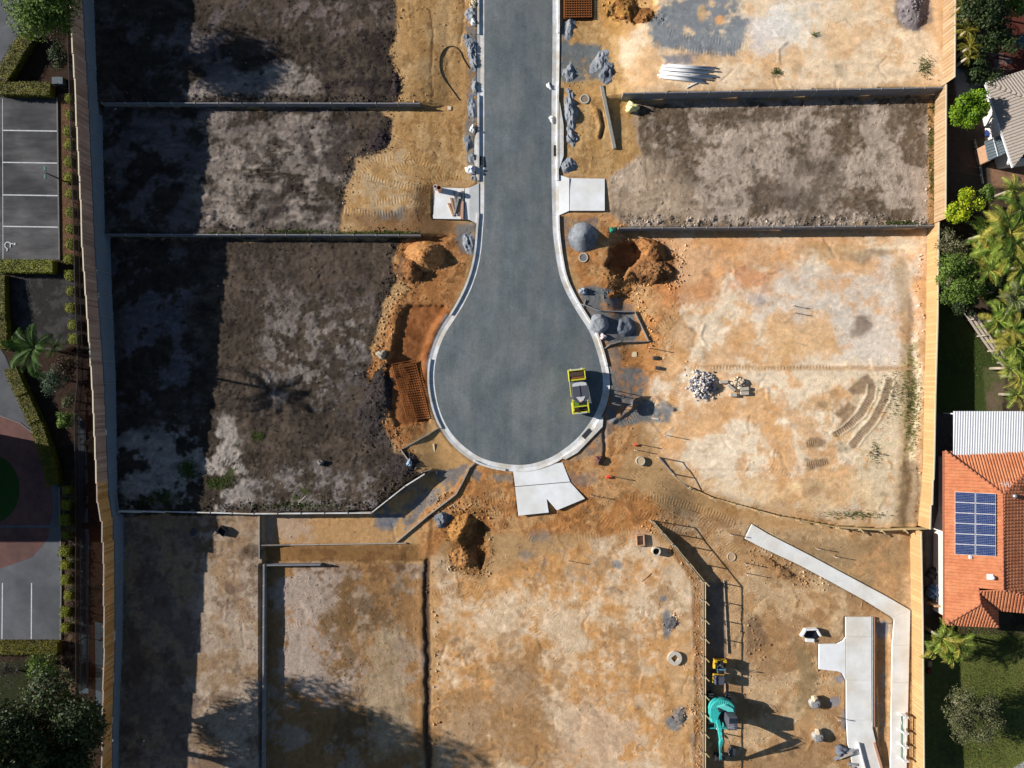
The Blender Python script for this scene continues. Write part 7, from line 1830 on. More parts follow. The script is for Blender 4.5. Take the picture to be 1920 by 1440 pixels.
for i, (a, b) in enumerate([(136, 934), (135, 961), (134, 990), (136, 1018), (135, 1047), (136, 1075), (135, 1103), (136, 1133), (135, 1163)]):
    tree("twiggy_shrub", ORD[i] + " low twiggy shrub from the top between lower cube shrubs and mesh fence", a, b, .45, .42, bpy.data.materials["leaf_brown"] if i % 2 else L_olive, 420, .05, 30 + i, "shrub", group="low twiggy shrubs beside the mesh fence", limbs=2)
# building beyond the left edge whose straight shadow falls on the roundabout
bz = 2.2; bb = thing("apartment_building", "plain pale block standing beyond the left edge of the picture", "building", (-62, -7.6, bz))
with local_space():
    q = MB(); q.box((0, 0, 3.1), (27, 7.0, 6.2)); q.build("wall", M_conc, bb); q = MB(); q.box((0, 0, 6.3), (27.3, 7.3, .2)); q.build("roof", M_lgrey, bb)
    for k in range(4): q = MB(); q.box((13.51, -2.4 + k * 1.6, 3.8), (.06, .9, 1.2)); q.build("window", M_glass, bb)
# ------------------------------------------------------------------ east: houses and gardens
def ze(y): return float(lerp(ZEAST, y))
def plane_z(p, q_, r):
    """z over px for three (px,py,z) points"""
    A = np.array([[p[0], p[1], 1], [q_[0], q_[1], 1], [r[0], r[1], 1]]); s_ = np.linalg.solve(A, np.array([p[2], q_[2], r[2]])); return lambda a, b: float(s_[0] * a + s_[1] * b + s_[2])
def roof_plane(parent, corners, m, ribdir=None, period=.3, rh=.05, rw=.5, name="roof_slope", ribname="tile_rows", course=None, thick=.06):
    """corners: (px,py,z) in order; ribs run along ribdir (px vector)"""
    V = [Vector(W(a, b, z) + (z,)) for a, b, z in corners]
    n = Vector((0, 0, 0))
    for i in range(1, len(V) - 1): n += (V[i] - V[0]).cross(V[i + 1] - V[0])
    n.normalize(); 
    if n.z < 0: n = -n; V = V[::-1]
    c0 = V[0]
    # flatten on the best plane
    V = [v - n * (v - c0).dot(n) for v in V]
    q = MB(); k = len(V); q.add([v - n * thick for v in V] + V, [tuple(range(k - 1, -1, -1)), tuple(range(k, 2 * k))] + [(i, (i + 1) % k, k + (i + 1) % k, k + i) for i in range(k)])
    q.build(name, m, parent)
    if ribdir is None: return
    d = Vector((ribdir[0], -ribdir[1], 0)); d = (d - n * d.dot(n)).normalized(); s_ = n.cross(d).normalized()
    P2 = [((v - c0).dot(s_), (v - c0).dot(d)) for v in V]; lo, hi = min(p[0] for p in P2), max(p[0] for p in P2)
    q = MB(); t = lo + period / 2
    def span(u):
        xs_ = []
        for i in range(k):
            (a0, b0), (a1, b1) = P2[i], P2[(i + 1) % k]
            if (a0 > u) != (a1 > u): xs_.append(b0 + (b1 - b0) * (u - a0) / (a1 - a0))
        xs_.sort(); return [(xs_[i], xs_[i + 1]) for i in range(0, len(xs_) - 1, 2)]
    while t < hi:
        for (b0, b1) in span(t):
            if b1 - b0 < .08: continue
            w_ = period * rw / 2
            cuts = [b0, b1] if not course else list(np.arange(b0, b1, course)) + [b1]
            for c_, e_ in zip(cuts[:-1], cuts[1:]):
                if e_ - c_ < .02: continue
                lift = (.02 if course else 0)
                A, B = c0 + s_ * t + d * c_ + n * .002, c0 + s_ * t + d * e_ + n * .002
                # arched strip: edge, crown, edge ; each course steps down
                vs = []
                for p, l_ in ((A, lift), (B, 0)):
                    vs += [p - s_ * w_ + n * l_ * .3, p - s_ * w_ * .5 + n * (rh * .85 + l_), p + s_ * w_ * .5 + n * (rh * .85 + l_), p + s_ * w_ + n * l_ * .3]
                q.add(vs, [(0, 1, 5, 4), (1, 2, 6, 5), (2, 3, 7, 6), (0, 3, 2, 1), (4, 5, 6, 7)])
        t += period
    o = q.build(ribname, m, parent); o["kind"] = "stuff"
def cap(parent, a, b, m, r=.09, name="ridge_cap"):
    A, B = Vector(W(a[0], a[1], a[2]) + (a[2],)), Vector(W(b[0], b[1], b[2]) + (b[2],)); L = (B - A).length; n = max(1, round(L / .42)); q = MB()
    for k in range(n):
        q = MB(); q.tube([A + (B - A) * (k / n) + Vector((0, 0, .02)), A + (B - A) * ((k + .96) / n) + Vector((0, 0, .02))], [r * 1.05, r * .95], 7); q.build(name, m, parent, True)
M_tile = mat("terracotta_tile", alb((232, 152, 108), .80), .9, var=.2, scale=2.5, col2=alb((224, 140, 98), .80))
M_tiled = mat("terracotta_cap", alb((206, 130, 100), .7), .85, var=.15)
M_white_roof = mat("white_metal_roof", G(236, 238, 242), .5, var=.05, spec=.4)
M_grey_tile = mat("grey_roof_tile", alb((188, 176, 166), .75), .85, var=.12, scale=5)
M_greyroof2 = mat("grey_metal_roof", G(120, 132, 138), .5, var=.1)
M_render = mat("white_render", G(232, 228, 222), .85, var=.05)
M_brick = mat("house_wall", G(190, 150, 120), .9, var=.15)
E0, RZ = 2.0, 3.75
h2_ = thing("tiled_house", "orange tiled house with solar panels and a white metal patio roof", "house", P(1800, 1000))
za = plane_z((1771, 850, E0), (1771, 1150, E0), (1880, 1000, RZ))
roof_plane(h2_, [(1771, 845, E0), (1880, 925, RZ), (1880.5, 1107, RZ), (1833, 1101, za(1833, 1101)), (1838, 1133, za(1838, 1133)), (1771, 1172, E0)], M_tile, (1, 0), .30, .045, .8, course=.36)
roof_plane(h2_, [(1771, 845, E0), (1930, 845, E0), (1930, 880, RZ - .75), (1880, 925, RZ)], M_tile, (0, 1), .27, .055, .75, course=.36)
roof_plane(h2_, [(1881, 925, RZ), (1930, 880, RZ - .8), (1990, 900, E0), (1990, 1150, E0), (1915, 1112, 2.9), (1881.5, 1107, RZ)], M_tile, (1, 0), .30, .045, .8, course=.36)
zs_ = 3.0
roof_plane(h2_, [(1833, 1101, 2.99), (1881, 1107, 3.7), (1915, 1112, 3.5), (1930, 1124, 3.0), (1930, 1146, E0), (1873, 1145, E0)], M_tile, (0.15, 1), .27, .055, .75, course=.36)
zk = za(1838, 1133)
roof_plane(h2_, [(1838, 1133, zk), (1771, 1172, E0), (1873, 1177, E0)], M_tile, (0, 1), .27, .055, .75, course=.36)
roof_plane(h2_, [(1838, 1133, zk), (1834, 1101, 3.0), (1873, 1145, E0 + .02), (1873, 1177, E0)], M_tile, (1, 0), .3, .045, .8, course=.36)
for a, b in (((1772, 845, E0), (1880, 925, RZ)), ((1880, 925, RZ), (1881, 1107, RZ)), ((1838, 1133, zk), (1773, 1171, E0)), ((1838, 1133, zk), (1873, 1177, E0)), ((1834, 1101, 3.0), (1838, 1133, zk)), ((1881, 1107, RZ), (1915, 1112, 3.5)), ((1915, 1112, 3.5), (1932, 1125, 3.0)), ((1880, 925, RZ), (1930, 880, RZ - .75))):
    cap(h2_, a, b, M_tiled)
q = MB(); q.bar(W(1770, 846, E0) + (E0 - .05,), W(1770, 1172, E0) + (E0 - .05,), .14, .12); q.build("gutter", M_tiled, h2_)
def hwall(t, a, b, z0, z1, m=M_render, w=.2):
    A, B = W(a[0], a[1], z1), W(b[0], b[1], z1); q = MB(); q.bar((A[0], A[1], (z0 + z1) / 2), (B[0], B[1], (z0 + z1) / 2), w, z1 - z0); q.build("wall", m, t)
hwall(h2_, (1783, 860), (1783, 1160), -1.2, E0 - .12); hwall(h2_, (1783, 1160), (1862, 1163), -1.2, E0 - .12, M_brick); hwall(h2_, (1862, 1135), (1862, 1163), -1.2, E0 - .12, M_brick); hwall(h2_, (1862, 1135), (1960, 1137), -1.2, E0 - .12, M_brick); hwall(h2_, (1783, 860), (1960, 858), -1.2, E0 - .12, M_brick)
# white patio roof
roof_plane(h2_, [(1788, 771, 2.25), (1930, 771, 2.25), (1930, 856, 2.05), (1788, 854, 2.05)], M_white_roof, (0, 1), .23, .025, .5, "patio_roof", "roof_sheet_ribs")
for a in ((1792, 776), (1860, 776), (1918, 776)):
    A = W(*a, 2.1); q = MB(); q.box((A[0], A[1], .9), (.1, .1, 2.4)); q.build("post", M_white, h2_)
# solar panels
def solar():
    cells = None
    m = mat("solar_cell", G(22, 48, 100), .4, var=.12, spec=.3)
    f_m = mat("solar_frame", G(224, 228, 236), .5)
    t = thing("solar_array", "array of twelve blue solar panels on the orange roof", "solar panels", Vector(W(1828, 980, 3.2) + (3.2,)))
    cols = [(1790.5, 1828.2), (1829.4, 1867)]
    for ci, (x0, x1) in enumerate(cols):
        for r_ in range(6):
            sk = lambda x: (x - 1790) * .05
            y0 = 922 + r_ * 19.6; y1 = y0 + 19.0
            z = lambda a, b: za(a, b) + .16
            c4 = [Vector(W(a, b + sk(a), z(a, b)) + (z(a, b),)) for a, b in ((x0, y1), (x1, y1), (x1, y0), (x0, y0))]
            nn = (c4[1] - c4[0]).cross(c4[3] - c4[0]).normalized()
            q = MB(); q.add([v - nn * .04 for v in c4] + c4, [(3, 2, 1, 0), (4, 5, 6, 7), (0, 1, 5, 4), (1, 2, 6, 5), (2, 3, 7, 6), (3, 0, 4, 7)]); pn = q.build("panel", f_m, t)
            q = MB(); nu, nv3 = 10, 6
            for i in range(nu):
                for j in range(nv3):
                    def at(u, v): u = .014 + .972 * u; v = .026 + .948 * v; return (c4[0] * (1 - u) + c4[1] * u) * (1 - v) + (c4[3] * (1 - u) + c4[2] * u) * v + nn * .003
                    g_ = .025; q.add([at((i + g_ * .6) / nu, (j + g_) / nv3), at((i + 1 - g_ * .6) / nu, (j + g_) / nv3), at((i + 1 - g_ * .6) / nu, (j + 1 - g_) / nv3), at((i + g_ * .6) / nu, (j + 1 - g_) / nv3)], [(0, 1, 2, 3)])
            o = q.build("cells", m, pn); o["kind"] = "stuff"
solar()
def onroof(name, label, cat, a, b, zf, fn, h=0):
    z = zf(a, b); return thing(name, label, cat, Vector(W(a, b, z) + (z,)))
wb = onroof("roof_vent", "white square based whirling vent on the orange roof below the solar panels", "roof vent", 1857, 1081, za, None)
with local_space():
    q = MB(); q.box((-.1, 0, .1), (.5, .5, .12), M=Matrix.Rotation(R(-16), 3, 'Y')); q.build("flashing", M_white, wb); q = MB(); q.tube([(.05, -.05, .1), (.05, -.05, .3), (.05, -.05, .42), (.05, -.05, .5)], [.14, .2, .17, .03], 14); q.build("turbine", M_lgrey, wb, True)
wb = onroof("roof_vent", "silver whirling vent on the ridge slope near the right edge", "roof vent", 1898, 929, lambda a, b: 3.3, None)
with local_space():
    q = MB(); q.tube([(0, 0, 0), (0, 0, .35), (0, 0, .5), (0, 0, .58)], [.12, .2, .17, .03], 14); q.build("turbine", M_hyd, wb, True); q = MB(); q.box((0, 0, .02), (.4, .4, .06)); q.build("flashing", M_lgrey, wb)
ib = onroof("inverter_box", "small white box on the tiles under the solar array", "box", 1818, 1044, za, None)
with local_space(): q = MB(); q.box((0, 0, .12), (.22, .3, .18)); q.build("box_body", M_white, ib); q = MB(); q.tube([(0, .1, .15), (0, .4, .14)], .02, 6); q.build("cable", M_white, ib)
an = onroof("aerial", "thin roof aerial on the north slope of the orange roof", "aerial", 1874, 906, lambda a, b: 3.5, None)
with local_space():
    q = MB(); q.tube([(0, 0, 0), (0, 0, 1.0)], .02, 6); q.build("mast", M_lgrey, an)
    q = MB(); q.bar((-.5, .1, .95), (.5, -.1, .95), .03, .03); q.build("boom", M_lgrey, an)
    for k in range(5): q = MB(); q.bar((-.4 + k * .2, -.2, .95), (-.4 + k * .2 + .05, .25, .95), .02, .02); q.build("element", M_lgrey, an)
# side passage clutter
pbox("air_conditioner", "white air conditioning unit in the passage beside the orange tiled house", "air conditioner", 1758, 1042, (.5, .85, .7), 0, M_lgrey)
pbox("passage_gate", "plain timber gate across the passage beside the orange tiled house", "gate", 1752, 1129, (1.5, .12, 1.5), 0, M_timber)
sack("dark bin bags in the passage beside the orange tiled house", 1747, 1075, .6, (56, 52, 56), (1, .9, .8), 41, "bin_bags", "bags")
sack("blue grey covered barbecue in the passage behind the gate", 1744, 1108, .6, (80, 104, 140), (.8, 1.2, 1.2), 42, "covered_barbecue", "barbecue")
lg = thing("folded_airer", "white folded clothes airer standing in the side passage", "clothes airer", P(1752, 1108))
with local_space():
    for k in range(5): q = MB(); q.bar((-.25 + k * .12, -.75, .9), (-.25 + k * .12, .75, .9), .03, .03); q.build("rail", M_white, lg)
    for y in (-.75, .75): q = MB(); q.bar((-.3, y, .9), (.3, y, .9), .03, .03); q.bar((-.3, y, .9), (.25, y * .9, 0), .03, .03); q.build("frame", M_white, lg)
sack("white gas bottle by the house wall, upper of two", 1762, 1085, .22, (236, 236, 238), (.8, .8, 1.6), 43, "gas_bottle", "gas bottle")
sack("white gas bottle by the house wall, lower of two", 1763, 1095, .22, (236, 236, 238), (.8, .8, 1.6), 44, "gas_bottle", "gas bottle")
# grey roofed house, top right
h1 = thing("grey_house", "grey tiled hip roof house at the upper right beside the round lime tree", "house", P(1880, 220)); e1, r1 = 4.0, 5.6
roof_plane(h1, [(1849, 157, e1), (1990, 111, e1), (1990, 205, r1 + .1), (1925, 184, r1 - .3)], M_grey_tile, (0.32, 1), .27, .05, .72, course=.38)
roof_plane(h1, [(1849, 157, e1), (1925, 184, r1 - .3), (1990, 205, r1), (1990, 240, r1 - .2), (1922, 287, e1 + .9), (1900, 313, e1)], M_grey_tile, (1, -.32), .27, .05, .72, course=.38)
cap(h1, (1849, 157, e1), (1926, 184, r1 - .3), M_grey_tile); cap(h1, (1926, 184, r1 - .3), (1990, 205, r1), M_grey_tile)
for a, b in (((1848, 158), (1899, 314)), ((1849, 156), (1990, 110))):
    q = MB(); q.bar(W(*a, e1) + (e1 - .05,), W(*b, e1) + (e1 - .05,), .14, .12); q.build("gutter", M_white, h1)
hwall(h1, (1862, 168), (1905, 300), 1.0, e1 - .12); hwall(h1, (1862, 168), (1990, 128), 1.0, e1 - .12); hwall(h1, (1905, 300), (1990, 290), 1.0, e1 - .12)
sdh = thing("garden_shed", "small grey metal roofed lean to shed against the grey tiled house", "shed", P(1868, 282))
roof_plane(sdh, [(1846, 266, 3.3), (1878, 252, 3.5), (1889, 285, 3.5), (1853, 302, 3.3)], M_greyroof2, (1, -.35), .26, .04, .5, "roof", "roof_ribs")
hwall(sdh, (1850, 270), (1858, 299), 1.2, 3.2, M_brick, .1); hwall(sdh, (1858, 299), (1888, 284), 1.2, 3.2, M_brick, .1)
q = MB(); q.bar(W(1862, 259, 3.46) + (3.47,), W(1871, 293, 3.46) + (3.47,), .06, .05); q.build("ridge_strip", M_white, sdh)
sack("white and blue garden clutter under the eave beside the small shed", 1884, 300, .3, (200, 214, 226), (1, .8, 1), 45, "garden_clutter", "clutter")
sack("blue tub in the dark yard beside the grey tiled house", 1853, 250, .4, (30, 50, 110), (1, .9, .9), 46, "blue_tub", "tub")
# garden fences
gf = thing("garden_fence", "old leaning timber garden fence running diagonally through the palm garden", "fence", P(1800, 590))
for (a, b) in (((1785, 570), (1812, 600)), ((1812.5, 600.5), (1832, 630)), ((1832.5, 630.5), (1852, 658)), ((1852.5, 658.5), (1870, 680)), ((1870.5, 680.5), (1890, 704))):
    A, B = P(*a), P(*b)
    for k in range(3):
        o_ = Vector((.12 * k, .08 * k, 0)); q = MB(); q.bar((A.x + o_.x, A.y + o_.y, A.z + .5 + .35 * k), (B.x + o_.x, B.y + o_.y, B.z + .5 + .35 * k), .07, .33); q.build("board", M_timber2, gf)
    q = MB(); q.box((A.x, A.y, A.z + .7), (.12, .12, 1.4)); q.build("post", M_timber2, gf)
stickm = M_timber2
gf2 = thing("garden_edge", "thin timber garden edging in the shaded yard below the lime tree", "edging", P(1825, 265))
for (a, b) in (((1826, 262), (1835, 300)), ((1835.3, 301), (1841, 345))):
    A, B = P(*a), P(*b); q = MB(); q.bar((A.x, A.y, A.z + .1), (B.x, B.y, B.z + .1), .12, .2); q.build("sleeper", M_timber2, gf2)
pw_ = thing("pool_cover", "pale blue awning at the right edge beside the red brown patio", "awning", P(1915, 80))
q = MB(); q.prism([W(*p_, 3.6) + (0,) for p_ in ((1896, 78), (1925, 60), (1925, 96))], 3.55, 3.62); q.build("cloth", mat("awning_blue", G(70, 96, 110), .7), pw_)
for a in ((1900, 79), (1923, 64)): A = P(*a); q = MB(); q.box((A.x, A.y, A.z + .6), (.06, .06, 1.2)); q.build("post", M_lgrey, pw_)
# trees and palms
tree("lime_tree", "round bright lime green tree beside the corner of the grey tiled roof", 1822, 202, 3.4, 1.75, L_lime, 6500, .11, 51, nb=20, clump=.36)
tree("yellow_tree", "loose yellow green tree beside the tan fence above the palms", 1812, 392, 3.0, 1.9, L_yel, 2400, .10, 52, nb=16, clump=.3, bark=M_barkp)
tree("green_bush", "dark green round bush behind the yellow green tree", 1842, 364, 2.6, 1.0, L_mid, 2200, .09, 53, "bush", nb=8)
tree("dark_tree", "dense green tree leaning over the golden fence", 1795, 525, 3.2, 2.6, L_mid, 9000, .09, 54, nb=26, clump=.32, bark=M_barkp)
tree("dark_tree", "darker ragged tree below the dense green one beside the garden fence", 1812, 570, 2.6, 1.3, L_dark, 3200, .09, 55, nb=10)
tree("bare_tree", "tangle of pale bare branches between the yellow tree and the dense green tree", 1788, 455, 2.2, 2.2, L_olive, 1700, .07, 56, nb=18, clump=.3, bark=M_barkp, limbs=14, shell=.2)
tree("olive_tree", "grey green feathery tree with bare pale branches standing on the lawn", 1822, 1340, 3.2, 3.0, L_olive, 14000, .075, 57, nb=26, clump=.32, bark=M_barkp, limbs=16, shell=.3)
pm = [L_palm, L_palmy, L_palm]
palm("tallest palm with very large green fronds at the right edge", 1888, 440, 4.4, "big", 13, None, 61, 1.1, ms=[L_palm, L_mid, L_palmy])
palm("palm with long drooping yellow green fronds below the tallest palm", 1888, 470, 4.0, "big", 12, None, 62, .95, ms=pm)
palm("palm with short fronds above the garden fence", 1852, 505, 3.4, "mid", 12, None, 63, .9, ms=pm)
palm("pale silvery fronded palm at the right edge beside the garden fence", 1900, 560, 3.4, "mid", 14, leaf_mat("leaf_pale", G(196, 196, 150), G(128, 142, 80)), 64, 1.0)
palm("bushy palm overhanging the middle of the garden fence", 1868, 600, 3.0, "mid", 15, None, 65, .95, ms=pm)
palm("bushy palm with cream tinged fronds right of the garden fence", 1895, 620, 3.0, "mid", 15, None, 66, .95, ms=[L_palm, L_palmy, bpy.data.materials["leaf_pale"]])
palm("leafy palm at the lower end of the garden fence", 1890, 690, 2.6, "mid", 14, None, 67, .9, ms=pm)
palm("yellowish palm above the white metal patio roof", 1905, 740, 2.4, "mid", 13, None, 68, .85, ms=[L_palm, L_palmy])
palm("dark green palm behind the tallest palm at the right edge", 1915, 395, 3.6, "big", 11, L_mid, 69, .9)
palm("dark palm filling the garden right of the dense green tree", 1870, 545, 2.4, "mid", 14, L_dark, 70, 1.0)
palm("spiky palm leaning on the golden fence at the corner of the orange roof", 1765, 1195, 3.0, "mid", 16, None, 71, 1.0, ms=pm)
palm("broad palm below the corner of the orange roof", 1795, 1205, 2.6, "mid", 14, None, 72, .9, ms=pm)
palm("lower palm of the clump on the shaded lawn edge", 1780, 1225, 2.4, "small", 13, None, 73, 1.1, ms=pm)
for i, (a, b, s_) in enumerate([(1803, 12, 1), (1820, 30, .9), (1812, 58, .9), (1818, 88, .8), (1814, 108, .7)]):
    palm(["golden fronded palm at the top edge behind the tan fence", "second golden palm from the top behind the tan fence", "third golden palm from the top behind the tan fence", "fourth golden palm from the top behind the tan fence", "lowest golden palm behind the tan fence"][i], a, b, 2.8, "broad", 11, None, 80 + i, s_, ms=[L_palmy, leaf_mat("leaf_golden%d" % i, G(170, 150, 30), G(90, 100, 24))])
tree("dark_tree", "very dark tree at the top edge right of the golden palms", 1850, 20, 3.6, 2.2, L_dark, 5000, .12, 58)
tree("dark_tree", "dark tree in the shade behind the golden palms", 1862, 78, 2.6, 1.9, L_dark, 4000, .11, 59)
tree("dark_tree", "green leafed tree at the top right corner", 1900, 8, 2.6, 1.3, L_mid, 2200, .11, 60)
tree("dark_tree", "dark shrubs in the yard above the lime tree", 1845, 135, 1.6, 1.5, L_dark, 3000, .09, 91)
sdk = thing("raised_step", "small timber step at the foot of the golden fence beside the palm clump", "step", P(1741, 1243)); q = MB(); a = P(1741, 1243); q.box((a.x, a.y, a.z + .15), (.35, .5, .3)); q.build("tread", M_timber, sdk)
pbox("red_box", "dull red box beside the foot of the golden fence on the lawn", "box", 1740, 1257, (.4, .5, .3), 0, mat("red_box", G(120, 40, 40), .7))
for i, (a, b, h_, kd, s_, m_, lb) in enumerate([(1862, 470, 3.0, "big", .8, L_palm, "green palm left of the tallest palm"), (1912, 500, 3.6, "big", .9, L_palm, "large palm at the right edge below the tallest palm"), (1845, 440, 2.6, "mid", 1.0, L_palm, "palm in front of the bare branches, left of the tallest palm"),
    (1900, 650, 2.8, "mid", 1.0, L_palm, "palm at the right edge halfway down the garden fence"), (1875, 640, 2.2, "mid", .8, L_palmy, "small yellowish palm touching the garden fence boards"), (1912, 705, 2.6, "mid", .9, L_palmy, "yellow palm at the right edge above the patio roof"), (1885, 415, 3.4, "big", .8, L_palmy, "yellow tipped palm above the tallest palm"), (1900, 355, 2.6, "mid", .9, L_mid, "dark palm under the corner of the grey tiled house"),
    (1840, 488, 2.4, "mid", .9, L_palmy, "dry yellow palm between the dense green tree and the big palms"), (1886, 575, 2.8, "mid", 1.0, L_palm, "green palm above the bushy palms at the garden fence"), (1752, 1215, 2.2, "mid", .8, L_palmy, "yellowish palm fronds touching the fence beside the lawn")]):
    palm(lb, a, b, h_, kd, 14, m_, 100 + i, s_, ms=[m_, L_palm, L_palmy])
tree("garden_undergrowth", "leafy undergrowth beneath the big palms at the right edge", 1885, 520, 1.2, 2.8, L_mid, 7000, .09, 92, nb=24, clump=.3, cat="shrub")
tree("garden_undergrowth", "leafy undergrowth along the lower garden fence", 1895, 650, 1.0, 2.4, L_mid, 5000, .09, 93, nb=20, clump=.3, cat="shrub")
# weeds: tufts nobody could count, in drifts
def tufts(name, areas, n, size, m, seed):
    rg = np.random.default_rng(seed); C = []
    for (cx, cy, rx, ry, wgt) in areas:
        k = int(n * wgt); a = rg.normal(size=(k, 2)) * .5; g = P(cx, cy); x = g.x + a[:, 0] * rx / S; y = g.y + a[:, 1] * ry / S; C.append(np.stack([x, y, ground_z(x, y) + .02], 1))
    C = np.concatenate(C); n = len(C); th = rg.random(n) * 2 * PI; s_ = size * (.5 + rg.random(n))[:, None]
    d = np.stack([np.cos(th), np.sin(th), .9 + 0 * th], 1); w = np.stack([-np.sin(th), np.cos(th), 0 * th], 1) * .3
    co = np.stack([C - w * s_, C + w * s_, C + d * s_], 1).reshape(-1, 3); o = fast_mesh(name, co, np.arange(n * 3).reshape(-1, 3), m, False); o["kind"] = "stuff"
tufts("weeds", [(352, 880, 18, 20, .10), (410, 905, 20, 10, .06), (484, 818, 12, 8, .03), (300, 940, 60, 8, .05), (560, 948, 90, 6, .05), (700, 437, 90, 4, .09), (560, 434, 60, 3, .05), (745, 440, 40, 6, .05), (420, 438, 60, 3, .02), (1755, 200, 6, 16, .05), (1745, 260, 6, 30, .03), (1746, 330, 5, 40, .03), (1690, 418, 40, 4, .04), (1456, 135, 8, 7, .02), (1735, 125, 14, 20, .04), (1710, 760, 14, 90, .10), (1680, 740, 30, 50, .05), (1700, 0, 10, 10, .02), (1640, 850, 10, 20, .02), (1528, 65, 8, 4, .01), (1600, 965, 60, 8, .04)], 9000, .10, L_grass, 5)
tufts("lawn_grass", [(1850, 1300, 120, 120, .5), (1880, 1200, 90, 40, .15), (1830, 1400, 100, 60, .2), (1800, 660, 50, 70, .15)], 30000, .07, L_grass, 6)
# ------------------------------------------------------------------ clods and small stones scattered over the soil (nobody could count them)
def scatter(name, n, smin, smax, seed, weight, lo=.6, hi=1.35, px_box=(190, -20, 1765, 1460)):
    rg = np.random.default_rng(seed); x = rg.uniform((px_box[0] - 960) / S, (px_box[2] - 960) / S, n * 6); y = rg.uniform((720 - px_box[3]) / S, (720 - px_box[1]) / S, n * 6)
    i = np.clip(np.searchsorted(GX, x) - 1, 0, nx - 1); j = np.clip(np.searchsorted(GY, y) - 1, 0, ny - 1)
    wv_ = weight[j, i]; k = rg.random(len(x)) < wv_ / np.percentile(weight[(np.abs(YY) < 37) & (np.abs(XX) < 39)], 99.5); idx = np.where(k)[0][:n]; x, y, i, j = x[idx], y[idx], i[idx], j[idx]; n = len(x)
    t = (1 + 5 ** .5) / 2
    base = np.array([(0, 0, 1), (.9, 0, .1), (-.35, .85, .15), (-.4, -.8, .1), (.3, .5, -.6), (.2, -.6, -.6), (-.8, 0, -.5)]); F = np.array([(0, 1, 2), (0, 2, 3), (0, 3, 1), (1, 4, 2), (1, 3, 5), (1, 5, 4), (2, 6, 3), (2, 4, 6), (3, 6, 5)])
    s_ = (smin + (smax - smin) * rg.random(n) ** 3.0)[:, None, None]; th = rg.random(n) * 2 * PI; c_, s2 = np.cos(th), np.sin(th)
    V = np.repeat(base[None], n, 0) * (.7 + .6 * rg.random((n, 7, 3))); X_ = V[..., 0] * c_[:, None] - V[..., 1] * s2[:, None]; Y_ = V[..., 0] * s2[:, None] + V[..., 1] * c_[:, None]
    V = np.stack([X_, Y_, V[..., 2] * .7], -1) * s_; V += np.stack([x, y, ground_z(x, y) + s_[:, 0, 0] * .15], 1)[:, None]
    co = V.reshape(-1, 3); f = (F[None] + (np.arange(n) * 7)[:, None, None]).reshape(-1, 3)
    cc = COLR[j, i] * rg.uniform(lo, hi, n)[:, None]; bright = rg.random(n) < .010; cc[bright] = np.array(alb((205, 196, 186))) * rg.uniform(.7, 1.1, bright.sum())[:, None]; cc = np.clip(cc, .01, .8)
    ca = np.concatenate([np.repeat(cc, 7, 0), np.ones((n * 7, 1))], 1)
    o = fast_mesh(name, co, f, attr_mat(name + "_mat", .15, .01, 12.0), False, {"albedo": ('FLOAT_COLOR', ca), "rough_amt": ('FLOAT', np.full(n * 7, .5))}); o["kind"] = "stuff"
inlot = (XX > interp_line_x(WWEST, YY) + .3) & (XX < interp_line_x(WEAST, YY) - .3) & (roadw > 1.0) & (ZG > ZB - .9)
for (pl_) in SLABS: inlot &= poly_sd(XX, YY, pl_) > .05
wgt = np.clip(ROU - .7, 0.02, 3) ** 1.5 * (1 + 1.2 * sstep(0, .6, N2)) * inlot
scatter("soil_clods", 46000, .02, .085, 3, wgt)
edge = np.zeros_like(XX)
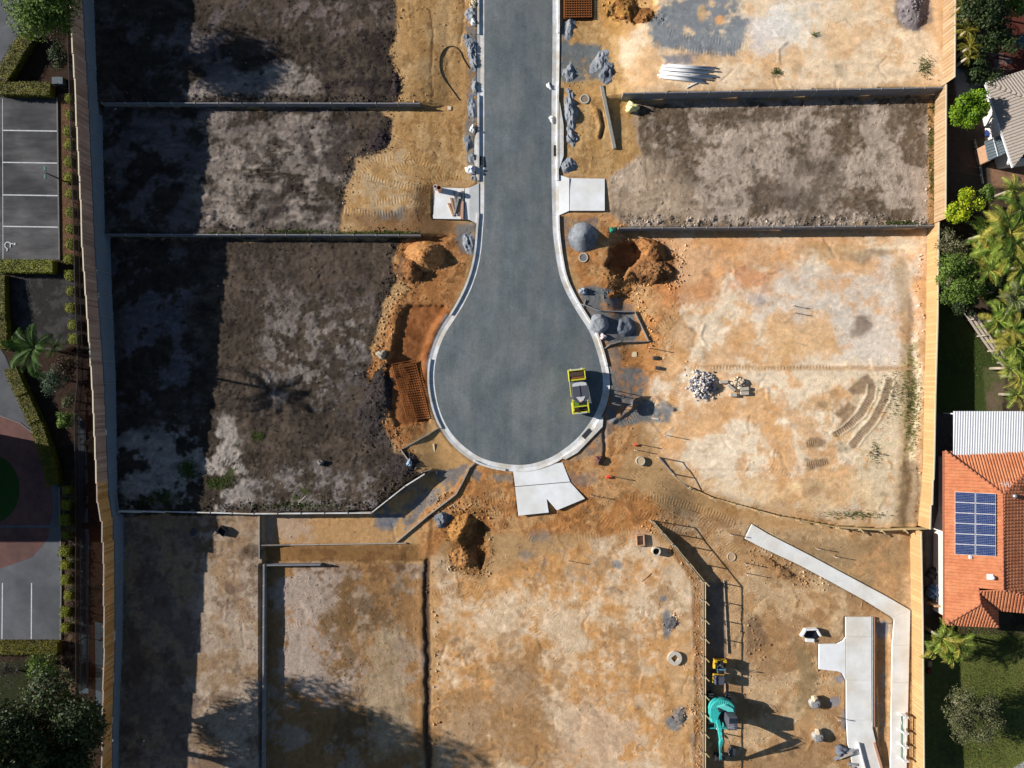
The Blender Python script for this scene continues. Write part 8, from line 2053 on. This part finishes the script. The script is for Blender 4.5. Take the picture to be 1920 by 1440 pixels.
for pth_, w_, a_ in (([(205, 184), (600, 186), (780, 186)], 8, 1), ([(205, 208), (700, 210)], 6, .5), ([(205, 430), (640, 432), (780, 434)], 8, .8), ([(225, 953), (480, 953), (690, 948), (755, 902)], 10, 1), ([(740, 20), (730, 100), (742, 170)], 14, 1), ([(725, 220), (722, 270), (660, 300), (640, 380)], 12, .9), ([(745, 470), (722, 600), (700, 700), (712, 790), (770, 880)], 22, .9),
                     ([(1165, 418), (1745, 414)], 12, 1), ([(1210, 200), (1745, 190)], 8, .5), ([(1738, 190), (1740, 400)], 8, .8), ([(1722, 470), (1718, 980)], 7, .6), ([(1262, 1030), (1305, 1088), (1309, 1200), (1309, 1440)], 9, 1), ([(800, 1060), (815, 1200), (815, 1440)], 10, .3), ([(1200, 970), (1225, 1000)], 14, .6), ([(1420, 1040), (1530, 1095)], 20, .7), ([(1390, 1160), (1420, 1220)], 24, .35),
                     ([(1180, 445), (1260, 470), (1265, 520), (1170, 540)], 22, 1), ([(1130, 548), (1200, 560), (1222, 640)], 12, .8), ([(830, 950), (900, 960), (900, 1060), (850, 1060)], 26, .9), ([(720, 560), (770, 545), (800, 500)], 16, .9), ([(690, 700), (720, 780)], 18, .6), ([(1140, 10), (1230, 30)], 20, .5), ([(1250, 1170), (1262, 1160)], 12, .8), ([(1265, 1345), (1290, 1330)], 14, .9), ([(1550, 1230), (1540, 1290)], 20, .3), ([(1300, 700), (1345, 745)], 22, .25)):
    s_, m_ = m_line(pth_, w_ * 1.6, w_ * .5, 4); edge[s_] = np.maximum(edge[s_], m_ * a_)
scatter("edge_clods", 24000, .03, .17, 9, edge * inlot + 1e-4)
# ------------------------------------------------------------------ link the ground last, once slabs have pressed into it
co = np.stack([XX, YY, ZG], -1).reshape(-1, 3)
ca = np.concatenate([COLR, np.ones((ny, nx, 1))], -1).reshape(-1, 4)
ground = fast_mesh("ground", co, grid_faces(nx, ny), attr_mat("soil", .30, .05, 13.0, track=True), True,
                   {"albedo": ('FLOAT_COLOR', ca), "rough_amt": ('FLOAT', ROU.ravel()), "track": ('FLOAT_VECTOR', TRK.reshape(-1, 3))})
tag(ground, kind="structure")
